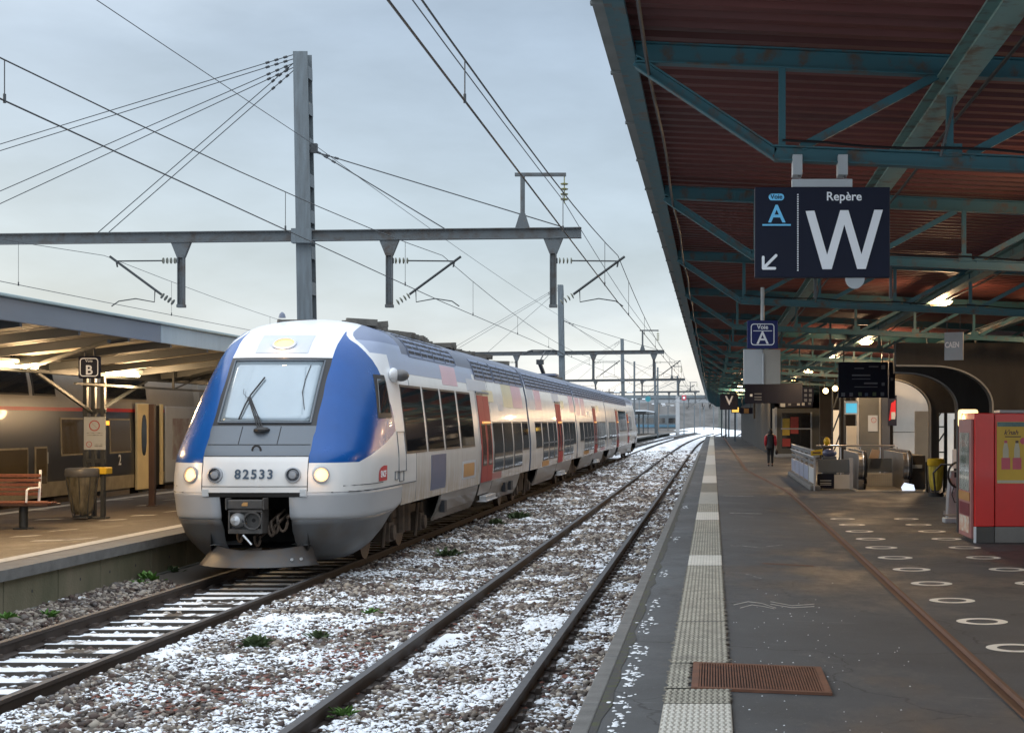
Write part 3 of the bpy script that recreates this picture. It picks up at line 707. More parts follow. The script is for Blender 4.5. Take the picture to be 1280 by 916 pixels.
def nose(tf, parent, full=True):
    """tf maps (w, Y, z) to world; parts: shell, skirt, windscreen, lamps..."""
    b = MB(); rows = []
    for z in ZR:
        h = half_row(z)
        rows.append([tf(-w, Y, z) for w, Y in h[::-1]]+[tf(w, Y, z) for w, Y in h[1:]])
    b.grid(rows); ncol = len(rows[0])-1; b.mi = []
    for i in range(len(ZR)-1):
        zm = (ZR[i]+ZR[i+1])/2
        for j in range(ncol):
            c = j-NH if j >= NH else NH-1-j
            if c < 10: k = 0 if zm < 1.76 else 2 if zm < 2.2 else 3 if zm < 3.24 else 0
            elif c < 22: k = 1 if 1.67 < zm < 3.70 else 0
            elif c < 24: k = 0
            else: k = 0 if zm < 3.33 else (4 if zm < 3.57 else 5)
            b.mi.append(k)
    shell = b.build('nose_shell', [M['whiteclean'], M['blue'], M['greypanel'], M['black'], M['bandblue'], M['louvre']], parent, smooth=True)
    # silver skirt in front and round the corners, its lower edge rising towards the bogie
    for sg in (-1, 1):
        for (m0, za, zb, nm) in (('skirt', .85, 1.243, 'skirt_upper'), ('skirt', 0, .85, 'skirt_lower')):
            s_ = MB(); rws = []
            for i in range(9):
                row = []
                for j in range(25):
                    t = j/24
                    Yb = 21.7+t*(24.85-21.7)
                    lo = interp(Yb, [(21.7,.2),(22.6,.24),(23.4,.42),(24.2,.80),(24.85,.95)])
                    a = max(za, lo) if za else lo; top = zb if za else max(.85, lo+.001)
                    if za and a > top-.02: a = top-.02
                    z = a+(top-a)*i/8
                    p = plan(z); sl = cumlen(p); sa = len_where(p, sl, lambda q: q[0] >= .49); se = len_where(p, sl, lambda q: q[1] >= 24.85 and q[0] > .8)
                    w, Y = at_len(p, sl, sa+(se-sa)*t)
                    row.append(tf(sg*w, Y, z))
                rws.append(row)
            s_.grid(rws); so = s_.build(nm, M['skirt'] if za else M['skirtlow'], parent, smooth=True)
            md = so.modifiers.new('Solid', 'SOLIDIFY'); md.thickness = .03
    # inner bulkhead + coupler pocket
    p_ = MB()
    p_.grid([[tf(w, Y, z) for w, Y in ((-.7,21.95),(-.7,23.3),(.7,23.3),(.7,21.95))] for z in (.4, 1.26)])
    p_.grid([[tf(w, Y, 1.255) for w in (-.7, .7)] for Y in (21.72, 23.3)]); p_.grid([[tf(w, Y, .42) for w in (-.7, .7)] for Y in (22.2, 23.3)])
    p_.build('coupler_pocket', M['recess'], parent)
    return shell
M['skirtlow'] = mat('grey_skirt_paint', (.095, .098, .102), .45, col2=(.085, .065, .05), cover=.38, sharp=.15, vscale=2.5, coat=.1)
tf0 = lambda w, Y, z: (XT+w, Y, z)
nose(tf0, train)
def npt(w, z, off=0.): return (XT+w, nose_y(z, w)-off, z)
def nose_patch(w0, w1, z0, z1, off, nw=16, nz=10, taper=0.):
    b = MB(); rows = []
    for i in range(nz+1):
        z = z0+(z1-z0)*i/nz; k = 1-taper*i/nz
        rows.append([npt((w0+(w1-w0)*j/nw)*k, z, off) for j in range(nw+1)])
    b.grid(rows); return b
ws = nose_patch(-.655, .655, 2.27, 3.165, .012).build('windscreen', M['shield'], train, smooth=True)
md = ws.modifiers.new('Solid', 'SOLIDIFY'); md.thickness = .008
# frame bead round the screen
fb = MB(); c = .675
loop = [npt(-c+2*c*i/12, 2.25, .016) for i in range(13)]+[npt(c, 2.25+.935*i/8, .016) for i in range(1, 9)]+[npt(c-2*c*i/12, 3.185, .016) for i in range(1, 13)]+[npt(-c, 3.185-.935*i/8, .016) for i in range(1, 9)]
fb.tube(loop, .016, 6); fb.build('windscreen_frame', M['greypanel'], train, smooth=True)
# small warm point lights added in front of the lenses tint the bezels
# seams of the grey panel below the screen
sm = MB()
for w in (-.29, .27): sm.tube([npt(w, 1.93, .002), npt(w, 2.19, .002)], .006, 4)
sm.tube([npt(-.74+1.48*i/14, 1.93, .002) for i in range(15)], .007, 4)
sm.tube([npt(-.745+1.49*i/14, 1.765, .002) for i in range(15)], .008, 4)
for w in (-.755, .755): sm.tube([npt(w, 1.27+.5*i/6, .001) for i in range(7)], .006, 4)
sm.build('panel_seam', M['black'], train)
# wiper
wp = MB()
piv = Vector(npt(0.0, 2.17, .05)); e1 = Vector(npt(-.27, 2.62, .06))
for d in (-.05, -.015, .02): wp.tube([piv+Vector((d, 0, .0)), e1+Vector((d*.5, -.02, 0))], .010, 5)
wp.tube([npt(-.36, 2.30, .05), npt(-.315, 2.52, .055), npt(-.27, 2.66, .055), npt(-.13, 2.92, .05)], .013, 5)
wp.tube([npt(-.3, 2.6, .05), npt(-.38, 2.68, .09), npt(-.4, 2.75, .05)], .004, 4)
wp.lathe([(.12,0),(.12,.03),(.07,.06),(.0001,.065)], 14, tuple(piv+Vector((0,.03,-.05))))
wp.build('windscreen_wiper', M['black'], train)
wr = MB(); wr.tube([npt(.50, 3.12, .03), npt(.47, 2.9, .035), npt(.47, 2.7, .035), npt(.55, 2.45, .03)], .006, 4); wr.build('wiper_hose', M['black'], train)
# lamps
def lamp(w, z, r, ring, lens, name, depth=.05, sx=1.0, tilt=None):
    x, y, zz = npt(w, z)
    L_ = MB().lathe([(r*1.28, .015), (r*1.24, -.025), (r*1.02, -.03), (r, .0), (r*.98, depth)], 24, (0, 0, 0), 'y')
    for i, v in enumerate(L_.v): L_.v[i] = (v[0]*sx, v[1], v[2])
    Q = MB().lathe([(r*.98, -.006), (r*.7, -.016), (r*.35, -.02), (.0001, -.021)], 24, (0, 0, 0), 'y')
    for i, v in enumerate(Q.v): Q.v[i] = (v[0]*sx, v[1], v[2])
    nrm = Vector((nose_y(z, w+.02)-nose_y(z, w-.02), -.04, 0)); yaw = math.atan2(nrm.x, -nrm.y)
    pit = -math.atan2(nose_y(z+.03, w)-nose_y(z-.03, w), .06)
    mx = Matrix.Translation((x, y, zz)) @ Matrix.Rotation(yaw, 4, 'Z') @ Matrix.Rotation(pit, 4, 'X')
    for q in (L_, Q): q.v = [tuple(mx @ Vector(v)) for v in q.v]
    o = L_.build(name, M[ring], train, smooth=True); Q.build('lens', M[lens], o, smooth=True)
    return o
lamp(-.935, 1.50, .095, 'lampring', 'headlight', 'headlight'); lamp(.935, 1.50, .095, 'lampring', 'headlight', 'headlight')
lamp(-.556, 1.50, .09, 'lampring', 'lamplens', 'marker_lamp'); lamp(.556, 1.50, .09, 'lampring', 'lamplens', 'marker_lamp')
for sx_ in (-.556, .556):
    x, y, z = npt(sx_, 1.50); MB().lathe([(.055, -.03), (.05, -.045), (.0001, -.05)], 18, (x, y, z), 'y').build('reflector', M['lampring'], train, smooth=True)
lamp(0., 3.44, .125, 'greypatch', 'toplight', 'roof_headlight', sx=1.2)
nose_patch(-.40, .40, 3.30, 3.60, .012, 12, 8).build('lamp_surround', M['greypatch'], train, smooth=True)
tx = MB().text('82533', .185, (XT+.0, nose_y(1.5, .0)-.010, 1.505), offset=.004, spacing=1.25, ext=.004, shear=.06)
tx.build('running_number', M['num'], train)
MB().lathe([(.075, -.012), (.06, -.016), (.045, -.012)], 18, npt(0, 1.855, .0), 'y').build('maker_badge', M['black'], train)
# lower lip of the white band and its brackets
lp = MB()
for z, r_ in ((1.335, .005),): lp.tube([npt(-.755+1.51*i/12, z, .003) for i in range(13)], r_, 4)
lp.build('band_seam', M['black'], train)
for sg in (-1, 1):
    s_ = MB(); s_.tube([(XT+sg*side_w(1.335, y)*1.001, y, 1.335) for y in (22.0, 22.2, 22.4, 22.7, 23, 23.4)], .006, 4); s_.tube([(XT+sg*side_w(1.248, y)*1.001, y, 1.248) for y in (21.86, 22.1, 22.3, 22.6, 23, 23.6, 24.2, 24.8, 26)], .008, 4)
    s_.build('side_seam', M['black'], train)
    MB().box(XT+sg*.70-.05, XT+sg*.70+.05, 21.70, 21.76, 1.19, 1.30).build('lifting_bracket', M['signgrey'], train, bevel=.008)
# coupler
TRAINLIGHTS = [(npt(-.935, 1.50, .16), 1.3), (npt(.935, 1.50, .16), 1.3), (npt(0, 3.44, .20), 1.6)]
cp = thing('coupler', '', '', (0,0,0)); cp.parent = train; del cp['label'], cp['category']
cp.location = (0, 0, 0); cp.matrix_parent_inverse = Matrix()
x = XT
MB().box(x-.30, x+.30, 21.50, 21.66, 1.02, 1.17).box(x-.33, x-.30, 21.48, 21.75, 1.0, 1.2).box(x+.30, x+.33, 21.48, 21.75, 1.0, 1.2).build('contact_cover', M['coupler'], cp, bevel=.015)
MB().prism([(x-.05, 1.07), (x+.05, 1.07), (x+.05, 1.13), (x-.02, 1.13), (x-.05, 1.10)], 21.492, 21.499).build('warning_sticker', M['orange'], cp)
hd = MB()
hd.box(x-.29, x+.29, 21.52, 21.60, .96, 1.0).box(x-.29, x+.29, 21.52, 21.60, .60, .68).box(x-.29, x-.26, 21.52, 21.60, .68, .96).box(x+.26, x+.29, 21.52, 21.60, .68, .96).box(x-.29, x+.29, 21.6, 21.9, .6, 1.0)
hd.lathe([(.155, 21.50), (.155, 21.6), (.125, 21.6), (.125, 21.5), (.155, 21.5)], 22, (x+.12, 0, .82), 'y')
hd.build('coupler_head', M['coupler'], cp, bevel=.008)
MB().lathe([(.13, 21.6), (.12, 21.5), (.08, 21.40), (.0001, 21.38)], 18, (x-.13, 0, .83), 'y').build('coupling_cone', M['steelbright'], cp, smooth=True)
MB().lathe([(.12, 21.605), (.0001, 21.598)], 18, (x+.12, 0, .82), 'y').build('coupling_funnel', M['recess'], cp)
MB().bar((x-.12, 21.5, .80), (x-.02, 21.47, .82), .03, .05).bar((x-.16, 21.45, .76), (x-.16, 21.45, .90), .03).build('hook', M['slot'], cp)
MB().tube([(x, 21.8, .82), (x, 23.2, .82)], .12, 12).box(x-.2, x+.2, 22.2, 22.6, .55, .75).build('draw_bar', M['bogie'], cp)
for dx, zz, rr in ((.42, .78, .16), (.55, .86, .20), (.36, .70, .13), (-.18, .56, .10), (.12, .52, .12)):
    pts = [(x+dx+rr*.5*math.cos(a), 21.75+.1*math.sin(a*.5), zz-rr*1.2*math.sin(a)) for a in np.linspace(0, math.pi, 9)]
    MB().tube([(pts[0][0], 22.3, pts[0][2]+.1)]+pts+[(pts[-1][0], 22.3, pts[-1][2]+.1)], .024, 7).build('hose', M['bogie'], cp, smooth=True)
MB().tube([(x-.03, 21.5, .58), (x+.12, 21.48, .42)], .02, 7).build('release_handle', M['steelbright'], cp)
sc_, p0_, p1_ = .84, Vector((XT, 21.5, .82)), Vector((XT-.07, 21.5, .86))
cp.scale = (sc_,)*3; cp.location = p1_-sc_*p0_-(1-sc_)*Vector(train.location)
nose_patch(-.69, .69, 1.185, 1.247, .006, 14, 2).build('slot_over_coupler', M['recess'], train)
# snow plough / apron
ap = MB(); rows = []
for i in range(15):
    t = -1+2*i/14
    yo = 21.36+.55*abs(t)**2.4
    rows.append([(x+t*.70, yo+.24, .485-.05*(1-t*t)), (x+t*.71, yo+.22, .47-.05*(1-t*t)), (x+t*.80, yo+.08, .30), (x+t*.86, yo, .205), (x+t*.86, yo+.05, .2)])
ap.grid(rows); po = ap.build('apron', mat('dark_apron_paint', (.052, .053, .056), .5, col2=(.07, .05, .035), cover=.42, sharp=.15, vscale=4), train, smooth=True)
md = po.modifiers.new('Solid', 'SOLIDIFY'); md.thickness = .02
for s_ in (-1, 1):
    fl = MB(); fl.grid([[(x+s_*.7, 21.9, .48), (x+s_*.35, 22.3, .46)], [(x+s_*.72, 22.3, .5), (x+s_*.5, 22.7, .5)]]); fl.build('apron_bracket', M['steelbright'], train)
for w in (.56, .66): MB().lathe([(.0001,-.012),(.022,-.012),(.022,.02)], 8, (x+w, 21.36+.55*(w/.8)**2.4+.045, .30), 'y').build('apron_bolt', M['steelbright'], train)

# ---------------- car bodies
def cross(zlo=.90):
    r = [(Wf(z), z) for z in (zlo, 1.1, 1.25, 1.45, 1.7, 1.98, 2.26, 2.58, 2.9, 3.1, 3.3, 3.42, 3.55, 3.63, 3.7, 3.76, 3.82, 3.87, 3.90, 3.93, 3.95, 3.965)]
    return [(w, z) for w, z in r]+[(-w, z) for w, z in r[::-1][1:]]
def car_shell(y0, y1):
    b = MB(); cr = cross(); nn = len(cr)
    b.grid([[(XT+w, y, z) for w, z in cr] for y in np.linspace(y0, y1, 6)])
    b.mi = []
    for i in range(5):
        for j in range(nn-1):
            zm = (cr[j][1]+cr[j+1][1])/2; b.mi.append(0 if zm < 3.3 else (1 if zm < 3.42 else 2))
    o = len(b.v)
    for y in (y0, y1):
        o = len(b.v); b.v += [(XT+w, y, z) for w, z in cr]; b.m = 2; b.face(range(o, o+nn))
    return b.build('car_body', [M['white'], M['bandblue'], M['roofmetal']], train, smooth=True)
def spatch(Ya, Yb, za, zb, off, b=None, n=6, sg=1, ny=None):
    """curved panel lying on the carriage side, closed back to the body at its rims"""
    b = b or MB(); rows = []
    ny = ny or max(1, int((Yb-Ya)/.5)) if Yb > 25.9 else 6
    zs = [za+(zb-za)*i/n for i in range(n+1)]
    def p(z, Y, o_): return (XT+sg*(side_w(z, Y)+o_), Y, z)
    ysl = [Ya+(Yb-Ya)*j/ny for j in range(ny+1)]
    rows.append([p(za, Y, -.01) for Y in [Ya]+ysl+[Yb]])
    for z in zs: rows.append([p(z, Ya, -.01)]+[p(z, Y, off) for Y in ysl]+[p(z, Yb, -.01)])
    rows.append([p(zb, Y, -.01) for Y in [Ya]+ysl+[Yb]])
    b.grid(rows); return b
def window(Ya, Yb, za, zb, car, bar_z=None):
    g_ = spatch(Ya, Yb, za, zb, .006).build('window', M['black'], car, smooth=True)
    spatch(Ya+.035, Yb-.035, za+.04, zb-.04, .011).build('pane', M['glass'], g_, smooth=True)
    if bar_z: spatch(Ya+.01, Yb-.01, bar_z-.02, bar_z+.02, .016, n=1).build('transom', M['greypanel'], g_)
    return g_
def door(Ya, Yb, za, zb, car):
    d = spatch(Ya-.06, Yb+.06, za-.02, zb+.05, .005).build('door_frame', M['greypanel'], car, smooth=True)
    ym = (Ya+Yb)/2
    for a, c in ((Ya, ym-.012), (ym+.012, Yb)):
        l = spatch(a, c, za, zb, .014, ny=2).build('door_leaf', M['red'], d, smooth=True)
        sl_ = spatch(a+.13, c-.13, za+.36, 2.22, .018, ny=2).build('window_seal', M['black'], l, smooth=True)
        spatch(a+.16, c-.16, za+.40, 2.18, .022, ny=2).build('door_window', M['redglass'], d, smooth=True)
    spatch(ym-.012, ym+.012, za, zb, .012, ny=1).build('door_gap', M['black'], d)
    spatch(Ya-.1, Yb+.1, zb+.05, zb+.09, .03, n=1).build('rain_strip', M['greypanel'], d)
    MB().tube([(XT+Wf(2.24)+.03, Ya+.35, 2.24), (XT+Wf(2.24)+.03, Yb-.35, 2.24)], .03, 6).build('door_lamp', M['toplight2'], d)
    # step under the door
    st = MB(); w = Wf(.8); st.box(XT+w-.05, XT+w+.16, Ya-.05, Yb+.05, .50, .53).box(XT+w-.02, XT+w+.14, Ya+.1, Yb-.1, .53, .63)
    st.build('door_step', M['steelbright'], d, bevel=.01)
M['toplight2'] = emis('door_lamp_glow', (1., .5, .15), .5)
PO = [0]
def patch(m, Ya, Yb, za, zb, car, name='coloured_panel'):
    PO[0] += 1
    return spatch(Ya, Yb, za, zb, .003+.0012*(PO[0] % 5)).build(name, M[m], car, smooth=True)
def louvres(y0, y1, car, zs=3.22):
    n = max(1, round((y1-y0)/1.25)); L_ = (y1-y0)/n
    pn = spatch(y0, y1, zs-.02, zs+.44, .012, n=6).build('louvre_panel', M['louvre'], car, smooth=True)
    for k in range(n):
        a = y0+k*L_; b = MB()
        for i in range(4):
            z = zs+.04+.098*i
            for h in range(2): spatch(a+.08+h*(L_*.48), a+.08+h*L_*.48+L_*.40, z, z+.05, .019, b, n=1, ny=1)
        b.build('louvre_slots', M['slot'], pn)
    for k in range(n+1): spatch(y0+k*L_-.015, y0+k*L_+.015, zs, zs+.42, .026, n=3, ny=1).build('louvre_rib', M['roofmetal'], pn)
def roof_kit(y0, y1, dens, car):
    y = y0
    while y < y1-.3:
        b = MB()
        l = random.uniform(.25, 1.1); h = random.uniform(.01, .07); w = random.uniform(.25, .6)
        if random.random() < dens:
            for sg in (-1, 1):
                if b.v: b.build('roof_equipment', M['roofkit'], car); b = MB()
                xo = random.uniform(-.25, .1)+sg*.45
                b.box(XT+xo-w*.5, XT+xo+w*.5, y, min(y+l*.8, y1), 3.86, 3.93+h)
                
                for q in range(4): b.bar((XT+xo+random.uniform(-.3,.1), y+q*l*.22, 3.90+random.uniform(0,.06)), (XT+xo+random.uniform(.1,.45), y+q*l*.22+random.uniform(-.1,.25), 3.88+random.uniform(0,.08)), random.uniform(.05,.14), random.uniform(.05,.12))
        y += l
        if b.v: b.build('roof_equipment', M['roofkit'], car)
def skirts(y0, y1, car, lo=.40):
    b = MB(); rows = []
    for z in (lo, .55, .75, .896): rows.append([(XT+Wf(z)-.005, y, z) for y in np.linspace(y0, y1, 8)])
    b.grid(rows); so = b.build('skirt_panel', M['skirtside'], car)
    md = so.modifiers.new('Solid', 'SOLIDIFY'); md.thickness = .04; md.offset = -1
    b = MB(); b.grid([[(XT-Wf(z), y, z) for y in (y0, y1)] for z in (lo, .896)]); b.build('skirt_panel', M['skirtside'], car)
    return so
def bogie(yc, wb=2.7):
    bg = bpy.data.objects.new('bogie', None); C.objects.link(bg); bg.parent = train; bg.location = Vector((XT, yc, 0))-Vector(train.location)
    for ya in (yc-wb/2, yc+wb/2):
        b = MB()
        for sg in (-1, 1):
            b.lathe([(.001, -.06), (.40, -.06), (.42, -.07), (.45, -.06), (.43, .06), (.40, .055), (.001, .055)], 22, (XT+sg*.74, ya, .43), 'x')
        b.tube([(XT-.74, ya, .43), (XT+.74, ya, .43)], .08, 8)
        b.build('wheelset', M['wheel'], bg, smooth=True)
    b = MB()
    for sg in (-1, 1):
        xx = XT+sg*1.02
        b.box(xx-.09, xx+.09, yc-wb/2-.3, yc+wb/2+.3, .62, .78); b.box(xx-.09, xx+.09, yc-.7, yc+.7, .40, .62)
    b.build('bogie_frame', M['bogie'], bg, bevel=.03)
    for sg in (-1, 1):
        xx = XT+sg*1.10
        for ya in (yc-wb/2, yc+wb/2):
            b = MB(); b.box(xx-.13, xx+.13, ya-.17, ya+.17, .28, .60); b.lathe([(.13, 0), (.13, .06), (.001, .07)], 12, (xx+sg*.13, ya, .43), 'x')
            b.tube([(xx+sg*.02, ya+.3, .3), (xx+sg*.02, ya+.3, .78)], .07, 8); b.tube([(xx+sg*.06, ya-.35, .2), (xx+sg*.1, ya-.3, .8)], .035, 6); b.build('axle_box', M['bogie'], bg, bevel=.01)
        for dy in (-.25, .25): MB().tube([(xx+.02, yc+dy, .35), (xx+.02, yc+dy, .9)], .11, 10).build('air_spring', M['bogie'], bg)
    MB().box(XT-1.0, XT+1.0, yc-wb/2-.5, yc+wb/2+.5, .78, .9).build('bolster', M['recess'], bg)
def under(y0, y1, car):
    MB().box(XT-1.25, XT+1.15, y0, y1, .45, .89).build('underframe', M['recess'], car)

cars = []
c1 = car_shell(YEND, 42.12); cars.append(c1)
for a, d in ((25.2+.85, 27.05), ): pass
# windows of the leading car (some lie over the joint between nose and body)
MB_ = None
for a, d in ((25.2, 26.98), (27.15, 28.75), (28.92, 30.55), (30.75, 32.45)): window(a, d, 1.73, 2.88, c1)
door(33.35, 35.0, .92, 2.84, c1)
for a, d, zb in ((35.3, 36.85, 1.09), (37.0, 38.62, 1.09), (38.85, 40.5, 1.09), (40.72, 41.95, 1.50)): window(a, d, zb, 2.26, c1)
patch('bandblue', 24.75, 33.2, 3.08, 3.36, c1); patch('pinkpatch', 29.4, 31.1, 2.98, 3.36, c1); patch('greypatch', 32.3, 35.0, 2.93, 3.18, c1)
patch('bluepatch', 27.4, 28.9, 1.02, 1.66, c1); patch('redpatch', 35.05, 36.6, .92, 1.08, c1)
patch('yellowpatch', 37.6, 39.35, 2.62, 3.19, c1); patch('pinkpatch', 39.4, 41.3, 2.62, 3.19, c1)
g1 = spatch(30.8, 32.5, 1.08, 1.45, .006).build('grille_frame', M['greypatch'], c1); spatch(30.95, 32.3, 1.13, 1.40, .012).build('grille', M['orange'], g1)
patch('yellowpatch', 34.25, 35.9, 2.72, 2.98, c1, 'air_intake'); patch('greypatch', 36.6, 37.3, 2.52, 2.68, c1, 'hatch')
for y in (26.02, 33.15, 35.2): spatch(y-.006, y+.006, .92, 3.3, .004, ny=1).build('body_joint', M['greypanel'], c1)
louvres(26.6, 31.4, c1, 3.42); louvres(33.6, 36.4, c1); louvres(36.6, 41.9, c1)
roof_kit(25.6, 34, .95, c1); roof_kit(35, 41, .35, c1); skirts(28.6, 33.1, c1); skirts(35.2, 40.2, c1); under(28.2, 40.6, c1)
sk = MB(); spatch(33.3, 35.1, .64, .90, .0, sk); sk.build('door_well', M['skirtside'], c1)
for ya, yb in ((28.75, 29.0), (37.2, 37.6), (38.2, 38.6)): MB().box(XT+1.38, XT+1.475, ya, yb, .55, .77).build('vent_box', M['slot'], c1)
bogie(26.5); bogie(42.3)
# nose side details: cab window, logo, hatches, mirror pod
def slant(Yb0, Yt0, Yb1, Yt1, za, zb, off):
    b = MB(); rows = []; n = 10
    pt = lambda z, Y, o_: (XT+side_w(z, Y)+o_, Y, z)
    for i in range(n+1):
        t = i/n; z = za+(zb-za)*t; a = Yb0+(Yt0-Yb0)*t; c = Yb1+(Yt1-Yb1)*t
        rows.append([pt(z, a, -.01)]+[pt(z, a+(c-a)*j/8, off) for j in range(9)]+[pt(z, c, -.01)])
    b.grid(rows); return b
cw = slant(23.42, 23.72, 24.28, 24.20, 2.32, 3.0, .010).build('cab_side_window', M['black'], train, smooth=True)
slant(23.54, 23.80, 24.20, 24.13, 2.40, 2.93, .017).build('pane', M['glass'], cw, smooth=True)
lowp = spatch(24.84, 26.0, .90, 1.252, .0).build('lower_side_panel', M['white'], train, smooth=True)
def hatch(Ya, Yb, za, zb):
    b = MB(); t = .012
    for q in ((Ya, Yb, za, za+t), (Ya, Yb, zb-t, zb), (Ya, Ya+t*1.5, za, zb), (Yb-t*1.5, Yb, za, zb)): spatch(*q, .012, b, n=2, ny=2)
    b.build('hatch_seam', M['greypanel'], train)
hatch(24.55, 25.15, 1.45, 2.1); hatch(24.25, 24.5, 1.33, 1.47); hatch(24.6, 24.95, 1.29, 1.46)
# logo: rounded quarter-leaf badge with white letters
lg = MB(); zl0, zl1, Ya, Yb = 1.355, 1.585, 23.12, 23.66; rows = []
def sp_(z, Y, o_): return (XT+side_w(z, Y)+o_, Y, z)
for i in range(9):
    z = zl0+(zl1-zl0)*i/8; t = i/8; ins = .30*(1-math.sqrt(max(0, 1-max(0, (t-.45)/.55)**2)))
    rows.append([sp_(z, Ya+ins+(Yb-Ya-ins)*j/6, .006) for j in range(7)])
lg.grid(rows); lo = lg.build('logo_badge', M['logored'], train, smooth=True)
lt = MB().text('SNCF', .135, (0, 0, 0), rot=(0, 0, 0), offset=.004, spacing=.85, ext=.001)
lt.v = [sp_(1.455+y*1.0, 23.40+x_*1.25, .009+z) for x_, y, z in lt.v]
lt.build('logo_lettering', M['signwhite'], lo, recalc=False)
pod = MB().sphere((XT+1.43, 24.95, 3.02), (.13, .22, .10), 14, 10); pod.build('camera_pod', M['skirtlow'], train, smooth=True)
MB().sphere((XT+1.35, 24.75, 3.02), (.07, .28, .12), 14, 10).build('camera_base', M['whiteclean'], train, smooth=True)
MB().lathe([(.06, 3.94), (.045, 4.0), (.015, 4.03), (.0001, 4.035)], 10, (XT-.42, 24.6, 0)).build('roof_horn', M['roofmetal'], train)

def mid_car(y0, y1, door_y, wins, patches, name_seed):
    c = car_shell(y0, y1); cars.append(c)
    for a, d, zb in wins: window(a, d, zb, 2.26, c, bar_z=1.62 if zb < 1.3 else None)
    door(door_y, door_y+1.55, .92, 2.84, c)
    for p in patches: patch(*p, c)
    louvres(y0+.25, y1-.25, c); skirts(y0+1.9, door_y-.15, c); skirts(door_y+1.7, y1-1.9, c); under(y0+1.6, y1-1.6, c); roof_kit(y0+1, y1-1, .15, c)
    sk = MB(); spatch(door_y-.1, door_y+1.65, .64, .90, .0, sk); sk.build('door_well', M['skirtside'], c)
    return c
mid_car(42.46, 56.85, 49.9, [(43.7,45.2,1.5),(45.5,46.95,1.1),(47.2,48.6,1.1),(48.75,49.6,1.1),(51.9,53.1,1.1),(53.2,54.0,1.1),(54.15,55.3,1.1),(55.4,56.4,1.45)],
        [('greypatch',42.7,44.2,2.6,3.19),('pinkpatch',44.4,46.0,2.6,3.19),('yellowpatch',51.8,52.9,2.7,2.98),('pinkpatch',55.0,56.6,2.6,3.2),('orange',45.4,47.2,.92,1.08),('greypatch',49.4,51.4,2.92,3.2),('greypatch',52.4,54.6,.95,1.1)], 2)
bogie(56.98)
mid_car(57.12, 72.95, 65.3, [(58.3,59.9,1.5),(60.2,61.7,1.1),(61.9,63.4,1.1),(63.6,65.0,1.1),(67.2,68.5,1.1),(68.7,70.0,1.1),(70.2,71.3,1.1),(71.4,72.4,1.4)],
        [('pinkpatch',57.6,59.2,2.5,3.18),('pinkpatch',59.8,61.6,2.5,3.18),('greypatch',62.5,63.4,2.5,2.7),('yellowpatch',67.4,69,2.7,2.98),('orange',60.0,62.4,.95,1.1),('pinkpatch',69,71.5,.95,1.1)], 3)
bogie(73.1)
c4 = car_shell(73.25, 99.0); cars.append(c4)
for a, d, zb in ((74.6,76.2,1.4),(76.5,78.0,1.1),(78.2,79.8,1.1)): window(a, d, zb, 2.26, c4, 1.62)
door(80.6, 82.2, .92, 2.84, c4); door(90.8, 92.2, 1.0, 2.7, c4)
for a, d in ((83,84.6),(84.8,86.4),(86.6,88.2),(88.4,90)): window(a, d, 1.73, 2.88, c4)
window(93, 95.4, 1.73, 2.6, c4); louvres(73.5, 84, c4); louvres(84.2, 92, c4); skirts(75, 80.4, c4); skirts(82.4, 96, c4); under(75, 97, c4); bogie(98.5)
nose(lambda w, Y, z: (XT+w, 125.0-Y, z), train)
for ya, yb in ((42.12, 42.46), (56.85, 57.12), (72.95, 73.25)):
    b = MB(); cr = cross(.95); b.grid([[(XT+w*.94, y, z*.985) for w, z in cr] for y in (ya-.02, yb+.02)]); b.build('gangway_bellows', M['black'], train)
# pantograph raised to the contact wire
pg = bpy.data.objects.new('pantograph', None); C.objects.link(pg); pg.parent = train; pg.location = Vector((XT, 58.6, 4.0))-Vector(train.location)
MB().box(XT-.55, XT+.55, 58, 59.2, 4.02, 4.1).build('pantograph_base', M['roofmetal'], pg)
MB().bar((XT, 58.9, 4.1), (XT-.05, 57.9, 4.5), .12).build('lower_arm', M['darksteel'], pg); MB().box(XT-.16, XT+.1, 57.75, 58.05, 4.44, 4.62).build('knee', M['darksteel'], pg)
MB().tube([(XT-.04, 57.9, 4.55), (XT+.05, 58.9, 5.0)], .03, 6).tube([(XT+.02, 57.95, 4.5), (XT+.3, 59, 5.0)], .012, 5).build('upper_arm', M['galvdark'], pg)
hb = MB()
for y in (58.75, 59.1): hb.tube([(XT-.78, y, 4.86), (XT-.6, y, 4.98), (XT-.45, y, 5.02), (XT+.45, y, 5.02), (XT+.6, y, 4.98), (XT+.78, y, 4.86)], .022, 6)
for w in (-.45, 0, .45): hb.bar((XT+w, 58.75, 5.0), (XT+w, 59.1, 5.0), .03)
hb.build('collector_head', M['darksteel'], pg)
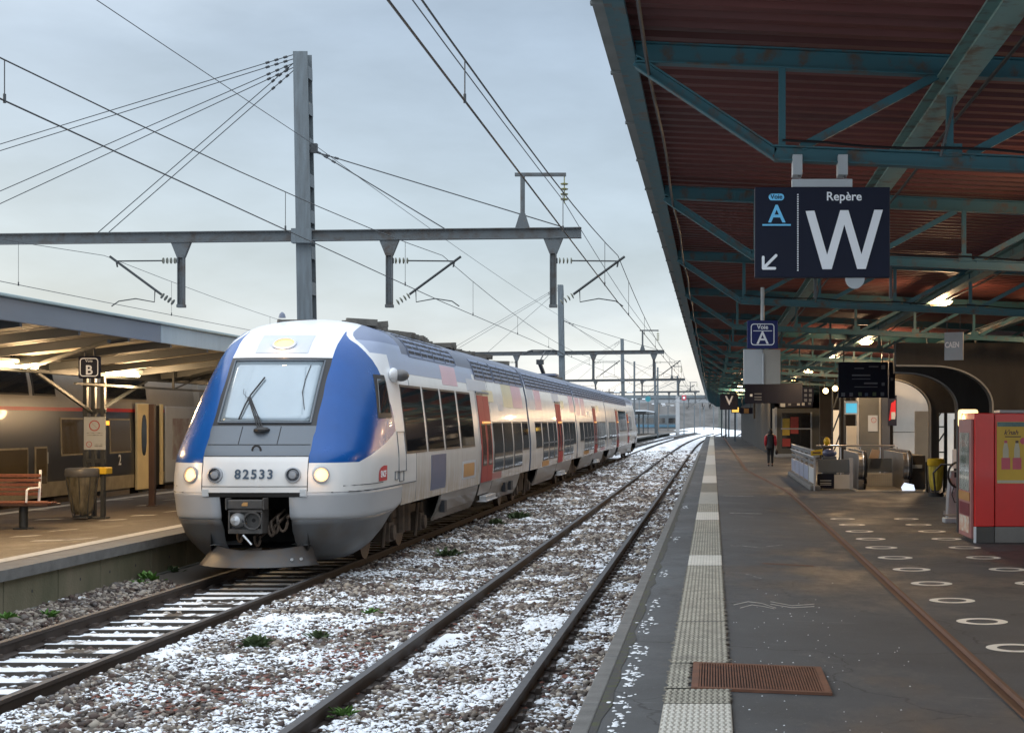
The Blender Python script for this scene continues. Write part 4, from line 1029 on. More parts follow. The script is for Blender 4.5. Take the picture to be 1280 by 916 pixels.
# ================================================================== overhead line: gantries, wires
GY = [(36.0, 'first', 4), (97.0, 'second', 4), (160.0, 'third', 3), (224.0, 'fourth', 2), (288.0, 'fifth', 2)]
def insulator(b, a, d, n=4, r=.075, L_=.36):
    a = Vector(a); d = Vector(d).normalized()
    for k in range(n):
        c = a+d*(L_*(k+.5)/n); b.tube([c-d*.022, c-d*.004, c+d*.012], [r, r*.95, r*.35], 10)
def gantry(yg, label, mast_tilt=-.19, lod=0):
    bx = curve_x(yg); zb = 6.62
    tl = .011
    X0 = -26.0 if lod == 0 else -17.2
    def zz(x): return zb+tl*(x+10)
    gt = thing('catenary_gantry', label, 'gantry', (-9.5+bx, yg, 0), 'overhead line gantries across the tracks')
    sec = []
    # mast: H section with a slotted web
    b = MB(); n = 12; top = 10.98
    xm = -9.53+bx
    def mx(z): return xm+mast_tilt*z/top
    for dy in (-.19, .19):
        b.prism([(mx(-.3)-.19, -.3), (mx(-.3)+.19, -.3), (mx(top)+.17, top), (mx(top)-.17, top)], yg+dy-.012, yg+dy+.012)
    b.prism([(mx(-.3)-.012, -.3), (mx(-.3)+.012, -.3), (mx(top)+.012, top), (mx(top)-.012, top)], yg-.178, yg+.178)
    for z in np.arange(1, 10.8, .85):   # batten plates along the open right side, leaving slots
        b.prism([(mx(z)+.165, z), (mx(z)+.185, z), (mx(z+.3)+.183, z+.3), (mx(z+.3)+.163, z+.3)], yg-.178, yg+.178)
    b.build('mast', M['galv'], gt)
    if lod == 0:
        MB().box(xm-.32, xm+.32, yg-.32, yg+.32, -.2, .62).build('mast_footing', M['dirtconc'], gt, bevel=.02)
    # beam: I section in front of the mast
    b = MB(); xe = -3.09+bx
    def seg(zo, h, w, yo):
        o = len(b.v)
        for x in (X0+bx, xe):
            z = zz(x-bx)+zo
            b.v.extend([(x, yg-.28+yo-w/2, z-h/2), (x, yg-.28+yo+w/2, z-h/2), (x, yg-.28+yo+w/2, z+h/2), (x, yg-.28+yo-w/2, z+h/2)])
        for q in ((0,1,2,3),(7,6,5,4),(0,4,5,1),(1,5,6,2),(2,6,7,3),(3,7,4,0)): b.face([o+i for i in q])
    seg(.115, .022, .18, 0); seg(-.115, .022, .18, 0); seg(0, .21, .02, 0)
    b.build('beam', M['galvdark'], gt)
    MB().box(mx(zb)-.24, mx(zb)+.24, yg-.38, yg-.17, zb-.17, zb+.17).build('beam_clamp', M['galv'], gt)
    for x, left in ((-12.49, True), (-7.6, False), (-3.75, False)) if lod < 2 else ((-7.6, False), (-3.75, False)):
        xw = x+bx; zt = zz(x)-.126; zl = 4.96; y = yg-.28
        b = MB(); b.prism([(xw-.23, zt), (xw+.23, zt), (xw+.085, zt-.36), (xw-.085, zt-.36)], y-.06, y+.06)
        d = b.build('drop_post_head', M['galvdark'], gt)
        b = MB(); b.box(xw-.075, xw-.055, y-.07, y+.07, zl, zt-.3).box(xw+.055, xw+.075, y-.07, y+.07, zl, zt-.3).box(xw-.055, xw+.055, y-.01, y+.01, zl, zt-.3)
        b.box(xw-.09, xw+.09, y-.08, y+.08, zl-.02, zl+.05); b.build('drop_post', M['galvdark'], gt)
        sg = -1 if left else 1
        cb = MB()
        tip = Vector((xw+sg*1.68, y, 6.14)); knee = Vector((xw+sg*.17, y, 5.05))
        cb.tube([knee+Vector((sg*.3, 0, .2)), tip], .030, 7)
        cb.tube([(xw+sg*.45, y, 6.04), (xw+sg*1.55, y, 6.03)], .018, 6)
        cb.tube([tip+Vector((-sg*.15, 0, -.1)), tip+Vector((-sg*.18, 0, -.25))], .02, 5)
        q = knee+Vector((sg*.45, 0, .30)); cb.tube([q, q+Vector((sg*.01, 0, -.28)), q+Vector((sg*.45, 0, -.20)), q+Vector((sg*.85, 0, -.26)), q+Vector((sg*1.02, 0, -.38))], .014, 5)
        cb.box(xw+sg*.07-.03, xw+sg*.07+.03, y-.05, y+.05, 5.98, 6.1)
        co = cb.build('cantilever', M['darksteel'], gt, smooth=True)
        if lod < 2:
            ib = MB(); insulator(ib, (xw+sg*.12, y, 6.04), (sg, 0, 0)); insulator(ib, knee, (sg*.86, 0, .52), L_=.38); ib.build('insulator', M['insul'], co, smooth=True)
    # feeder post on top of the beam
    xp = -4.47+bx; y = yg-.28; z0 = zz(-4.47)+.12
    b = MB(); b.prism([(xp-.17, z0), (xp+.17, z0), (xp+.06, z0+.35), (xp-.06, z0+.35)], y-.06, y+.06); b.tube([(xp, y, z0+.2), (xp, y, z0+1.22)], .055, 8)
    b.box(xp-.18, xp+1.02, y-.04, y+.04, z0+1.22, z0+1.30); fo = b.build('feeder_post', M['galvdark'], gt)
    ib = MB(); ib.tube([(xp+.98, y, z0+1.22), (xp+.98, y, z0+.58)], .014, 5)
    for k in range(4): c_ = z0+1.05-k*.12; ib.tube([(xp+.98, y, c_+.02), (xp+.98, y, c_), (xp+.98, y, c_-.03)], [.03, .095, .08], 10)
    ib.build('insulator', M['insuly'], fo, smooth=True)
    # stays from the mast
    b = MB()
    def stay(a, c, r=.011):
        a = Vector(a); c = Vector(c); b.tube([a, c], r, 5)
        d = (c-a).normalized()
        for k in range(3): b.tube([a+d*(.15+k*.22), a+d*(.24+k*.22)], .03, 6)
    mt = lambda z: (mx(z)-.19, yg-.1, z)
    ends = ((10.92, -23.9), (10.82, -23.2), (10.72, -19.1), (10.62, -18.3), (10.72, -14.45), (10.55, -14.2)) if lod == 0 else ((10.8, -17), (10.7, -16.6), (10.6, -14.3))
    for z, xx in ends: stay(mt(z), (xx+bx, yg-.28, zz(xx)+.13))
    for z, xx in ((8.72, -6.3), (8.66, -3.5)): stay((mx(z)+.19, yg-.1, z), (xx+bx, yg-.28, zz(xx)+.13), .014)
    b.build('stay_cable', M['wire'], gt)
    if lod == 0: MB().box(mx(8.7)+.19, mx(8.7)+.34, yg-.16, yg-.04, 8.6, 8.82).build('stay_bracket', M['darksteel'], gt)
    return gt
for i, (yg, nm, k) in enumerate(GY):
    lab = ('tall steel catenary gantry nearest the camera, its mast rising behind the train nose', 'second catenary gantry, its mast rising over the train roof at mid length', 'third catenary gantry, beyond the train tail', 'fourth catenary gantry, small in the distance', 'fifth catenary gantry, smallest in the distance')[i]
    gantry(yg, lab, lod=0 if i == 0 else 1 if i < 3 else 2)
# lone masts between
for x, y, lab in ((-10.0, 185, 'thin grey mast right of the second gantry, standing alone'), (-8.2, 205, 'slender grey mast in front of the far embankment')):
    MBm = MB().box(x+curve_x(y)-.11, x+curve_x(y)+.11, y-.1, y-.08, -.3, 9.6).box(x+curve_x(y)-.11, x+curve_x(y)+.11, y+.08, y+.1, -.3, 9.6).box(x+curve_x(y)-.01, x+curve_x(y)+.01, y-.08, y+.08, -.3, 9.6)
    if y > 130: MBm.bar((x+curve_x(y), y, 6.6), (x+curve_x(y)+3.2, y, 8.0), .06)
    tag(MBm.build('catenary_mast', M['galv']), lab, 'mast', 'lone catenary masts')
# wires per track: contact, messenger sagging between supports, droppers
supp = [-27.0]+[y-.28 for y, _, _ in GY]+[352]
def wire(b, pts, r=.009): b.tube(pts, r, 5, caps=False)
def line(xc, label, stag=.2, xsh=0., r=1., zoff=0., group='overhead lines above the tracks', y_start=None):
    ol = thing('overhead_line', label, 'overhead wire', (xc, 8, 5), group)
    sx = [xc+(stag if i % 2 else -stag)*(-1) for i in range(len(supp))]
    cpts, mpts, dr = [], [], []
    for (ya, yb, xa, xb) in zip(supp, supp[1:], sx, sx[1:]):
        n = 16
        for i in range(n+(1 if yb == supp[-1] else 0)):
            t = i/n; y = ya+(yb-ya)*t; x = xa+(xb-xa)*t+curve_x(y)
            cpts.append((x, y, 5.07+zoff)); mz = 6.16+zoff-.80*(1-(2*t-1)**2); mpts.append((x+xsh, y, mz))
        nd = 7
        for k in range(nd):
            t = (k+.5)/nd; y = ya+(yb-ya)*t; x = xa+(xb-xa)*t+curve_x(y); mz = 6.16+zoff-.80*(1-(2*t-1)**2)
            if y > 3 and y < 170: dr.append(((x, y, 5.07+zoff), (x+xsh, y, mz)))
    b = MB(); wire(b, cpts, .0068*r); b.build('contact_wire', M['wire'], ol)
    b = MB(); wire(b, mpts, .006*r); b.build('messenger_wire', M['wire'], ol)
    b = MB()
    for a, c in dr: wire(b, [a, c], .004*r); b.tube([Vector(a)+Vector((0,0,-.02)), Vector(a)+Vector((0,0,.06))], .014, 5)
    b.build('dropper', M['wire'], ol)
line(-2.15, 'contact wire and messenger above the empty right track', .08, r=1.6)
line(-6.15, 'contact wire and messenger above the white and blue train', .2, r=1.3)
line(-14.1, 'contact wire and messenger above the dark train on the left', .2, r=1.1)
line(-20.4, 'faint overhead wires above the farthest left track', .2, r=1.)
def feeder(pts, label, r=.009, sag=.35):
    b = MB()
    for a, c in zip(pts, pts[1:]):
        a = Vector(a); c = Vector(c); n = 12
        ws_ = [a.lerp(c, i/n)-Vector((0,0,sag*4*(i/n)*(1-i/n))) for i in range(n+1)]
        wire(b, ws_, r)
    tag(b.build('feeder_cable', M['wire']), label, 'cable', 'feeder cables')
fx = -3.49
feeder([(fx-.03, -27, 7.4)]+[(fx+curve_x(y), y-.28, 7.42) for y, _, _ in GY], 'feeder cable hung from insulators at the tops of the gantry posts', .0095, .3)
feeder([(-9.5, -27, 8.85)]+[(-9.35+curve_x(y), y-.2, 8.75) for y, _, _ in GY], 'long slack cable strung from mast to mast above the island platform', .008, .15)
# ================================================================== island platform: canopy, furniture, dark train
LB = thing('platform_canopy', 'low grey canopy with lit lamps over the island platform', 'canopy', (-11.4, 28, ZB))
fx = -8.6
MB().box(fx-.03, fx, 8, 23.68, 3.49, 3.77).build('fascia', M['fascia'], LB, bevel=.01)
for k, (ya, yb) in enumerate(((23.70, 30), (30.01, 42), (42.01, 60), (60.01, 120))):
    MB().box(fx-.03, fx, ya, yb, 3.49, 3.77).build('fascia', M['fascialight'], LB, bevel=.01)
MB().box(fx-.20, fx+.06, 8, 120, 3.775, 3.815).build('roof_edge', M['ridge'], LB, bevel=.01)
for x0, x1, z0, z1 in ((fx-.03, -11.4, 3.56, 3.24), (-11.4, -14.2, 3.24, 3.56)):
    b = MB(); rows = []; y = 8.0; p = .25; i = 0
    while y < 120:
        for dy, dz in ((0, 0), (.04, .04), (.125, .04), (.165, 0)): rows.append([(x0, y+dy, z0+dz+.05), (x1, y+dy, z1+dz+.05)])
        y += p
    b.grid(rows); b.build('roof_sheet', M['soffit'], LB)
MB().box(-14.2, -8.63, 8, 120, 3.70, 3.74).build('roof_top', M['roofmetal'], LB)
for y in np.arange(10.2, 62, 1.75):
    b = MB(); b.bar((fx-.03, y, 3.50), (-11.32, y, 3.19), .07, .12); b.bar((-11.48, y, 3.19), (-14.2, y, 3.5), .07, .12); b.build('rafter', M['darksteel'], LB)
for y in (17.5, 24.5, 31.5, 38.5):
    MB().bar((fx-.1, y-2.6, 3.42), (-11.3, y+.4, 3.12), .05).build('wind_brace', M['darksteel'], LB)
b = MB(); b.box(-11.48, -11.32, 8, 120, 3.08, 3.46); b.build('girder', M['girder'] if 'girder' in M else M['darksteel'], LB, bevel=.01)
b = MB()
for y in np.arange(9, 62, 1.2): pass
# light lattice hanging below the girder, right of the column
b = MB(); b.bar((-11.0, 26.2, 2.92), (-11.0, 46, 2.92), .04)
for y in np.arange(31, 46, 2.4): b.bar((-11.0, y, 2.92), (-11.0, y, 3.3), .04); b.bar((-11.0, y, 2.92), (-11.0, y+1.6, 3.2), .025)
b.build('lattice_tie', M['darksteel'], LB)
for y in (14.5, 28.0, 41.5, 55.0, 68.5):
    b = MB()
    for dx in (-.15, 0, .17): b.box(-11.4+dx-.035, -11.4+dx+.035, y-.05, y+.05, ZB, 3.1)
    for z in (.9, 1.5, 2.42, 2.9): b.box(-11.6, -11.18, y-.03, y+.03, z, z+.08)
    c = b.build('column', M['darksteel'], LB, bevel=.006)
    s = MB(); s.bar((-11.4, y-.05, 2.42), (-11.4, y-2.35, 3.08), .05); s.bar((-11.4, y+.05, 2.42), (-11.4, y+2.6, 3.08), .05); s.bar((-11.4, y-2.35, 3.08), (-11.4, y-2.35, 3.3), .06)
    s.build('strut', M['darksteel'], c)
# lamps: long luminaires with a bright tube
M['tube'] = emis('warm_tube', (1., .80, .45), 14.)
LIGHTS = []
for k, (y, nm) in enumerate(((24.3, 'lit tube lamp above the slatted bench under the grey canopy'), (28.75, 'lit tube lamp right of the canopy column with the B sign'), (20.0, 'tube lamp of the low grey canopy nearest its front end'), (38.5, 'lit tube lamp of the low grey canopy behind the blue train nose'))):
    lt = thing('tube_lamp', nm, 'lamp', (-11.15, y, 3.0), 'tube lamps under the low grey canopy')
    MB().box(-11.28, -11.02, y-.85, y+.85, 3.20, 3.26).build('housing', M['signgrey'], lt, bevel=.01)
    MB().tube([(-11.15, y-.75, 3.165), (-11.15, y+.75, 3.165)], .042, 8).build('tube', M['tube'], lt, smooth=True)
    MB().bar((-11.15, y, 3.26), (-11.3, y, 3.4), .04).build('bracket', M['darksteel'], lt)
    LIGHTS.append(((-10.9, y, 2.95), 190, (1., .66, .34), .25))
# platform sign B on the column
sb = thing('platform_sign', 'square dark sign with a white letter B hanging under the low grey canopy', 'sign', (-9.5, 23.2, 2.9))
Yq = 23.2; p0, p1 = at(98, 473, Yq), at(126, 445, Yq)
MB().box(p0.x, p1.x, Yq-.02, Yq+.03, p0.z, p1.z).build('panel', M['navy'], sb, bevel=.03)
def frame_ring(x0, x1, z0, z1, y, t, r=.05):
    b = MB(); outer, inner = [], []
    for (cx_, cz_, a0) in ((x1-r, z1-r, 0), (x0+r, z1-r, 90), (x0+r, z0+r, 180), (x1-r, z0+r, 270)):
        for k in range(5):
            a = R(a0+k*22.5); outer.append((cx_+r*math.cos(a), y, cz_+r*math.sin(a))); inner.append((cx_+(r-t)*math.cos(a), y, cz_+(r-t)*math.sin(a)))
    b.grid([outer, inner], True); return b
frame_ring(p0.x+.03, p1.x-.03, p0.z+.03, p1.z-.03, Yq-.023, .014).build('border', M['signwhite'], sb)
MB().text('B', .20, ((p0.x+p1.x)/2, Yq-.024, (p0.z+p1.z)/2-.05), offset=.004).text('Voie', .06, ((p0.x+p1.x)/2, Yq-.024, p1.z-.075)).build('lettering', M['signwhite'], sb)
MB().tube([(p0.x+.1, Yq, p1.z), (p0.x+.1, Yq, 3.5)], .015, 6).tube([(p1.x-.1, Yq, p1.z), (p1.x-.1, Yq, 3.5)], .015, 6).build('hanger', M['darksteel'], sb)
# no smoking notice
ns = thing('notice_board', 'white no smoking notice fixed to the low grey canopy column', 'notice', (-11.4, 27.9, 1.7))
Yq = 27.9; p0, p1 = at(105, 562, Yq), at(132, 521, Yq)
MB().box(p0.x, p1.x, Yq-.015, Yq+.015, p0.z, p1.z).build('panel', M['signgrey'], ns, bevel=.008)
M['noticered'] = mat('notice_red', (.36, .05, .05), .5)
def ban(b, x, y, z, r):
    n = 20; b.grid([[(x+q*math.cos(2*math.pi*k/n), y, z+q*math.sin(2*math.pi*k/n)) for k in range(n)] for q in (r, r*.8)], True)
    b.bar((x-r*.6, y, z+r*.6), (x+r*.6, y, z-r*.6), r*.16, .002)
b = MB(); ban(b, (p0.x+p1.x)/2-.0, Yq-.018, p1.z-.16, .10); ban(b, p0.x+.10, Yq-.018, p0.z+.1, .055); b.build('symbol', M['noticered'], ns)
b = MB()
for i, z in enumerate((.29, .33, .5, .53)): b.box(p0.x+(.06 if i < 2 else .2), p1.x-.05, Yq-.018, Yq-.016, p1.z-z-.012, p1.z-z)
b.build('text_lines', M['noticegrey'] if 'noticegrey' in M else M['paintfaint'], ns)
# brown post
bp = MB().box(-11.66, -11.54, 31.4, 31.52, ZB, 2.62).box(-11.70, -11.50, 31.36, 31.56, ZB, ZB+.02)
tag(bp.build('post', M['brownsteel'], bevel=.01), 'brown steel post standing between the dark train door and the blue train nose', 'post')
# litter bin: hooped frame with a clear bag
bn = thing('litter_bin', 'litter bin with grey lid and a clear bag beside the low grey canopy column', 'litter bin', (-11.25, 27.2, ZB))
x, y = -11.28, 27.2
b = MB(); rows = []
for z, r in ((.09, .13), (.16, .18), (.3, .2), (.5, .235), (.7, .265), (.8, .275)):
    rows.append([(x+(r+.012*math.sin(k*5.1+z*9)+.008*math.sin(k*11))*math.cos(2*math.pi*k/28), y+(r+.012*math.sin(k*5.1+z*9))*math.sin(2*math.pi*k/28), ZB+z) for k in range(28)])
b.grid(rows, True); M['bag'] = mat('cloudy_plastic_bag', (.13, .115, .08), .25, var=.6, vscale=7, spec=.7, streak=(2, 2, .5))
b.build('bag', M['bag'], bn, smooth=True)
b = MB().lathe([(.285, ZB+.76), (.30, ZB+.78), (.30, ZB+.88), (.28, ZB+.91), (.2, ZB+.92), (.19, ZB+.86), (.0001, ZB+.85)], 26, (x, y, 0)); b.build('lid', M['skirtlow'], bn, smooth=True)
b = MB().box(x+.10, x+.42, y+.02, y+.3, ZB+.80, ZB+.92); M['yellow'] = mat('bright_yellow_plastic', (.72, .46, .02), .4, var=.1); b.build('yellow_flap', M['yellow'], bn, bevel=.015)
b = MB().box(x+.28, x+.34, y+.1, y+.16, ZB, ZB+.8); b.box(x+.1, x+.4, y+.0, y+.24, ZB, ZB+.03)
for a in np.linspace(0, 6.28, 10)[:-1]: b.tube([(x+.16*math.cos(a), y+.16*math.sin(a), ZB+.04), (x+.285*math.cos(a), y+.285*math.sin(a), ZB+.78)], .008, 5)
b.lathe([(.17, ZB+.03), (.17, ZB+.06), (.001, ZB+.06)], 16, (x, y, 0)); b.build('hoop_frame', M['darksteel'], bn)
# bench with slatted back
bc = thing('bench', 'slatted wooden bench with pale arm rests at the left photo edge', 'bench', (-11.3, 24.4, ZB))
M['slat'] = mat('red_brown_slat', (.17, .062, .038), .5, var=.3, vscale=4, streak=(6, .4, 6))
by0 = 24.4
p = lambda px, py, Y: at(px, py, Y)
bx0, bx1 = -13.2, -10.86
for i in range(5): MB().box(bx0, -11.02, by0+.55-.0-.01*i, by0+.58-.01*i+.0, ZB+.53+.075*i, ZB+.585+.075*i).build('back_slat', M['slat'], bc, bevel=.006)
for i in range(5): MB().box(bx0, -10.66 if i < 3 else -10.9, by0+.06+.095*i, by0+.14+.095*i, ZB+.415, ZB+.445).build('seat_slat', M['slat'], bc, bevel=.006)
for xx in (-11.04, -11.75, -12.5):
    b = MB(); b.tube([(xx, by0+.5, ZB+.40), (xx, by0+.56, ZB+.95)], .022, 6); b.tube([(xx, by0+.04, ZB+.44), (xx, by0+.06, ZB+.64), (xx, by0+.15, ZB+.66), (xx, by0+.5, ZB+.66)], .018, 6); b.build('arm_rest', M['signwhite'], bc, smooth=True)
for xx in (-11.2, -12.7):
    MB().tube([(xx, by0+.3, ZB), (xx, by0+.3, ZB+.40)], .07, 12).box(xx-.12, xx+.12, by0+.18, by0+.42, ZB, ZB+.02).build('leg', M['darksteel'], bc, smooth=True)
MB().box(bx0, -10.7, by0+.04, by0+.56, ZB+.375, ZB+.412).build('seat_frame', M['brownsteel'], bc, bevel=.01)

# ---------------- dark double-deck train behind
XG = -14.5
hs = thing('double_deck_train', 'dark grey double deck train with a red stripe behind the island platform', 'train', (XG-1.4, 30, 0))
M['charcoal'] = dirty_paint('charcoal_paint', (.035, .037, .045), (.07, .06, .045), .6, 1.4, .3)
M['taupe'] = mat('taupe_paint', (.36, .33, .29), .3, var=.12, coat=.3)
M['cream'] = mat('cream_door_paint', (.78, .64, .36), .4, var=.1)
M['stripe'] = mat('crimson_stripe', (.58, .035, .03), .35)
M['warmglass'] = mat('warm_window_glass', (.045, .034, .018), .06, var=.5, spec=1.)
M['warmglass'].node_tree.nodes['Principled BSDF'].inputs['Emission Color'].default_value = (1., .55, .2, 1); M['warmglass'].node_tree.nodes['Principled BSDF'].inputs['Emission Strength'].default_value = .022   # dimly lit saloon
def tgv_body(y0, y1, mats, zred=2.55):
    prof = [(0, .62), (.02, .95), (.02, 1.6), (0, 2.2), (-.02, 2.50), (-.025, 2.58), (-.06, 3.0), (-.14, 3.4), (-.30, 3.75), (-.55, 4.05), (-.95, 4.22), (-1.45, 4.28)]
    b = MB(); b.grid([[(XG+dx, y, z) for dx, z in prof]+[(XG-2.9-dx, y, z) for dx, z in prof[::-1][1:]] for y in np.linspace(y0, y1, 4)])
    nn = len(prof)*2-1; b.mi = []
    for i in range(3):
        for j in range(nn-1):
            jj = j if j < len(prof)-1 else nn-2-j
            b.mi.append(0 if prof[jj+1][1] <= 2.5 else 1 if prof[jj+1][1] <= 2.59 else 2)
            if prof[jj+1][1] <= .95: b.mi[-1] = 3
    b.m = 2
    for y in (y0, y1):
        o = len(b.v); ring_ = [(XG+dx, y, z) for dx, z in prof]+[(XG-2.9-dx, y, z) for dx, z in prof[::-1][1:]]
        b.v += ring_; b.face(range(o, o+nn))
    return b.build('coach_body', mats, hs, smooth=True)
M['creamband'] = mat('dirty_cream_band', (.34, .29, .20), .5, var=.3, vscale=3)
bod = tgv_body(14, 42.6, [M['charcoal'], M['stripe'], M['taupe'], M['creamband']])
bod2 = tgv_body(43.1, 72, [M['taupe'], M['taupe'], M['taupe'], M['creamband']])
def tpx(px0, py0, px1, py1):
    Y0_ = -XG*F/(CX-px0); Y1_ = -XG*F/(CX-px1)
    return Y0_, Y1_, CZ+(CY-py1)*(Y0_+Y1_)/2/F, CZ+(CY-py0)*(Y0_+Y1_)/2/F
def twin(Ya, Yb, za, zb, glass='warmglass', fr='creamband', off=.022):
    dx = lambda z: interp(z, [(.62,0),(.95,.02),(1.6,.02),(2.2,0),(2.5,-.02),(3.0,-.06),(3.4,-.14),(3.75,-.30)])
    b = MB(); e = .04
    b.grid([[(XG+dx(z)-.01, Ya, z), (XG+dx(z)+off, Ya, z), (XG+dx(z)+off, Yb, z), (XG+dx(z)-.01, Yb, z)] for z in (za, (za+zb)/2, zb)])
    for z in (za, zb): b.grid([[(XG+dx(z)-.01, Ya, z), (XG+dx(z)-.01, Yb, z)], [(XG+dx(z)+off, Ya, z), (XG+dx(z)+off, Yb, z)]])
    w_ = b.build('window', M[fr], bod if Ya < 42 else bod2)
    b = MB(); b.grid([[(XG+dx(z)+off+.004, Ya+e, z), (XG+dx(z)+off+.004, Yb-e, z)] for z in (za+e, (za+zb)/2, zb-e)]); b.build('pane', M[glass], w_)
    return w_
twin(*tpx(-60, 561, 33, 605)); twin(*tpx(42, 558, 57, 607)); twin(*tpx(75, 522, 106, 569)); twin(*tpx(136, 523, 162, 566))
twin(*tpx(-200, 561, -75, 610))
for a, d in ((18, 20.4), (21, 23.4), (24, 26.4), (27, 29.4), (30, 32.3), (32.5, 33.6), (36.5, 39)): twin(a, d, 2.82, 3.34, 'glass', 'black')
for a, d in ((44, 46), (46.4, 48.4), (49, 51)): twin(a, d, 2.85, 3.4, 'glass', 'black')
# open plug door in cream, swung out along the side
Ya, Yb, za, zb = tpx(166, 617, 181, 506); za, zb = .62, 2.72
dr = MB().box(XG+.03, XG+.10, 38.05, 38.85, .55, 2.72).build('door', M['cream'], bod, bevel=.02)
b = MB()
o = []
for k in range(20):
    a = 2*math.pi*k/20; o.append((38.48+.17*math.cos(a)*abs(math.cos(a))**-.3 if abs(math.cos(a)) > .01 else 38.48, 1.92+.52*math.sin(a)))
b.prism(o, XG+.10, XG+.108, 'yz'); b.build('door_window', M['glass'], dr)
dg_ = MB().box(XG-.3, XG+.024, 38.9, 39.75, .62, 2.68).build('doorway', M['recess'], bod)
MB().box(XG+.0, XG+.06, 39.78, 39.95, .62, 2.72).build('door_pillar', M['cream'], bod, bevel=.01)
MB().box(XG-.2, XG+.25, 38.9, 39.75, .44, .50).build('door_step', M['steelbright'], bod)
MB().text('2', .36, (XG+.028, 37.1, 1.32), rot=(90, 0, 90), offset=.006).build('class_number', M['signwhite'], bod)
MB().box(XG+.0, XG+.012, 36.2, 37.6, 2.18, 2.28).build('destination_display', emis('amber_display', (1., .42, .05), 1.6), bod)
MB().box(XG+.02, XG+.035, 32.9, 33.1, 1.35, 1.6).build('coach_label', M['signgrey'], bod)
# pale panels with a faded poster on the next coach
pn = MB().box(XG+.03, XG+.07, 40.1, 43.2, .66, 2.66).build('side_panel', M['greypatch'], bod, bevel=.01)
M['poster'] = mat('faded_poster', (.30, .24, .25), .5, col2=(.42, .44, .46), cover=.45, vscale=2.5)
MB().box(XG+.07, XG+.078, 40.6, 41.9, 1.25, 2.35).build('faded_picture', M['poster'], pn)
MB().box(XG+.03, XG+.08, 43.22, 43.4, .6, 2.7).build('panel_frame', M['darksteel'], bod)
MB().box(XG+.03, XG+.07, 43.45, 46.2, .66, 2.66).build('side_panel', M['greypatch'], bod2, bevel=.01)
for y0 in (16, 20, 24, 28):
    pass
for yc in (32.0, 34.2, 41.0, 44.5):
    b = MB()
    for sg in (0, -2.9+.2): b.lathe([(.001, -.06), (.42, -.06), (.44, .06), (.001, .06)], 18, (XG-.35+sg, yc, .43), 'x')
    b.box(XG-.28, XG-.1, yc-.5, yc+.5, .3, .6); b.build('wheelset', M['bogie'], hs, smooth=True)
for ya, yb in ((14, 31), (35.2, 38.0)):
    MB().box(XG-2.7, XG-.08, ya, yb, .18, .64).build('under_skirt', M['brownskirt'] if 'brownskirt' in M else M['skirtside'], hs)
MB().box(XG-2.6, XG-.3, 14, 72, .4, .66).build('underframe', M['recess'], hs)
MB().box(XG-2.4, XG-.5, 42.6, 43.1, .7, 4.0).build('gangway_bellows', M['black'], hs)
b = MB()
for y in np.arange(30, 46, .9): b.box(XG-1.0, XG-.7, y, y+.7, 4.2, 4.34)
b.build('roof_vents', M['roofmetal'], hs)
# ================================================================== covered platform: steel canopy
SL = -.044
def ztop(x): return 4.925+SL*(x+.51)
def zbot(x): return 4.20+SL*(x-.445)
cn = thing('station_canopy', 'steel station canopy with teal trusses and a dark red ribbed roof over the covered platform', 'canopy', (3, 20, .3))
XR = 9.4
# ribbed deck: ribs run across, spaced along the platform
b = MB(); rows = []; y = 2.0
while y < 196:
    for dy, dz in ((0, 0), (.02, .05), (.17, .05), (.19, 0)):
        rows.append([(-.66, y+dy, ztop(-.66)+.17+dz), (3, y+dy, ztop(3)+.17+dz), (XR, y+dy, ztop(XR)+.17+dz)])
    y += .30
b.grid(rows); b.build('roof_deck', M['deck'], cn)
b = MB(); b.grid([[(-.7, y, ztop(-.66)+.32), (XR, y, ztop(XR)+.32)] for y in (2, 196)]); b.build('roof_cover', M['roofmetal'], cn)
b = MB(); b.box(-.70, -.64, 2, 196, 4.93, 5.16); b.box(-.64, -.56, 2, 196, 4.90, 4.94); b.build('eaves_angle', M['teal'], cn)
b = MB(); b.box(-.80, -.705, 2, 196, 5.02, 5.22); b.build('gutter', M['gutter'], cn)
b = MB()
for k in range(98): b.box(-.80-.006, -.70, 2+2*k-.03, 2+2*k+.03, 5.0, 5.02)
b.build('gutter_bracket', M['gutter'], cn)
def make_truss(y):
    b = MB(); x1 = XR
    def ibeam(xa, za, xb, zb_, h=.12, w=.11):
        b.bar((xa, y, za+h/2-.006), (xb, y, zb_+h/2-.006), w, .012); b.bar((xa, y, za-h/2+.006), (xb, y, zb_-h/2+.006), w, .012); b.bar((xa, y, za), (xb, y, zb_), .012, h-.024)
    ibeam(-.56, ztop(-.56), x1, ztop(x1), .15)
    ibeam(.445, zbot(.445), x1, zbot(x1), .11)
    ibeam(-.56, ztop(-.56)-.06, .445, zbot(.445), .10, .09)
    xv = .50; k = 0
    while xv < x1:
        b.bar((xv, y-.02, zbot(xv)+.05), (xv, y-.02, ztop(xv)-.07), .05, .05)
        if k > 0: b.box(xv-.06, xv+.09, y-.008-.03, y+.008-.03, zbot(xv)+.03, zbot(xv)+.12)
        b.bar((xv+.14, y, zbot(xv+.14)+.05), (xv+1.12, y, ztop(xv+1.12)-.07), .045, .06)
        xv += 1.21; k += 1
    return b.build('truss', M['teal'], cn)
tr0 = None
for k in range(-1, 28):
    y = 11.0+6.7*k
    if tr0 is None: tr0 = make_truss(y)
    else:
        c = tr0.copy(); C.objects.link(c); c.parent = cn; c.location = tr0.location+Vector((0, 6.7*(k+1), 0))
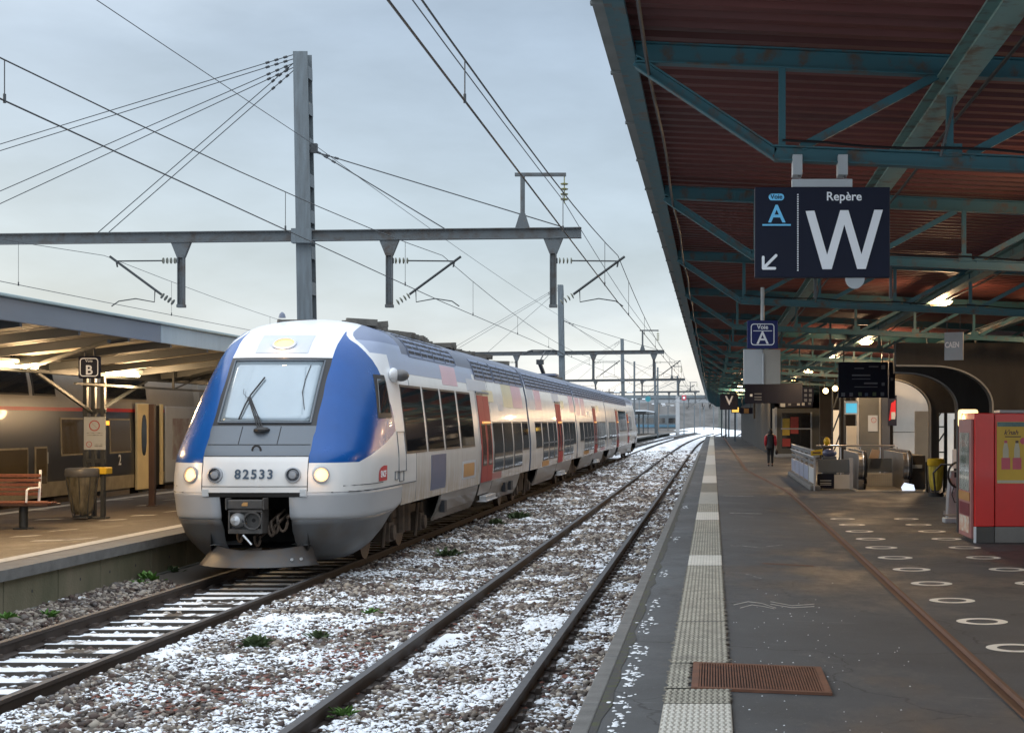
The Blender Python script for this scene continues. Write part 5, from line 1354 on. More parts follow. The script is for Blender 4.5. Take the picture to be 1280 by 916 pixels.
for xb in (1.71, 4.13, 6.55):
    z = ztop(xb)-.15; b = MB()
    for dz in (-.07, .07): b.box(xb-.09, xb+.09, 2, 196, z+dz-.008, z+dz+.008)
    b.box(xb-.008, xb+.008, 2, 196, z-.062, z+.062)
    b.build('purlin_beam', M['palegreen'], cn)
for k in range(-1, 10):
    y = 11+6.7*k; rb = MB(); rb.tube([(1.78, y-.06, ztop(1.78)-.1), (1.64, y-.05, zbot(1.64)+.02)], .012, 5)
    rb.build('tie_rod', M['galvdark'], cn)
# cable runs slung along the beams and down the first trusses
for x, dz, amp in ((1.86, -.24, .03), (4.26, -.24, .025), (-.45, -.14, .02)):
    MB().tube([(x+.01*math.sin(y), y, ztop(x)+dz-amp*abs(math.sin(y*math.pi/6.7))) for y in np.arange(3, 120, .8)], .014, 5).build('cable_run', M['black'], cn)
for y in (11.0, 17.7, 24.4): MB().tube([(x, y-.07, zbot(x)+.075+.012*math.sin(x*5+y)) for x in np.arange(.5, 6, .3)], .010, 5).build('cable_run', M['black'], cn)
# arched frames on the right: leg + quarter arch haunch, pale edge trim
ZP = zA(5)
def arch_frame(y, xl=6.1, tw=.34, xe=4.0):
    pts = [(xe, 3.98), (XR, 3.98), (XR, 2.50), (xl+.26, 2.50), (xl+.26, ZP), (xl, ZP), (xl, 2.60)]
    arc = [(xl-1.3+1.3*math.cos(R(a)), 2.60+.86*math.sin(R(a))) for a in np.linspace(6, 90, 14)]
    pts += arc+[(xe, 3.47)]
    f = MB().prism(pts, y, y+tw).build('arch_frame', M['arch'], cn)
    path = [(xl, ZP), (xl, 2.6)]+arc+[(xe, 3.47)]
    b = MB(); rows = []
    for i, (x, z) in enumerate(path):
        a = Vector(path[max(0, i-1)]); c = Vector(path[min(len(path)-1, i+1)]); d = (c-a).normalized(); n = Vector((d.y, -d.x))
        rows.append([(x, y-.012, z), (x+n.x*.035, y-.012, z+n.y*.035)])
    b.grid(rows); t = b.build('arch_trim', M['archtrim'], f)
    md = t.modifiers.new('Solid', 'SOLIDIFY'); md.thickness = .01
for y, xe in ((33.2, 4.0), (38.0, 4.55), (42.7, 4.75)): arch_frame(y, xe=xe)
for y in (63, 71): arch_frame(y, 9.0, xe=7.6)
tag(MB().box(5.35, XR-.02, 76, 76.2, ZP, 4.5).build('brown_partition', mat('brown_partition_paint', (.085, .07, .055), .85, var=.25)), 'dull brown partition wall right of the kiosk, behind the twin spot lamps', 'wall')
# brackets holding the W sign
# -------- wall & building behind
tag(MB().box(XR, XR+.3, 20, 46, -.2, 5.2).build('station_wall', M['darkwall']), 'dark brown wall closing the covered platform behind the red machine', 'wall')  # wall stops short so daylight through the gap reaches the white partition
tag(MB().box(XR, XR+.3, 60, 196, -.2, 5.2).build('station_wall', M['darkwall']), 'dark brown wall beyond the white partition', 'wall')
wb = thing('white_partition', 'white plastered partition wall seen through the arch behind the yellow bag', 'wall', (8.2, 58, ZP))
MB().box(6.9, 8.35, 58, 58.2, ZP, 1.85).build('lower_panel', M['whitewall'], wb, bevel=.01); MB().box(6.9, 9.3, 58.05, 58.2, 1.87, 4.1).build('upper_panel', M['whitewall'], wb, bevel=.01)
MB().box(8.5, 9.3, 57.4, 57.6, ZP, 3.2).build('side_panel', M['whitewall'], wb)
# lattice post between the arches
lp = MB(); y = 45.0
xa, xb_ = (1164-CX)*y/F, (1182-CX)*y/F
for xx in (xa, xb_): lp.box(xx-.045, xx+.045, y-.05, y+.05, ZP, 3.5)
for i, z in enumerate(np.arange(ZP+.3, 3.2, .75)): lp.bar((xa, y, z), (xb_, y, z+.62), .05, .04); lp.bar((xa, y, z), (xb_, y, z), .05, .04)
tag(lp.build('lattice_post', M['darksteel']), 'dark cross braced lattice post behind the yellow bag', 'post')
tag(MB().box(xa+.05, xb_+.3, 49.0, 49.1, ZP, 2.6).build('beige_board', mat('beige_board_paint', (.44, .37, .27), .7, var=.12), bevel=.005), 'beige board standing behind the lattice post', 'board')
# grey lift shaft with notice, dark column beside it
Yq = 56.0
def slab(x0, x1, y0, y1, z0, z1): return MB().box(x0, x1, y0, y1, z0, z1)
def atx(px, Y): return (px-CX)*Y/F
lf = thing('lift_shaft', 'olive grey shaft panel with a no smoking notice behind the escalators', 'shaft', (atx(1090, Yq), Yq, ZP))
slab(atx(1074, Yq), atx(1099, Yq), Yq, Yq+1.5, ZP, 3.6).build('panel', M['greywall'], lf, bevel=.01)
slab(atx(1098, Yq)+.02, atx(1101, Yq), Yq-.02, Yq+.05, ZP, 3.6).build('edge_strip', M['archtrim'], lf)
slab(atx(1071, Yq), atx(1074, Yq)-.01, Yq-.02, Yq+.05, ZP, 3.6).build('edge_strip', M['archtrim'], lf)
n_ = slab(atx(1085, Yq), atx(1097, Yq), Yq-.03, Yq-.002, CZ+(CY-539)*Yq/F, CZ+(CY-519)*Yq/F).build('notice', M['signgrey'], lf)
b = MB(); ban(b, atx(1092, Yq), Yq-.033, CZ+(CY-525)*Yq/F, .10); b.build('symbol', M['noticered'], n_)
tag(slab(atx(1101.5, Yq), atx(1112, Yq), Yq-.1, Yq+.3, ZP, 3.8).build('column', mat('dark_blue_grey_column', (.06, .065, .075), .5), bevel=.01), 'dark blue grey column right of the olive shaft panel', 'column')
sc = thing('information_screen', 'small blue lit screen hanging left of the olive shaft panel', 'screen', (atx(1064, 54), 54, 2.3))
slab(atx(1056, 54), atx(1073, 54), 54, 54.1, CZ+(CY-518)*54/F, CZ+(CY-501)*54/F).build('casing', M['signgrey'], sc)
slab(atx(1057.5, 54), atx(1071, 54), 53.985, 53.998, CZ+(CY-516)*54/F, CZ+(CY-504)*54/F).build('display', emis('blue_display', (.05, .32, .48), 1.0), sc)
slab(atx(1064, 54)-.02, atx(1064, 54)+.02, 54, 54.05, CZ+(CY-501)*54/F, 4.2).build('hanger', M['darksteel'], sc)
tag(slab(atx(1058, 57), atx(1071, 57), 57, 57.1, ZP, 2.1).build('white_door', M['whitewall'], bevel=.01), 'white door leaf left of the olive shaft panel', 'door')
b = slab(atx(1049, 55), atx(1051, 55), 55, 55.1, ZP, 3.4); b.box(atx(1055, 55), atx(1057, 55), 55, 55.1, ZP, 3.4)
for z in np.arange(ZP, 3, .8): b.bar((atx(1041, 55), 55, z), (atx(1050, 55), 55, z+.7), .05)
b.box(atx(1040, 55), atx(1041.5, 55), 55, 55.1, ZP, 3.4)
tag(b.build('lattice_post', M['darksteel']), 'dark lattice frame left of the blue screen, in front of a pale window', 'post')
tag(slab(atx(1040, 58), atx(1050, 58), 58, 58.1, ZP+.3, 2.7).build('lit_window', emis('lit_window', (.75, .65, .48), .45)), 'pale lit window behind the dark lattice frame', 'window')
# red extinguisher/advert board
ad = thing('advert_board', 'black and red advertising board right of the dark blue grey column', 'board', (atx(1116, 52), 52, 2))
slab(atx(1110, 52), atx(1121, 52), 52, 52.06, CZ+(CY-532)*52/F, CZ+(CY-494)*52/F).build('board', M['navy'], ad, bevel=.01)
MB().prism([(atx(1111, 52), CZ+(CY-526)*52/F), (atx(1119.5, 52), CZ+(CY-520)*52/F), (atx(1119.5, 52), CZ+(CY-500)*52/F), (atx(1114, 52), CZ+(CY-504)*52/F)], 51.985, 51.998).build('red_picture', M['logored'], ad)
slab(atx(1114, 52), atx(1119, 52), 51.97, 51.984, CZ+(CY-524)*52/F, CZ+(CY-515)*52/F).build('pale_text_block', M['signgrey'], ad)
# kiosk far on the right with red and yellow posters
Yk = 84.0
kk = thing('kiosk', 'grey glazed kiosk with red and yellow posters beyond the escalators', 'kiosk', (atx(998, Yk), Yk, ZP))
k0, k1 = atx(969, Yk), atx(1029, Yk); zk = lambda py: CZ+(CY-py)*Yk/F
slab(k0, k1, Yk, Yk+4, ZP, zk(510)).build('body', M['greywall'], kk, bevel=.02)
slab(k0-.03, k1+.03, Yk-.04, Yk-.002, ZP, zk(567)).build('plinth', M['signgrey'], kk)
slab(k0-.02, k0+.10, Yk-.05, Yk-.002, zk(567)+.01, zk(509)).build('corner_post', M['signgrey'], kk)
slab(atx(977, Yk), atx(1014, Yk), Yk-.02, Yk-.002, zk(560), zk(516)).build('window', M['glass'], kk)
M['posteryellow'] = mat('yellow_poster', (.55, .38, .05), .5, var=.25, vscale=3); M['posterred'] = mat('red_poster', (.42, .05, .045), .5, var=.15)
slab(atx(978, Yk), atx(987, Yk), Yk-.04, Yk-.022, zk(544), zk(523)).build('yellow_poster', M['posteryellow'], kk)
slab(atx(988, Yk), atx(998, Yk), Yk-.04, Yk-.022, zk(542), zk(521)).build('red_poster', M['posterred'], kk)
slab(atx(978, Yk), atx(988, Yk), Yk-.04, Yk-.022, zk(558), zk(548)).build('red_poster', M['posterred'], kk)
slab(atx(976, Yk), atx(1013, Yk), Yk-.07, Yk-.041, zk(536.5), zk(535)).build('glazing_bar', M['signgrey'], kk)
slab(atx(1013, Yk), atx(1015, Yk), Yk-.07, Yk-.041, zk(562), zk(515)).build('glazing_bar', M['signgrey'], kk)
# long side wall of the building further on
tag(slab(3.35, 3.6, 88.5, 180, ZP, 4.3).build('building_wall', mat('grey_blue_wall', (.05, .055, .06), .95, var=.25, vscale=.6, spec=.1)), 'long grey blue building wall along the far covered platform', 'wall')
tag(slab(3.2, 9.3, 120, 121, 2.5, 4.6).build('roof_screen', M['darkwall']), 'dark screen under the far end of the canopy roof', 'screen wall')
for k, (x, y) in enumerate(((2.2, 150), (1.5, 175), (1.1, 190), (2.0, 190))):
    tag(MB().box(x-.09, x+.09, y-.09, y+.09, zA(x), 4.2).build('column', M['galv']), ('pale steel column under the far canopy, nearest of four', 'pale steel column under the far canopy, second of four', 'thin pale steel column at the open end, nearer the tracks', 'thin pale steel column at the open end, nearer the wall')[k], 'column', 'columns under the far canopy')
# -------- lamps
M['lampglass'] = emis('warm_lamp_glass', (1., .70, .30), 9.)
def hexlamp(x, y, z, label, lit=True, power=60):
    lt = thing('canopy_lamp', label, 'lamp', (x, y, z), 'lamps under the high canopy')
    h = [(-.20, 0), (-.12, -.07), (.12, -.07), (.20, 0), (.12, .06), (-.12, .06)]
    MB().prism([(x+a, z+.05+c*.6) for a, c in h], y-.42, y+.42).build('housing', M['signgrey'], lt, bevel=.015)
    MB().prism([(x+a*.85, z-.04+c*.5) for a, c in [(-.2, .06), (-.13, -.06), (.13, -.06), (.2, .06)]], y-.38, y+.38).build('diffuser', M['lampglass'], lt, bevel=.015)
    MB().bar((x, y, z+.08), (x, y, ztop(x)-.1), .03).build('stem', M['darksteel'], lt)
    if power: LIGHTS.append(((x, y, z-.30), power, (1., .66, .36), .12))
for x, y, nm, pw in ((4.28, 28.5, 'large lit canopy lamp nearest the W sign', 90), (4.28, 42.4, 'second lit canopy lamp behind the blue A sign', 190), (4.33, 54.6, 'third lit canopy lamp deeper under the high canopy', 260), (4.3, 68, 'fourth lit canopy lamp, near the information board', 240),
                     (1.66, 91, 'lit lamp near the far V sign, nearest of three', 260), (1.66, 104, 'lit lamp near the far V sign, middle of three', 200), (1.66, 118, 'lit lamp near the far V sign, farthest of three', 60), (4.28, 15, 'canopy lamp over the nearest painted rings', 80), (7.2, 29, 'unseen lamp added above the red vending machine to brighten it', 110), (7.4, 50, 'unseen lamp added behind the arches to brighten the white partition', 480), (4.28, 80, 'canopy lamp in front of the kiosk', 120)):  # lamps above the machine and behind the arches are added, unseen, to brighten
    hexlamp(x, y, 4.50 if x > 4 else 4.42, nm, power=pw)
# twin spot lamps on the dark bulkhead
for px, py, nm in ((1032, 488.5, 'left of the twin round spot lamps beside the information board'), (1044, 485.5, 'right of the twin round spot lamps beside the information board')):
    Yq = 66; c = at(px, py, Yq)
    sp = thing('spot_lamp', nm, 'lamp', c, 'twin spot lamps')
    MB().lathe([(.10, Yq+.25), (.13, Yq), (.12, Yq-.02)], 14, (c.x, 0, c.z), 'y').build('housing', M['signgrey'], sp, smooth=True)
    MB().lathe([(.12, Yq-.01), (.0001, Yq-.03)], 14, (c.x, 0, c.z), 'y').build('lens', M['lampglass'], sp); MB().bar((c.x, Yq+.1, c.z), (c.x, Yq+.1, 4.4), .04).build('stem', M['darksteel'], sp)

# -------- signs
def sign_box(px0, py0, px1, py1, Y, th=.06): a, c = at(px0, py1, Y), at(px1, py0, Y); return a.x, c.x, a.z, c.z
x0, x1, z0, z1 = sign_box(943.5, 234, 1112.5, 346.5, 10.7); Y = 10.7
W = thing('platform_sign', 'large navy hanging sign with a white letter W', 'sign', ((x0+x1)/2, Y, z0))
MB().box(x0, x1, Y, Y+.10, z0, z1).build('panel', M['navy'], W, bevel=.004)
k = Y/F
q = lambda px, py: at(px, py, Y-.003)
c = q(1054.5, 299.5)
# the big W drawn as strokes
wl = MB(); Yf = Y-.006
def stroke(b, pts): b.prism([(q(*p).x, q(*p).z) for p in pts], Yf, Y-.001)
stroke(wl, [(1007,264),(1018,263.5),(1039,336.5),(1028,336.5)]); stroke(wl, [(1033,336.5),(1028,336.5),(1049,263),(1054.5,263)][::1]) if False else None
stroke(wl, [(1028.6,336.6),(1039.6,336.6),(1060.5,263),(1050.2,263)]); stroke(wl, [(1050.2,263),(1060.5,263),(1082.2,336.3),(1071.5,336.3)]); stroke(wl, [(1071.5,336.3),(1082.2,336.3),(1103.5,262.5),(1092.8,262.5)])
wl.v = [(x, y-(.0008*(i//8)), z) for i, (x, y, z) in enumerate(wl.v)]
wl.build('letter', M['signwhite'], W)
c = q(1055, 246); MB().text('Repère', 15.2*k, c, offset=.0012).build('caption', M['signwhite'], W)
c = q(971, 268.5); MB().text('A', 31*k, c, offset=.0022).build('track_letter', M['signcyan'], W)
MB().box(q(953, 0).x, q(988.5, 0).x, Yf, Y-.001, q(0, 282.3).z, q(0, 280.3).z).build('underline', M['signcyan'], W)
pl = MB(); r_ = 4.2*k; cz = q(0, 246.5).z; o = []
for a in range(-90, 91, 20): o.append((q(976, 0).x+r_*math.cos(R(a)), cz+r_*math.sin(R(a))))
for a in range(90, 271, 20): o.append((q(965, 0).x+r_*math.cos(R(a)), cz+r_*math.sin(R(a))))
pl.prism(o, Yf, Y-.001); po = pl.build('caption_pill', M['signcyan'], W)
MB().text('Voie', 8*k, (q(970.5, 0).x, Yf-.002, cz+.001), offset=.0006, ext=.0005).build('caption', M['navy'], po)
ar = MB()
def rr_stroke(b, a, c, w, y0, y1, cap=True):
    a = Vector((q(*a).x, q(*a).z)); c = Vector((q(*c).x, q(*c).z)); d = (c-a).normalized(); n = Vector((-d.y, d.x))*w/2; o = []
    an = math.atan2(n.y, n.x)
    for t in range(0, 181, 30): o.append((a.x+w/2*math.cos(an+R(t)), a.y+w/2*math.sin(an+R(t))))
    for t in range(180, 361, 30): o.append((c.x+w/2*math.cos(an+R(t)), c.y+w/2*math.sin(an+R(t))))
    b.prism(o, y0, y1)
rr_stroke(ar, (954, 335.5), (954, 321.5), 3.4*k, Yf, Y-.001); rr_stroke(ar, (954, 335.5), (968.5, 335.5), 3.4*k, Yf-.0006, Y-.001); rr_stroke(ar, (955, 334.5), (970, 319.5), 3.6*k, Yf-.0012, Y-.001)
ar.build('arrow', M['signwhite'], W)
dt = MB()
for i in range(34):
    y_ = 243.5+i*2.86; p_ = q(997.3, y_); dt.box(p_.x-.9*k, p_.x+.9*k, Yf, Y-.001, p_.z-.8*k, p_.z+.8*k)
dt.build('dotted_line', M['signwhite'], W)
a, c = q(990, 234), q(1066, 223); MB().box(a.x, c.x, Y+.02, Y+.08, a.z+.003, c.z).build('hanger_bar', M['signgrey'], W, bevel=.004)
for px in (999, 1057):
    a, c = q(px-6, 212), q(px+6.5, 186); hb = MB().box(a.x, c.x, Y+.22, Y+.38, a.z, c.z).build('hanger_clamp', M['signgrey'], W, bevel=.004)
    m_ = q(px+2, 0); MB().tube([(m_.x, Y+.3, a.z), (m_.x, Y+.06, q(0, 222).z)], .006, 6).build('hanger_rod', M['galvdark'], W)
c = q(1069.5, 347); MB().prism([(c.x+12*k*math.cos(R(a)), z0-.002+13.5*k*math.sin(R(a))) for a in range(180, 361, 15)], Y+.03, Y+.07).build('dome', M['signgrey'], W)
for px in (1020.5, 1116):
    m_ = q(px, 0); MB().box(m_.x-.01, m_.x+.01, Y+.11, Y+.13, q(0, 372).z, q(0, 334 if px < 1100 else 330).z).build('cable_conduit', M['darksteel'], W)
# blue "Voie A" sign with grey box underneath
Y = 24.2; x0, x1, z0, z1 = sign_box(934, 400.5, 972.5, 435.5, Y); k = Y/F
V = thing('platform_sign', 'square blue hanging sign with a white letter A in a rounded frame', 'sign', ((x0+x1)/2, Y, z0))
MB().box(x0, x1, Y, Y+.1, z0, z1).build('panel', M['navyblue'], V, bevel=.006)
frame_ring(x0+4.5*k, x1-4.5*k, z0+4*k, z1-4*k, Y-.004, 1.1*k, 4*k).build('border', M['signwhite'], V)
MB().text('A', 22*k, ((x0+x1)/2, Y-.005, z0+12.5*k), offset=.003).text('Voie', 7.5*k, ((x0+x1)/2, Y-.005, z1-8.5*k), offset=.002).box(x0+7.5*k, x1-7.5*k, Y-.006, Y-.003, z1-13.5*k, z1-12.6*k).build('lettering', M['signwhite'], V)
MB().tube([((x0+x1)/2, Y+.05, z1), ((x0+x1)/2, Y+.05, 4.4)], .03, 8).build('hanger', M['signgrey'], V)
x0, x1, z0, z1 = sign_box(929.5, 436.5, 975.5, 480, 24.6); Y = 24.6
G = thing('clock_casing', 'two panelled grey box hanging under the blue A sign', 'casing', ((x0+x1)/2, Y, z0))
xm = x0+(x1-x0)*.53
MB().box(x0, xm-.004, Y, Y+.2, z0, z1).build('left_panel', M['signgrey'], G, bevel=.006); MB().box(xm+.004, x1, Y, Y+.2, z0, z1).build('right_panel', mat('beige_grey_panel', (.36, .34, .30), .5, var=.08), G, bevel=.006)
MB().tube([(xm, Y-.02, z0), (xm, Y-.02, z1-.07)], .02, 8).build('pipe', M['signgrey'], G); MB().box(xm-.03, xm+.03, Y+.2, Y+.26, z0, 4.4).build('hanger', M['darksteel'], G)
# information boards
def board(px0, py0, px1, py1, Y, label, name='information_board', cat='sign', rows=(), icons=()):
    x0, x1, z0, z1 = sign_box(px0, py0, px1, py1, Y); o = thing(name, label, cat, ((x0+x1)/2, Y, z0))
    MB().box(x0, x1, Y, Y+.15, z0, z1).build('panel', M['navy'], o, bevel=.008)
    b = MB()
    for (a, c, y0_, h) in rows:
        p_ = at(a, y0_, Y-.004); r = at(c, y0_, Y-.004); b.box(p_.x, r.x, Y-.006, Y-.002, p_.z, p_.z+h*Y/F)
    if b.v: b.build('text_lines', M['boardtext'], o)
    for (a, y0_, w, m_) in icons:
        p_ = at(a, y0_, Y-.004); MB().box(p_.x-w*Y/F/2, p_.x+w*Y/F/2, Y-.006, Y-.002, p_.z-w*Y/F/2, p_.z+w*Y/F/2).build('icon', M[m_], o, bevel=.004)
    for xx in (x0+.15, x1-.15): MB().bar((xx, Y+.07, z1), (xx, Y+.07, 4.5), .03).build('hanger', M['darksteel'], o)
    return o
M['boardtext'] = mat('dim_board_text', (.16, .18, .21), .5, var=.1); M['icongreen'] = mat('dim_green_icon', (.12, .17, .09), .5); M['iconblue'] = mat('dim_blue_icon', (.07, .11, .18), .5)
board(1048, 452.5, 1110, 497, 41.5, 'large dark information board hung under the canopy, right of the grey box', rows=[(1068,1080,461,1.4),(1086,1098,459,1.6),(1065,1088,470,2),(1065,1088,474,.9),(1080,1097,480,2),(1068,1097,484,1)], icons=[(1054,493,4.5,'boardtext'),(1064,493,4.5,'boardtext'),(1075,492.5,4.5,'icongreen'),(1083,493,4,'iconblue'),(1093,492.5,4.5,'icongreen'),(1103,492.5,4.5,'boardtext'),(1104,459,5,'boardtext'),(1104,480,4,'boardtext')])
board(1111, 452.5, 1119, 498, 41.8, 'narrow dark panel beside the large information board', icons=[(1115,474,3.5,'boardtext')])
board(931, 479, 1003, 504, 70, 'wide navy direction board beyond the grey box', rows=[(943,952,493,1.5),(943,952,497,1.5),(943,952,500,1.2)], icons=[(939,494,3,'signwhite')])
board(1003, 484, 1017, 503, 60, 'small dark board with pale pictogram squares', icons=[(1007,488,3.5,'boardtext'),(1013,488,3.5,'boardtext'),(1007,494,3.5,'boardtext'),(1013,494,3.5,'boardtext'),(1007,500,3.5,'boardtext'),(1013,500,3.5,'boardtext')])
fb_ = board(974, 501.5, 1016, 509, 82, 'dark strip sign with lit pictograms over the kiosk', icons=[(978.5,505.5,6,'signgrey'),(987,505,3.5,'boardtext'),(998,505,3.5,'signgrey'),(1004,505,3.5,'signgrey'),(1012,504,3.5,'boardtext')])
Vs = board(900, 492, 922, 512, 95, 'small dark hanging sign with a white letter V far down the platform', name='platform_sign', cat='sign')
c = at(911.5, 501, 94.98); MB().text('V', 15*95/F, c, offset=.02).build('letter', M['signwhite'], Vs)
As = board(912, 487, 920, 495, 99, 'small blue sign with a letter A above the far V sign', name='platform_sign', cat='sign'); c = at(916, 491, 98.98); MB().text('A', 7*99/F, c, offset=.01).build('letter', M['signgrey'], As)
ds = board(914, 508, 925, 516, 100, 'small yellow lit display beside the far V sign', name='display', cat='display'); c0, c1 = at(915, 515, 99.98), at(923.5, 509, 99.98)
MB().box(c0.x, c1.x, 99.97, 99.99, c0.z, c1.z).build('screen', emis('yellow_display', (1., .62, .12), .9), ds)
os_ = board(925, 509.5, 941, 517, 104, 'orange and grey sign right of the yellow display', name='sign', cat='sign'); c0, c1 = at(930, 516.5, 103.98), at(936, 510.5, 103.98)
MB().box(c0.x, c1.x, 103.97, 103.99, c0.z, c1.z).build('orange_square', M['orangesign'] if 'orangesign' in M else M['orange'], os_)
# station name board, turned
nb = thing('station_name_sign', 'pale grey hanging sign reading CAEN, turned sideways', 'sign', at(1191, 435, 27.5))
Y = 27.5; pa, pb2 = at(1180.5, 433, Y), at(1201.5, 430, Y)
th = R(32); zc = pa.z; hh = .25; ln = (pb2.x-pa.x)/math.cos(th)
ux, uy = math.cos(th), -math.sin(th)
b = MB(); o = len(b.v)
for d in (0, .04):
    b.v += [(pa.x-uy*0+d*.5, Y+d, zc-hh), (pa.x+ux*ln+d*.5, Y+uy*ln+d, zc-hh), (pa.x+ux*ln+d*.5, Y+uy*ln+d, zc+hh), (pa.x+d*.5, Y+d, zc+hh)]
for f in ((0,1,2,3),(7,6,5,4),(0,4,5,1),(1,5,6,2),(2,6,7,3),(3,7,4,0)): b.face(f)
b.build('panel', mat('pale_blue_sign', (.30, .36, .42), .5), nb)
MB().text('CAEN', .14, (pa.x+ux*ln*.42+.004*uy, Y+uy*ln*.42-.006, zc+.02), rot=(90, 0, -math.degrees(th)), offset=.004, sx=.75).build('lettering', M['signwhite'], nb)
MB().tube([(pa.x+.05, Y, zc+hh), (pa.x+.05, Y, 4.2)], .008, 5).tube([(pb2.x-.05, Y+uy*ln, zc+hh), (pb2.x-.05, Y+uy*ln, 4.2)], .008, 5).build('hanger', M['galvdark'], nb)
# ================================================================== things standing on the covered platform
ZF = zA(4)
# red vending machine
vm = thing('vending_machine', 'bright red vending machine with glass front and yellow poster at the right photo edge', 'vending machine', (5.1, 25.1, ZF))
M['redmachine'] = mat('red_machine_paint', (.74, .016, .010), .33, var=.07, coat=.25)
M['kick'] = mat('brushed_kick_plate', (.20, .19, .18), .4, metal=.5, var=.15)
X0, X1, Ya, Yb, zt = 4.20, 6.1, 24.5, 25.8, 2.40
MB().box(X0+.02, 4.54, Ya, Yb, ZF+.26, zt).build('cabinet', M['redmachine'], vm, bevel=.012)
MB().box(4.553, X1, Ya+.02, Yb, ZF+.26, zt-.004).build('cabinet', M['redmachine'], vm, bevel=.012)
MB().box(X0+.05, 4.54, Ya+.015, Yb, ZF, ZF+.257).build('kick_plate', mat('dark_kick_plate', (.09, .085, .08), .45, metal=.4), vm, bevel=.004); MB().box(4.55, X1, Ya+.035, Yb, ZF, ZF+.257).build('kick_plate', M['kick'], vm, bevel=.004)
MB().box(X0+.005, X0+.045, Ya-.012, Ya+.012, ZF, ZF+.26).build('corner_strip', M['signwhite'], vm)
ff = MB().box(X0-.03, X0+.017, Ya+.06, Yb-.02, ZF+.06, zt-.10).build('front_door', mat('pink_grey_door', (.36, .16, .15), .4), vm, bevel=.01)
MB().box(X0-.037, X0-.032, Ya+.22, Yb-.12, ZF+.82, zt-.32).build('display_glass', M['vglass'] if 'vglass' in M else mat('display_window', (.16, .22, .19), .06, col2=(.42, .46, .42), cover=.55, vscale=3, sharp=.15, coat=.5), ff)
MB().box(X0-.045, X0-.032, Ya+.15, Yb-.1, ZF+.66, ZF+.80).build('price_strip', M['orange'], ff); MB().box(X0-.04, X0-.032, Ya+.2, Yb-.15, ZF+.42, ZF+.62).build('pick_up_flap', mat('dark_red_flap', (.16, .02, .03), .4), ff)
MB().box(X0-.04, X0-.032, Ya+.2, Yb-.15, ZF+.14, ZF+.40).build('lower_picture', mat('mottled_picture', (.55, .35, .25), .5, col2=(.60, .58, .52), cover=.5, vscale=8, sharp=.05), ff)
MB().box(4.66, 5.3, Ya+.2, Ya+.7, zt, zt+.05).build('top_cover', M['signgrey'], vm, bevel=.01)
pxm = lambda px, py: at(px, py, Ya+.015)
a, c = pxm(1246, 604), pxm(1290, 527)
M['poyellow'] = mat('poster_yellow', (.66, .42, .035), .4, var=.12); M['poteal'] = mat('poster_teal', (.10, .20, .20), .4, var=.5, vscale=8); M['popink'] = mat('poster_pink', (.60, .10, .14), .4); M['pobottle'] = mat('poster_bottle', (.55, .50, .36), .4, var=.1); M['podark'] = mat('poster_dark', (.10, .05, .03), .4)
po = MB().box(a.x, c.x, Ya+.004, Ya+.018, a.z, c.z).build('poster', M['poyellow'], vm)
b_ = lambda x0, y0, x1, y1, m, nm, d=.002: MB().box(pxm(x0, 0).x, pxm(x1, 0).x, Ya+.004-d, Ya+.0035, pxm(0, y1).z, pxm(0, y0).z).build(nm, M[m], po)
b_(1246.5, 527.5, 1289, 533, 'poteal', 'teal_band')
b_(1246.5, 600, 1289, 603.5, 'pobottle', 'lower_band')
kq = Ya/F
for cx_, cap in ((1257, 'popink'), (1271, 'podark')):
    prof = [(-3.5, 586), (3.5, 586), (3.6, 562), (2.4, 556), (1.7, 553), (-1.7, 553), (-2.4, 556), (-3.6, 562)]
    MB().prism([(pxm(cx_+x, 0).x, pxm(0, y).z) for x, y in prof], Ya+.0005, Ya+.0035).build('bottle_picture', M['pobottle'], po)
    b_(cx_-1.9, 550.5, cx_+1.9, 553.6, cap, 'bottle_cap_picture', .0045)
    b_(cx_-5.5, 572, cx_+5.5, 586.5, 'popink', 'square_label', .006)
MB().lathe([(4.2*kq, Ya-.001), (4.2*kq, Ya+.003), (.0001, Ya-.001)], 20, (pxm(1279, 0).x, 0, pxm(0, 551).z), 'y').build('round_badge', M['popink'], po)
MB().text("k'nah", 8.5*kq, (pxm(1263.5, 0).x, Ya+.0015, pxm(0, 540.5).z), shear=.3, offset=.002, ext=.001).box(pxm(1256, 0).x, pxm(1276, 0).x, Ya+.001, Ya+.0035, pxm(0, 546.3).z, pxm(0, 545).z).build('headline', M['podark'], po)
# lantern on a post behind the machine front
ln = thing('wall_lantern', 'glowing square lantern at the corner of the red vending machine', 'lamp', at(1210, 534, 26.2), None)
c = at(1210, 522.5, 26.2)
b = MB().box(c.x-.155, c.x+.155, 26.05, 26.35, c.z-.155, c.z+.15); b.build('lantern_glass', emis('lantern_glow', (1., .74, .34), 1.5), ln, bevel=.04)
MB().box(c.x-.09, c.x+.09, 26.1, 26.3, c.z-.21, c.z-.158).build('lantern_base', M['orange'], ln, bevel=.02); MB().box(c.x-.04, c.x+.04, 26.35, 26.8, c.z-.1, c.z-.02).build('bracket', M['darksteel'], ln)
tag(MB().box(c.x-.08, c.x+.08, 26.8, 26.96, ZF, c.z+.1).build('pillar', M['darksteel'], bevel=.01), 'dark pillar behind the red vending machine carrying the lantern', 'pillar')
LIGHTS.append(((c.x-.1, 25.8, c.z), 14, (1., .66, .30), .15))
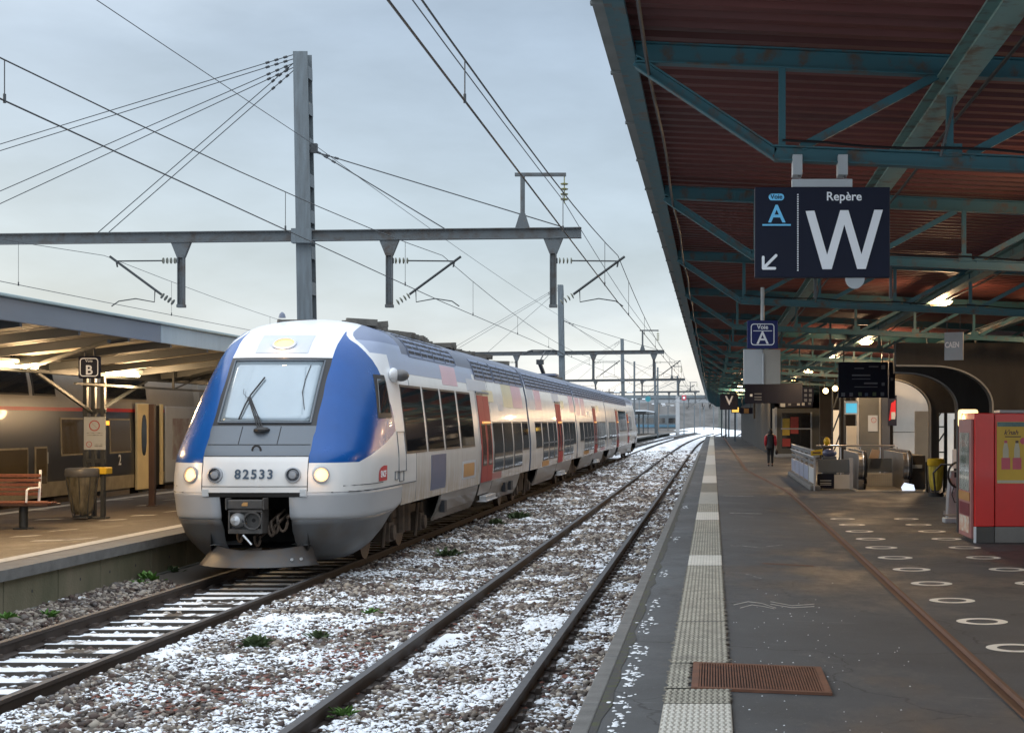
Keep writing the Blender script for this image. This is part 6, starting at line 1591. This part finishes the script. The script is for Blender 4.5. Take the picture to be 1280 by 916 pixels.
# service stand with black ring
Y = 29.4; ss = thing('service_stand', 'silver service stand with a black ring and hose left of the red machine', 'stand', (atx(1191.5, Y), Y, ZF))
M['silver'] = mat('silver_casing', (.42, .43, .45), .35, metal=.4, var=.1)
x = atx(1191.5, Y)
MB().prism([(x-.14, ZF+.05), (x+.12, ZF+.05), (x+.13, ZF+1.0), (x-.07, ZF+1.0), (x-.12, ZF+.55)], Y-.12, Y+.12).build('casing', M['silver'], ss, bevel=.02)
MB().box(x-.19, x+.15, Y-.18, Y+.18, ZF, ZF+.10).build('base', M['signgrey'], ss, bevel=.02)
b = MB().tube([(x-.2, Y-.2, ZF+.16), (x+.16, Y-.2, ZF+.16)], .015, 6).tube([(x-.2, Y-.2, ZF+.16), (x-.2, Y-.2, ZF+.24)], .015, 6); b.build('foot_rail', M['steelbright'], ss)
rp = [(x+.06+.18*math.cos(t), Y-.15, ZF+.93+.24*math.sin(t)) for t in np.linspace(0, 2*math.pi, 25)]
MB().tube(rp, .022, 7).build('ring', M['black'], ss, smooth=True)
MB().box(x+.0, x+.07, Y-.15, Y-.13, ZF+.88, ZF+.98).build('dial', M['slot'], ss)
MB().tube([(x+.0, Y-.14, ZF+.75), (x-.05, Y-.16, ZF+.55), (x+.0, Y-.17, ZF+.4), (x+.10, Y-.15, ZF+.42)], .010, 5).build('hose', M['black'], ss, smooth=True)
MB().box(x-.05, x+.0, Y-.145, Y-.122, ZF+.6, ZF+.72).build('label_plate', M['signwhite'], ss)
MB().box(x-.02, x+.10, Y-.02, Y+.02, ZF+1.05, ZF+1.42).build('white_plate', M['signwhite'], ss); MB().box(x+.02, x+.06, Y+.03, Y+.07, ZF+.9, ZF+2.0).build('pole', M['darksteel'], ss)
# black bicycle-like arm: hose loop joining the stand to the bag holder
MB().tube([(x-.30, Y+.3, ZF+.55), (x-.34, Y+.3, ZF+.95), (x-.2, Y+.2, ZF+1.12), (x+.02, Y, ZF+1.12)], .02, 6).build('hose_loop', M['black'], ss, smooth=True)
# yellow bag bin
Y = 39.8; x = atx(1170, Y)
yb_ = thing('bag_holder', 'waste bag holder with a yellow bag and lid beside the escalator', 'litter bin', (x, Y, ZF))
rows = []; b = MB()
for z, r in ((.16, .10), (.25, .155), (.45, .175), (.7, .185), (.82, .19)):
    rows.append([(x+(r+.010*math.sin(kk_*4.3+z*3)+.008*math.sin(kk_*9.7))*math.cos(2*math.pi*kk_/28), Y+(r+.012*math.sin(kk_*4.3))*math.sin(2*math.pi*kk_/28), ZF+z) for kk_ in range(28)])
b.grid(rows, True); M['ybag'] = mat('yellow_bag', (.58, .45, .06), .3, var=.4, vscale=8, streak=(3, 3, .4)); b.build('bag', M['ybag'], yb_, smooth=True)
MB().lathe([(.215, ZF+.80), (.23, ZF+.83), (.235, ZF+.95), (.20, ZF+.99), (.0001, ZF+.995)], 22, (x, Y, 0)).build('lid', M['yellow'], yb_, smooth=True)
b = MB()
for s in (-1, 1): b.tube([(x+s*.24, Y+.1, ZF+.9), (x+s*.22, Y+.1, ZF+.12), (x+s*.1, Y, ZF+.05)], .03, 7)
b.lathe([(.20, ZF), (.20, ZF+.10), (.001, ZF+.12)], 18, (x, Y, 0)); b.build('stand_frame', M['black'], yb_, smooth=True)
# escalator with two balustrades
es = thing('escalator', 'escalator entrance with two rounded balustrades and black handrails behind the painted rings', 'escalator', (4.9, 44, ZF))
def balustrade(xc):
    prof = []
    for a in np.linspace(-90, 90, 13): prof.append((43.35-.33*math.cos(R(a)), ZF+.70+.36*math.sin(R(a))))
    poly = [(43.25, ZF), (43.05, ZF+.3)]+prof+[(48.0, ZF+1.06), (48.0, ZF)]
    p_ = MB().prism(poly, xc-.10, xc+.06, 'yz').build('balustrade', M['silverdark'] if 'silverdark' in M else M['kick'], es, bevel=.015)
    MB().tube([(xc+.10, 43.5, ZF+.06), (xc+.10, 43.12, ZF+.22)]+[(xc+.10, y-.02, z+.02) for y, z in prof]+[(xc+.10, 48, ZF+1.08)], .052, 8).build('handrail', M['black'], p_, smooth=True)
    MB().tube([(xc+.04, 43.5, ZF+.06), (xc+.04, 43.10, ZF+.22)]+[(xc+.04, y-.03, z+.02) for y, z in prof], .018, 6).build('steel_trim', M['steelbright'], p_, smooth=True)
balustrade(4.23); balustrade(5.50)
M['grille'] = mat('white_grille', (.56, .55, .52), .6, var=.1)
MB().box(4.40, 5.36, 45.5, 45.56, ZF+.46, ZF+.86).build('barrier_panel', M['greypanel'], es, bevel=.01)
g_ = MB().box(4.40, 5.36, 45.4, 45.45, ZF+.03, ZF+.42).build('riser_panel', M['grille'], es)
b = MB()
for i in range(16): b.box(4.43+i*.06, 4.436+i*.06, 45.385, 45.398, ZF+.04, ZF+.41)
for i in range(5): b.box(4.42, 5.34, 45.38, 45.392, ZF+.08+i*.07, ZF+.085+i*.07)
b.build('grille_lines', M['signgrey'], g_)
MB().box(4.0, 6.0, 42.3, 45.3, ZF+.004, ZF+.02).build('floor_plate', M['grille2'] if 'grille2' in M else mat('comb_plate', (.38, .37, .34), .4, metal=.4, var=.1), es)
MB().box(5.72, 6.1, 43.6, 47.9, ZF, ZF+.98).build('side_casing', M['darkwall'], es, bevel=.01)
MB().box(5.72, 6.0, 43.56, 43.595, ZF+.62, ZF+.72).build('side_plate', M['signgrey'], es)
tag(MB().prism([(5.30, ZF+.03), (5.66, ZF+.03), (5.62, ZF+.19), (5.36, ZF+.25), (5.27, ZF+.12)], 42.5, 42.53).build('light_panel', emis('white_panel_glow', (.75, .85, 1.), .9)), 'small glowing white panel on the floor at the escalator foot', 'lit panel')
tag(MB().prism([(4.64, ZF+.87), (4.92, ZF+.86), (4.98, ZF+1.10), (4.74, ZF+1.14)], 45.2, 45.26).build('notice_board', mat('beige_notice', (.48, .36, .27), .6, var=.2)), 'tilted beige notice above the escalator barrier', 'notice')
# stair enclosure left of it
se = thing('stair_enclosure', 'grey panelled railing around the stairwell left of the escalator', 'railing', (3.4, 48, ZF))
for i in range(5):
    ya, yb = 43.2+i*2.5, 43.2+(i+1)*2.5-.04
    MB().box(2.88, 2.92, ya, yb, ZF+.18, ZF+.62).build('side_panel', M['bandblue'] if i else M['signgrey'], se, bevel=.008)
    MB().box(2.87, 2.93, ya, ya+.06, ZF+.1, ZF+1.1).build('post', M['silver'], se)
b = MB()
for z in (.72, .86, 1.0): b.box(2.885, 2.915, 43.2, 55.7, ZF+z, ZF+z+.085)
b.build('rail_panel', M['greypanel'], se)
MB().tube([(2.9, 43.1, ZF+1.12), (2.9, 55.7, ZF+1.12)], .028, 7).tube([(2.86, 43.1, ZF+.95), (2.86, 55.7, ZF+.95)], .018, 6).build('handrail', M['steelbright'], se)
MB().box(2.75, 3.05, 43.0, 55.7, ZF, ZF+.14).build('plinth', M['kerb'], se, bevel=.03)
MB().box(3.05, 3.95, 44.0, 44.06, ZF+.48, ZF+.86).build('barrier_panel', M['greypanel'], se, bevel=.01)
d_ = MB().box(3.02, 3.50, 43.9, 43.94, ZF+.02, ZF+.45).build('dark_notice', M['navy'], se)
b = MB()
for z in (.12, .17, .24): b.box(3.1, 3.42, 43.89, 43.898, ZF+z, ZF+z+.025)
b.build('text_lines', M['signgrey'], d_)
MB().box(3.51, 3.95, 43.9, 43.94, ZF+.02, ZF+.42).build('riser_panel', M['grille'], se)
MB().box(3.95, 4.05, 43.9, 44.1, ZF, ZF+.9).build('end_post', M['silver'], se)
# back rail
br = MB(); yr = 50.0
br.tube([(3.4, yr, ZF+1.16), (6.0, yr, ZF+1.16), (6.08, yr, ZF+1.12), (6.08, yr, ZF+.1)], .03, 7)
for x_ in (3.6, 4.2, 4.85, 5.5): br.tube([(x_, yr, ZF), (x_, yr, ZF+1.1), (x_-.1, yr, ZF+1.16)], .02, 6)
br.tube([(3.4, yr, ZF+.7), (6.0, yr, ZF+.7)], .018, 6)
tag(br.build('guard_rail', M['steelbright'], smooth=True), 'tubular steel guard rail behind the escalator', 'railing')
ys_ = thing('caution_stand', 'yellow caution board on the railing near the stairwell', 'notice', (2.95, 43.1, ZF))
c0, c1 = at(1013.5, 569.5, 42.9), at(1028, 561, 42.9)
p_ = MB().prism([(c0.x, c0.z), (c1.x, c0.z+.03), (c1.x, c1.z), (c0.x, c1.z-.05)], 42.86, 42.9).build('board', M['yellow'], ys_)
MB().box(c0.x+.05, c1.x-.05, 42.85, 42.858, c0.z+.07, c0.z+.11).build('text_line', M['podark'], ys_); MB().bar((c0.x+.1, 42.92, ZF), (c0.x+.1, 42.92, c0.z+.05), .04).build('post', M['silver'], ys_)
ck = thing('luggage_trolley', 'small cart with a blue grey bag and a yellow cloth parked in the stairwell area', 'trolley', (3.75, 49, ZF))
c = at(1037, 566, 48.5)
MB().box(c.x-.22, c.x+.22, 48.4, 48.8, ZF+.1, ZF+.85).build('body', M['greypanel'], ck, bevel=.03); MB().sphere((c.x, 48.6, ZF+.95), (.24, .2, .14), 12, 8).build('blue_bag', M['bluepatch'], ck, smooth=True)
MB().sphere((c.x-.08, 48.6, ZF+1.32), (.11, .1, .14), 12, 8).build('yellow_cloth', M['yellow'], ck, smooth=True); MB().tube([(c.x-.22, 48.6, ZF+.8), (c.x-.24, 48.6, ZF+1.45), (c.x+.1, 48.6, ZF+1.45)], .02, 6).build('handle', M['black'], ck)
b = MB()
for dx in (-.16, .16): b.lathe([(.001, -.03), (.08, -.03), (.08, .03), (.001, .03)], 12, (c.x+dx, 48.4, ZF+.08), 'x')
b.build('wheel', M['black'], ck)

# ================================================================== walking person, seen from behind
PY = 66.5; PXm = atx(963, PY); PZ = zA(PXm)
M['skin'] = mat('skin', (.48, .28, .20), .5, var=.08); M['hair'] = mat('dark_hair', (.020, .014, .011), .55, var=.3, vscale=30); M['vest'] = mat('black_quilted_coat', (.012, .012, .016), .6, var=.3, bump=.3, bscale=25)
M['sleeve'] = mat('red_sleeve', (.42, .018, .030), .65, var=.15); M['trouser'] = mat('black_trousers', (.012, .012, .014), .7, var=.3); M['bagm'] = mat('dark_brown_handbag', (.035, .02, .016), .5)
def skin_mesh(name, verts, edges, radii, m, parent, root=0, sub=2):
    me = bpy.data.meshes.new(name); me.from_pydata([Vector(v) for v in verts], edges, []); me.materials.append(m)
    o = bpy.data.objects.new(name, me); C.objects.link(o)
    sk_ = o.modifiers.new('Skin', 'SKIN'); sk_.use_smooth_shade = True
    for i, r in enumerate(radii):
        q_ = me.skin_vertices[0].data[i]; q_.radius = r if isinstance(r, tuple) else (r, r); q_.use_root = (i == root)
    s_ = o.modifiers.new('Sub', 'SUBSURF'); s_.levels = sub; s_.render_levels = sub
    if parent is not None: o.parent = parent
    return o
J = dict(pelvis=(0,0,.90), waist=(0,.01,1.05), chest=(0,.02,1.25), neckb=(0,.02,1.40), neck=(0,.03,1.46), head=(0,.04,1.55), top=(0,.04,1.63),
         lsh=(-.17,.02,1.36), lel=(-.215,-.02,1.10), lwr=(-.21,.07,.87), rsh=(.17,.02,1.36), rel=(.22,-.03,1.10), rwr=(.235,.03,.86),
         lhip=(-.085,0,.88), lkn=(-.085,.05,.49), lan=(-.08,-.06,.09), lto=(-.085,.08,.035), rhip=(.085,0,.88), rkn=(.08,.10,.50), ran=(.075,.12,.08), rto=(.08,.25,.03))
names_ = list(J); ix = {n: i for i, n in enumerate(names_)}
hands = []
E = [('pelvis','waist'),('waist','chest'),('chest','neckb'),('neckb','neck'),('neck','head'),('head','top'),('neckb','lsh'),('lsh','lel'),('lel','lwr'),('neckb','rsh'),('rsh','rel'),('rel','rwr'),('pelvis','lhip'),('lhip','lkn'),('lkn','lan'),('lan','lto'),('pelvis','rhip'),('rhip','rkn'),('rkn','ran'),('ran','rto')]
rad = dict(pelvis=(.13,.11), waist=(.125,.10), chest=(.14,.105), neckb=(.075,.07), neck=.05, head=(.078,.095), top=(.06,.075), lsh=.06, lel=.045, lwr=.03, rsh=.06, rel=.045, rwr=.03, lhip=.085, lkn=.058, lan=.04, lto=.034, rhip=.085, rkn=.058, ran=.04, rto=.034)
V_ = [J[n] for n in names_]; Ed = [(ix[a], ix[b]) for a, b in E]; Rr = [rad[n] for n in names_]
for s, wr_ in ((-1, 'lwr'), (1, 'rwr')):      # palms and curled fingers
    w0 = Vector(J[wr_]); pi_ = len(V_); V_.append(tuple(w0+Vector((0, .015, -.06)))); Rr.append((.018, .032)); Ed.append((ix[wr_], pi_))
    for f in range(4):
        b0 = w0+Vector((0, -.02+.02*f, -.10)); l_ = (.055, .065, .06, .045)[f]
        i1 = len(V_); V_.append(tuple(b0)); Rr.append(.009); Ed.append((pi_, i1)); V_.append(tuple(b0+Vector((-s*.012, .005, -l_*.6)))); Rr.append(.008); Ed.append((i1, i1+1)); V_.append(tuple(b0+Vector((-s*.035, .005, -l_*.8)))); Rr.append(.007); Ed.append((i1+1, i1+2))
    i1 = len(V_); V_.append(tuple(w0+Vector((-s*.015, .05, -.06)))); Rr.append(.010); Ed.append((pi_, i1)); V_.append(tuple(w0+Vector((-s*.025, .062, -.10)))); Rr.append(.008); Ed.append((i1, i1+1))
pe = skin_mesh('person', V_, Ed, Rr, M['skin'], None); pe.location = (PXm, PY, PZ); pe.rotation_euler = (0, 0, R(-3))
tag(pe, 'person in a black coat with red sleeves walking away along the platform', 'person')
skin_mesh('coat', [(0,0,.70),(0,0,.88),(0,.01,1.05),(0,.02,1.25),(0,.02,1.385),(-.12,.02,1.36),(.12,.02,1.36),(0,.025,1.43)], [(0,1),(1,2),(2,3),(3,4),(4,5),(4,6),(4,7)], [(.20,.16),(.20,.165),(.185,.15),(.20,.155),(.12,.11),(.09,.09),(.09,.09),(.08,.08)], M['vest'], pe, root=2)
for s in ('l', 'r'):
    a, c, d = Vector(J[s+'sh']), Vector(J[s+'el']), Vector(J[s+'wr'])
    skin_mesh('sleeve', [a, a.lerp(c, .5), c, c.lerp(d, .55), d+Vector((0,0,.02))], [(0,1),(1,2),(2,3),(3,4)], [.088,.08,.07,.06,.05], M['sleeve'], pe)
    h, k_, n_ = Vector(J[s+'hip']), Vector(J[s+'kn']), Vector(J[s+'an'])
    skin_mesh('trouser_leg', [h, h.lerp(k_, .5), k_, k_.lerp(n_, .5), n_+Vector((0,0,.02))], [(0,1),(1,2),(2,3),(3,4)], [.10,.085,.068,.058,.05], M['trouser'], pe)
    skin_mesh('shoe', [n_+Vector((0,-.03,-.03)), n_+Vector((0,.04,-.04)), Vector(J[s+'to'])+Vector((0,.04,.01))], [(0,1),(1,2)], [.05,.045,.036], M['black'], pe)
hr = MB(); rows = []
for i in range(13):      # rounded bob: full at the crown, falling to the nape, open at the face
    t = i/12; z = 1.668-.30*t; r = .098*math.sqrt(max(0, 1-(1-min(1, t*1.9))**2)) if t < .53 else .098-.012*(t-.53)
    row = []
    for k in range(21):
        a = R(150+240*k/20) if t > .38 else R(90+360*k/20)
        row.append((r*(1+.05*math.sin(a*7+i))*math.cos(a), .028+r*1.1*math.sin(a)*(1 if math.sin(a) < 0 else 1.0), z))
    rows.append(row)
hr.grid(rows); ho = hr.build('hair', M['hair'], None, smooth=True, loc=(0, 0, 0)); ho.parent = pe
md = ho.modifiers.new('Solid', 'SOLIDIFY'); md.thickness = .012
fc_ = MB()
for s in (-1, 1): fc_.sphere((s*.033, .132, 1.575), .012, 8, 6)
fc_.sphere((0, .145, 1.545), (.013, .018, .022), 8, 6); fo_ = fc_.build('face_features', M['skin'], None, smooth=True); 
fo_.location = tuple(Vector((0, .14, 1.52))); fo_.parent = pe
hb_ = thing('handbag', 'dark brown handbag hanging from the walking person\'s right hand', 'bag', (PXm+.27, PY+.03, PZ+.55))
MB().sphere((PXm+.27, PY+.03, PZ+.62), (.07, .13, .11), 14, 10).build('pouch', M['bagm'], hb_, smooth=True)
MB().tube([(PXm+.27, PY-.06, PZ+.68), (PXm+.26, PY-.02, PZ+.78), (PXm+.255, PY+.05, PZ+.78), (PXm+.27, PY+.12, PZ+.68)], .008, 6).build('strap', M['bagm'], hb_)

# ================================================================== far yard: embankment, masts, lights
M['hillside'] = mat('wooded_embankment', (.15, .145, .14), .95, col2=(.06, .057, .055), cover=.5, sharp=.18, vscale=.16, detail=10, streak=(1, 1, 2.2))
b = MB(); rows = []
for (y, z) in ((395, -.4), (402, 3.2), (408, 6.5), (414, 8.2), (430, 8.9), (600, 9.4)):
    rows.append([(x, y+6*math.sin(x*.05), z*(1+.05*math.sin(x*.11)+.04*math.sin(x*.31+y))) for x in np.arange(-220, 140, 4.)])
b.grid(rows); kind(b.build('hill', M['hillside'], smooth=True), 'structure')
M['twig'] = mat('bare_twigs', (.075, .065, .06), .9, var=.3)
b = MB()
for k in range(420):
    x = random.uniform(-130, 60); y = random.uniform(405, 440); z0 = 8.0; h = random.uniform(1.0, 3.2)*(1.3 if math.sin(x*.13)+math.sin(x*.37) > .4 else .55)
    if y < 412: z0 = interp(y, [(402,3.2),(408,6.3),(414,8.0)])
    for q_ in range(5): b.bar((x, y, z0-.3), (x+random.gauss(0, h*.3), y, z0+h*random.uniform(.6, 1.)), .10)
o = b.build('far_bushes', M['twig'], recalc=False); o['label'] = 'bare bushes along the top of the far embankment'; kind(o, 'stuff')
vb = thing('viaduct', 'pale concrete bridge deck crossing in front of the far embankment', 'bridge', (-30, 380, -.4))
MB().box(-60, 20, 380, 384, 7.0, 7.9).build('deck', mat('bridge_concrete', (.24, .245, .25), .8, var=.15), vb); MB().box(-60, 20, 379.8, 379.95, 7.95, 8.9).build('parapet', M['galv'], vb)
for x in (-46, -30, -14, 2, 16): MB().box(x-.6, x+.6, 380.5, 383.5, -.4, 7.0).build('pier', M['dirtconc'], vb)
# far platform shelter, parked pale train, lamps and signals
fs = thing('platform_shelter', 'small dark canopy roof just beyond the tail of the train', 'shelter', (-11, 215, .5))
MB().box(-13.2+curve_x(215), -9.6+curve_x(215), 196, 232, 3.35, 3.62).build('roof', M['darksteel'], fs, bevel=.02); MB().box(-13.25+curve_x(215), -9.55+curve_x(215), 195.9, 232.1, 3.625, 3.75).build('roof_snow', M['snow'], fs)
for y in (200, 214, 228): MB().box(-11.5+curve_x(215), -11.3+curve_x(215), y, y+.2, .5, 3.35).build('post', M['galv'], fs)
pt = thing('parked_train', 'pale blue and white train parked in the far yard beyond the platform', 'train', (-14, 300, 0))
MB().box(-18, -6.5, 298, 300.8, 1.0, 3.7).build('body', M['galv'], pt, bevel=.2)
for i in range(5): MB().box(-17.5+i*2.2, -16.0+i*2.2, 297.95, 297.99, 2.0, 3.0).build('window', M['glass'], pt)
MB().box(-18, -6.5, 297.93, 297.99, 1.2, 1.7).build('blue_stripe', mat('sky_blue_stripe', (.08, .17, .24), .5), pt)
for px, top, Y, nm in ((779, 490.5, 190, 'double headed yard lamp nearest the train roof'), (799, 499, 230, 'double headed yard lamp left of the teal sign'), (823, 505, 260, 'double headed yard lamp with warm light painted on its post'), (835, 507, 290, 'double headed yard lamp right of the warm painted post')):
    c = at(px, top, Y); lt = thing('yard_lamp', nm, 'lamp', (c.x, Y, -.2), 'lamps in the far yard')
    MB().tube([(c.x, Y, -.3), (c.x, Y, c.z)], .09, 8).build('post', M['galv'] if '823' not in str(px) else mat('painted_warm_light_post', (.50, .33, .22), .6), lt)  # orange lamplight on one post is painted into its colour
    for s in (-1, 1):
        MB().bar((c.x, Y, c.z-.1), (c.x+s*.75, Y, c.z+.05), .09).build('arm', M['galv'], lt); MB().box(c.x+s*.45, c.x+s*1.15, Y-.2, Y+.2, c.z-.02, c.z+.12).build('head', M['signwhite'], lt, bevel=.03)
sg1 = thing('signal', 'square red and white signal board on a thin post in the far yard', 'signal', (at(855, 497, 240).x, 240, -.2)); c = at(855, 497, 240)
MB().tube([(c.x, 240, -.3), (c.x, 240, c.z)], .08, 8).build('post', M['galv'], sg1); MB().box(c.x-.34, c.x+.34, 239.85, 239.95, c.z-.38, c.z+.38).build('board', M['logored'], sg1, bevel=.02); MB().box(c.x-.18, c.x+.18, 239.83, 239.845, c.z-.18, c.z+.18).build('white_square', M['signwhite'], sg1)
sg2 = thing('signal', 'teal round board on a post left of the red signal', 'signal', (at(810, 498.5, 225).x, 225, -.2)); c = at(810, 498.5, 225)
MB().tube([(c.x, 225, -.3), (c.x, 225, c.z)], .07, 8).build('post', M['galv'], sg2); MB().lathe([(.42, 224.95), (.42, 224.9), (.0001, 224.89)], 20, (c.x, 0, c.z), 'y').build('board', mat('teal_board', (.03, .22, .26), .4), sg2)
tag(MB().box(at(847, 0, 260).x-.33, at(847, 0, 260).x+.33, 259.7, 260.3, -.3, at(0, 494, 260).z).build('concrete_pillar', mat('pale_pillar_concrete', (.38, .38, .38), .8)), 'thick pale concrete pillar left of the red signal', 'pillar')
for i, (px, top, Y) in enumerate(((868, 507, 300), (880, 509, 330), (892, 508, 310), (902, 507, 300), (912, 507, 320), (921, 508, 310), (875, 505, 350))):
    c = at(px, top, Y); tag(MB().tube([(c.x, Y, -.4), (c.x, Y, c.z)], .11, 8).build('yard_mast', M['galv']), 'thin pale mast in the far yard, %s from the left edge of the group' % ('first', 'third', 'fourth', 'fifth', 'sixth', 'last', 'second')[i], 'mast', 'thin masts in the far yard')
for i, (px, Y, w_) in enumerate(((862, 330, 5), (880, 345, 7), (905, 300, 6))):
    c = at(px, 520, Y); b = MB(); b.sphere((c.x, Y, -.4), (w_, 3, 1.1+.3*(i % 2)), 16, 10)
    tag(b.build('snow_bank', M['snow'], smooth=True), ('low snow bank at the foot of the embankment, left of the canopy end', 'longer snow bank just left of the canopy end', 'snow bank seen under the far end of the canopy', 'snow bank hidden behind the train tail')[i], 'snow bank')
for xo in (-4.2, 3.0, 8.0):
    t = thing('railway_track', {-4.2: 'far yard track left of the empty track', 3.0: 'far yard track beyond the end of the covered platform', 8.0: 'outer far yard track beyond the platform end'}[xo], 'railway track', (xo, 240, -.2), 'railway tracks')
    rail(xo-.72-(3 if xo < 0 else 0), 215, 330, t); rail(xo+.72-(3 if xo < 0 else 0), 215, 330, t)

# ================================================================== light, sky, camera
W_ = bpy.data.worlds.new('World'); scene.world = W_; W_.use_nodes = True
nt = W_.node_tree; nt.nodes.clear(); L = nt.links.new
out = nt.nodes.new('ShaderNodeOutputWorld')
sky = nt.nodes.new('ShaderNodeTexSky'); sky.sky_type = 'NISHITA'; sky.sun_disc = False; sky.sun_elevation = R(24); sky.sun_rotation = R(-70); sky.air_density = 1.2; sky.dust_density = 2
bg1 = nt.nodes.new('ShaderNodeBackground'); bg1.inputs[1].default_value = .05; L(sky.outputs[0], bg1.inputs[0])
tc = nt.nodes.new('ShaderNodeTexCoord'); sep = nt.nodes.new('ShaderNodeSeparateXYZ'); L(tc.outputs['Generated'], sep.inputs[0])
ramp = nt.nodes.new('ShaderNodeValToRGB'); e = ramp.color_ramp.elements
stops = [(0., (.50, .54, .56)), (.026, (.78, .775, .765)), (.045, (.60, .65, .69)), (.072, (.415, .48, .56)), (.13, (.325, .39, .475)), (.20, (.278, .335, .415)), (.27, (.252, .305, .38)), (.36, (.50, .57, .65)), (.55, (.85, .93, 1.02)), (1., (1.55, 1.67, 1.78))]
e[0].position = 0; e[0].color = (*stops[0][1], 1); e[1].position = 1; e[1].color = (*stops[-1][1], 1)
for p, c in stops[1:-1]: k_ = e.new(p); k_.color = (*c, 1)
mp = nt.nodes.new('ShaderNodeMapping'); mp.inputs['Scale'].default_value = (2.2, 2.2, 9.); mp.inputs['Location'].default_value = (3.1, .4, 0); L(tc.outputs['Generated'], mp.inputs[0])
nz = nt.nodes.new('ShaderNodeTexNoise'); nz.inputs['Scale'].default_value = 1.6; nz.inputs['Detail'].default_value = 6; nz.inputs['Roughness'].default_value = .5; L(mp.outputs[0], nz.inputs['Vector'])
mm = nt.nodes.new('ShaderNodeMath'); mm.operation = 'MULTIPLY_ADD'; mm.inputs[1].default_value = .085; L(nz.outputs['Fac'], mm.inputs[0]); mm.inputs[2].default_value = -.0425
ad = nt.nodes.new('ShaderNodeMath'); ad.operation = 'ADD'; L(sep.outputs[2], ad.inputs[0]); L(mm.outputs[0], ad.inputs[1])
# the bright strip along the horizon is strongest ahead, fading to the left
mx_ = nt.nodes.new('ShaderNodeMath'); mx_.operation = 'MULTIPLY_ADD'; mx_.inputs[1].default_value = -.16; mx_.inputs[2].default_value = -.004; L(sep.outputs[0], mx_.inputs[0])
mxc = nt.nodes.new('ShaderNodeClamp'); mxc.inputs[1].default_value = 0; mxc.inputs[2].default_value = .05; L(mx_.outputs[0], mxc.inputs[0])
ad2 = nt.nodes.new('ShaderNodeMath'); ad2.operation = 'ADD'; L(ad.outputs[0], ad2.inputs[0]); L(mxc.outputs[0], ad2.inputs[1])
L(ad2.outputs[0], ramp.inputs[0])
n3 = nt.nodes.new('ShaderNodeMapRange'); n3.inputs[1].default_value = .3; n3.inputs[2].default_value = .7; n3.inputs[3].default_value = .86; n3.inputs[4].default_value = 1.15
mp3 = nt.nodes.new('ShaderNodeMapping'); mp3.inputs['Scale'].default_value = (4., 4., 11.); mp3.inputs['Location'].default_value = (7, 2, 5); L(tc.outputs['Generated'], mp3.inputs[0])
nz3 = nt.nodes.new('ShaderNodeTexNoise'); nz3.inputs['Scale'].default_value = 2.2; nz3.inputs['Detail'].default_value = 7; nz3.inputs['Roughness'].default_value = .55; L(mp3.outputs[0], nz3.inputs['Vector']); L(nz3.outputs['Fac'], n3.inputs[0])
vm_ = nt.nodes.new('ShaderNodeVectorMath'); vm_.operation = 'SCALE'; L(ramp.outputs[0], vm_.inputs[0])
bk = nt.nodes.new('ShaderNodeMapRange'); bk.inputs[1].default_value = .2; bk.inputs[2].default_value = -.7; bk.inputs[3].default_value = 1.; bk.inputs[4].default_value = 1.9; L(sep.outputs[1], bk.inputs[0])   # sky behind the camera brightened to light surfaces that face it
mb_ = nt.nodes.new('ShaderNodeMath'); mb_.operation = 'MULTIPLY'; L(n3.outputs[0], mb_.inputs[0]); L(bk.outputs[0], mb_.inputs[1]); L(mb_.outputs[0], vm_.inputs['Scale'])
bg2 = nt.nodes.new('ShaderNodeBackground'); L(vm_.outputs[0], bg2.inputs[0]); bg2.inputs[1].default_value = .92
addS = nt.nodes.new('ShaderNodeAddShader'); L(bg1.outputs[0], addS.inputs[0]); L(bg2.outputs[0], addS.inputs[1]); L(addS.outputs[0], out.inputs[0])

sl = bpy.data.lights.new('sun', 'SUN'); sl.energy = .6; sl.angle = R(25); sl.color = (1., .95, .9)
so = bpy.data.objects.new('sun', sl); C.objects.link(so); el, az = R(24), R(-70)
d = Vector((math.sin(az)*math.cos(el), math.cos(az)*math.cos(el), math.sin(el))); so.rotation_euler = d.to_track_quat('Z', 'Y').to_euler()
for i, (p_, pw, col, r_) in enumerate(LIGHTS):
    l = bpy.data.lights.new('lamp_light', 'POINT'); l.energy = pw; l.color = col; l.shadow_soft_size = r_
    lo_ = bpy.data.objects.new('lamp_light', l); C.objects.link(lo_); lo_.location = p_

for p_, pw in TRAINLIGHTS:
    l = bpy.data.lights.new('headlight_beam', 'POINT'); l.energy = pw; l.color = (1., .55, .22); l.shadow_soft_size = .03
    lo_ = bpy.data.objects.new('headlight_beam', l); C.objects.link(lo_); lo_.location = p_
cam = bpy.data.cameras.new('camera'); co = bpy.data.objects.new('camera', cam); C.objects.link(co); scene.camera = co
co.location = (0, 0, CZ); co.rotation_euler = (R(90), 0, 0)
cam.sensor_fit = 'HORIZONTAL'; cam.sensor_width = 36; cam.lens = 36*F/1280; cam.shift_x = (640-CX)/1280; cam.shift_y = (CY-458)/1280
cam.clip_start = .1; cam.clip_end = 6000
scene.view_settings.view_transform = 'Standard'; scene.view_settings.look = 'None'; scene.view_settings.exposure = .22; scene.view_settings.gamma = 1
scene.render.engine = 'CYCLES'
scene.cycles.use_denoising = True
try: scene.cycles.denoiser = 'OPENIMAGEDENOISE'
except Exception: pass
scene.cycles.max_bounces = 6; scene.cycles.sample_clamp_indirect = 4.
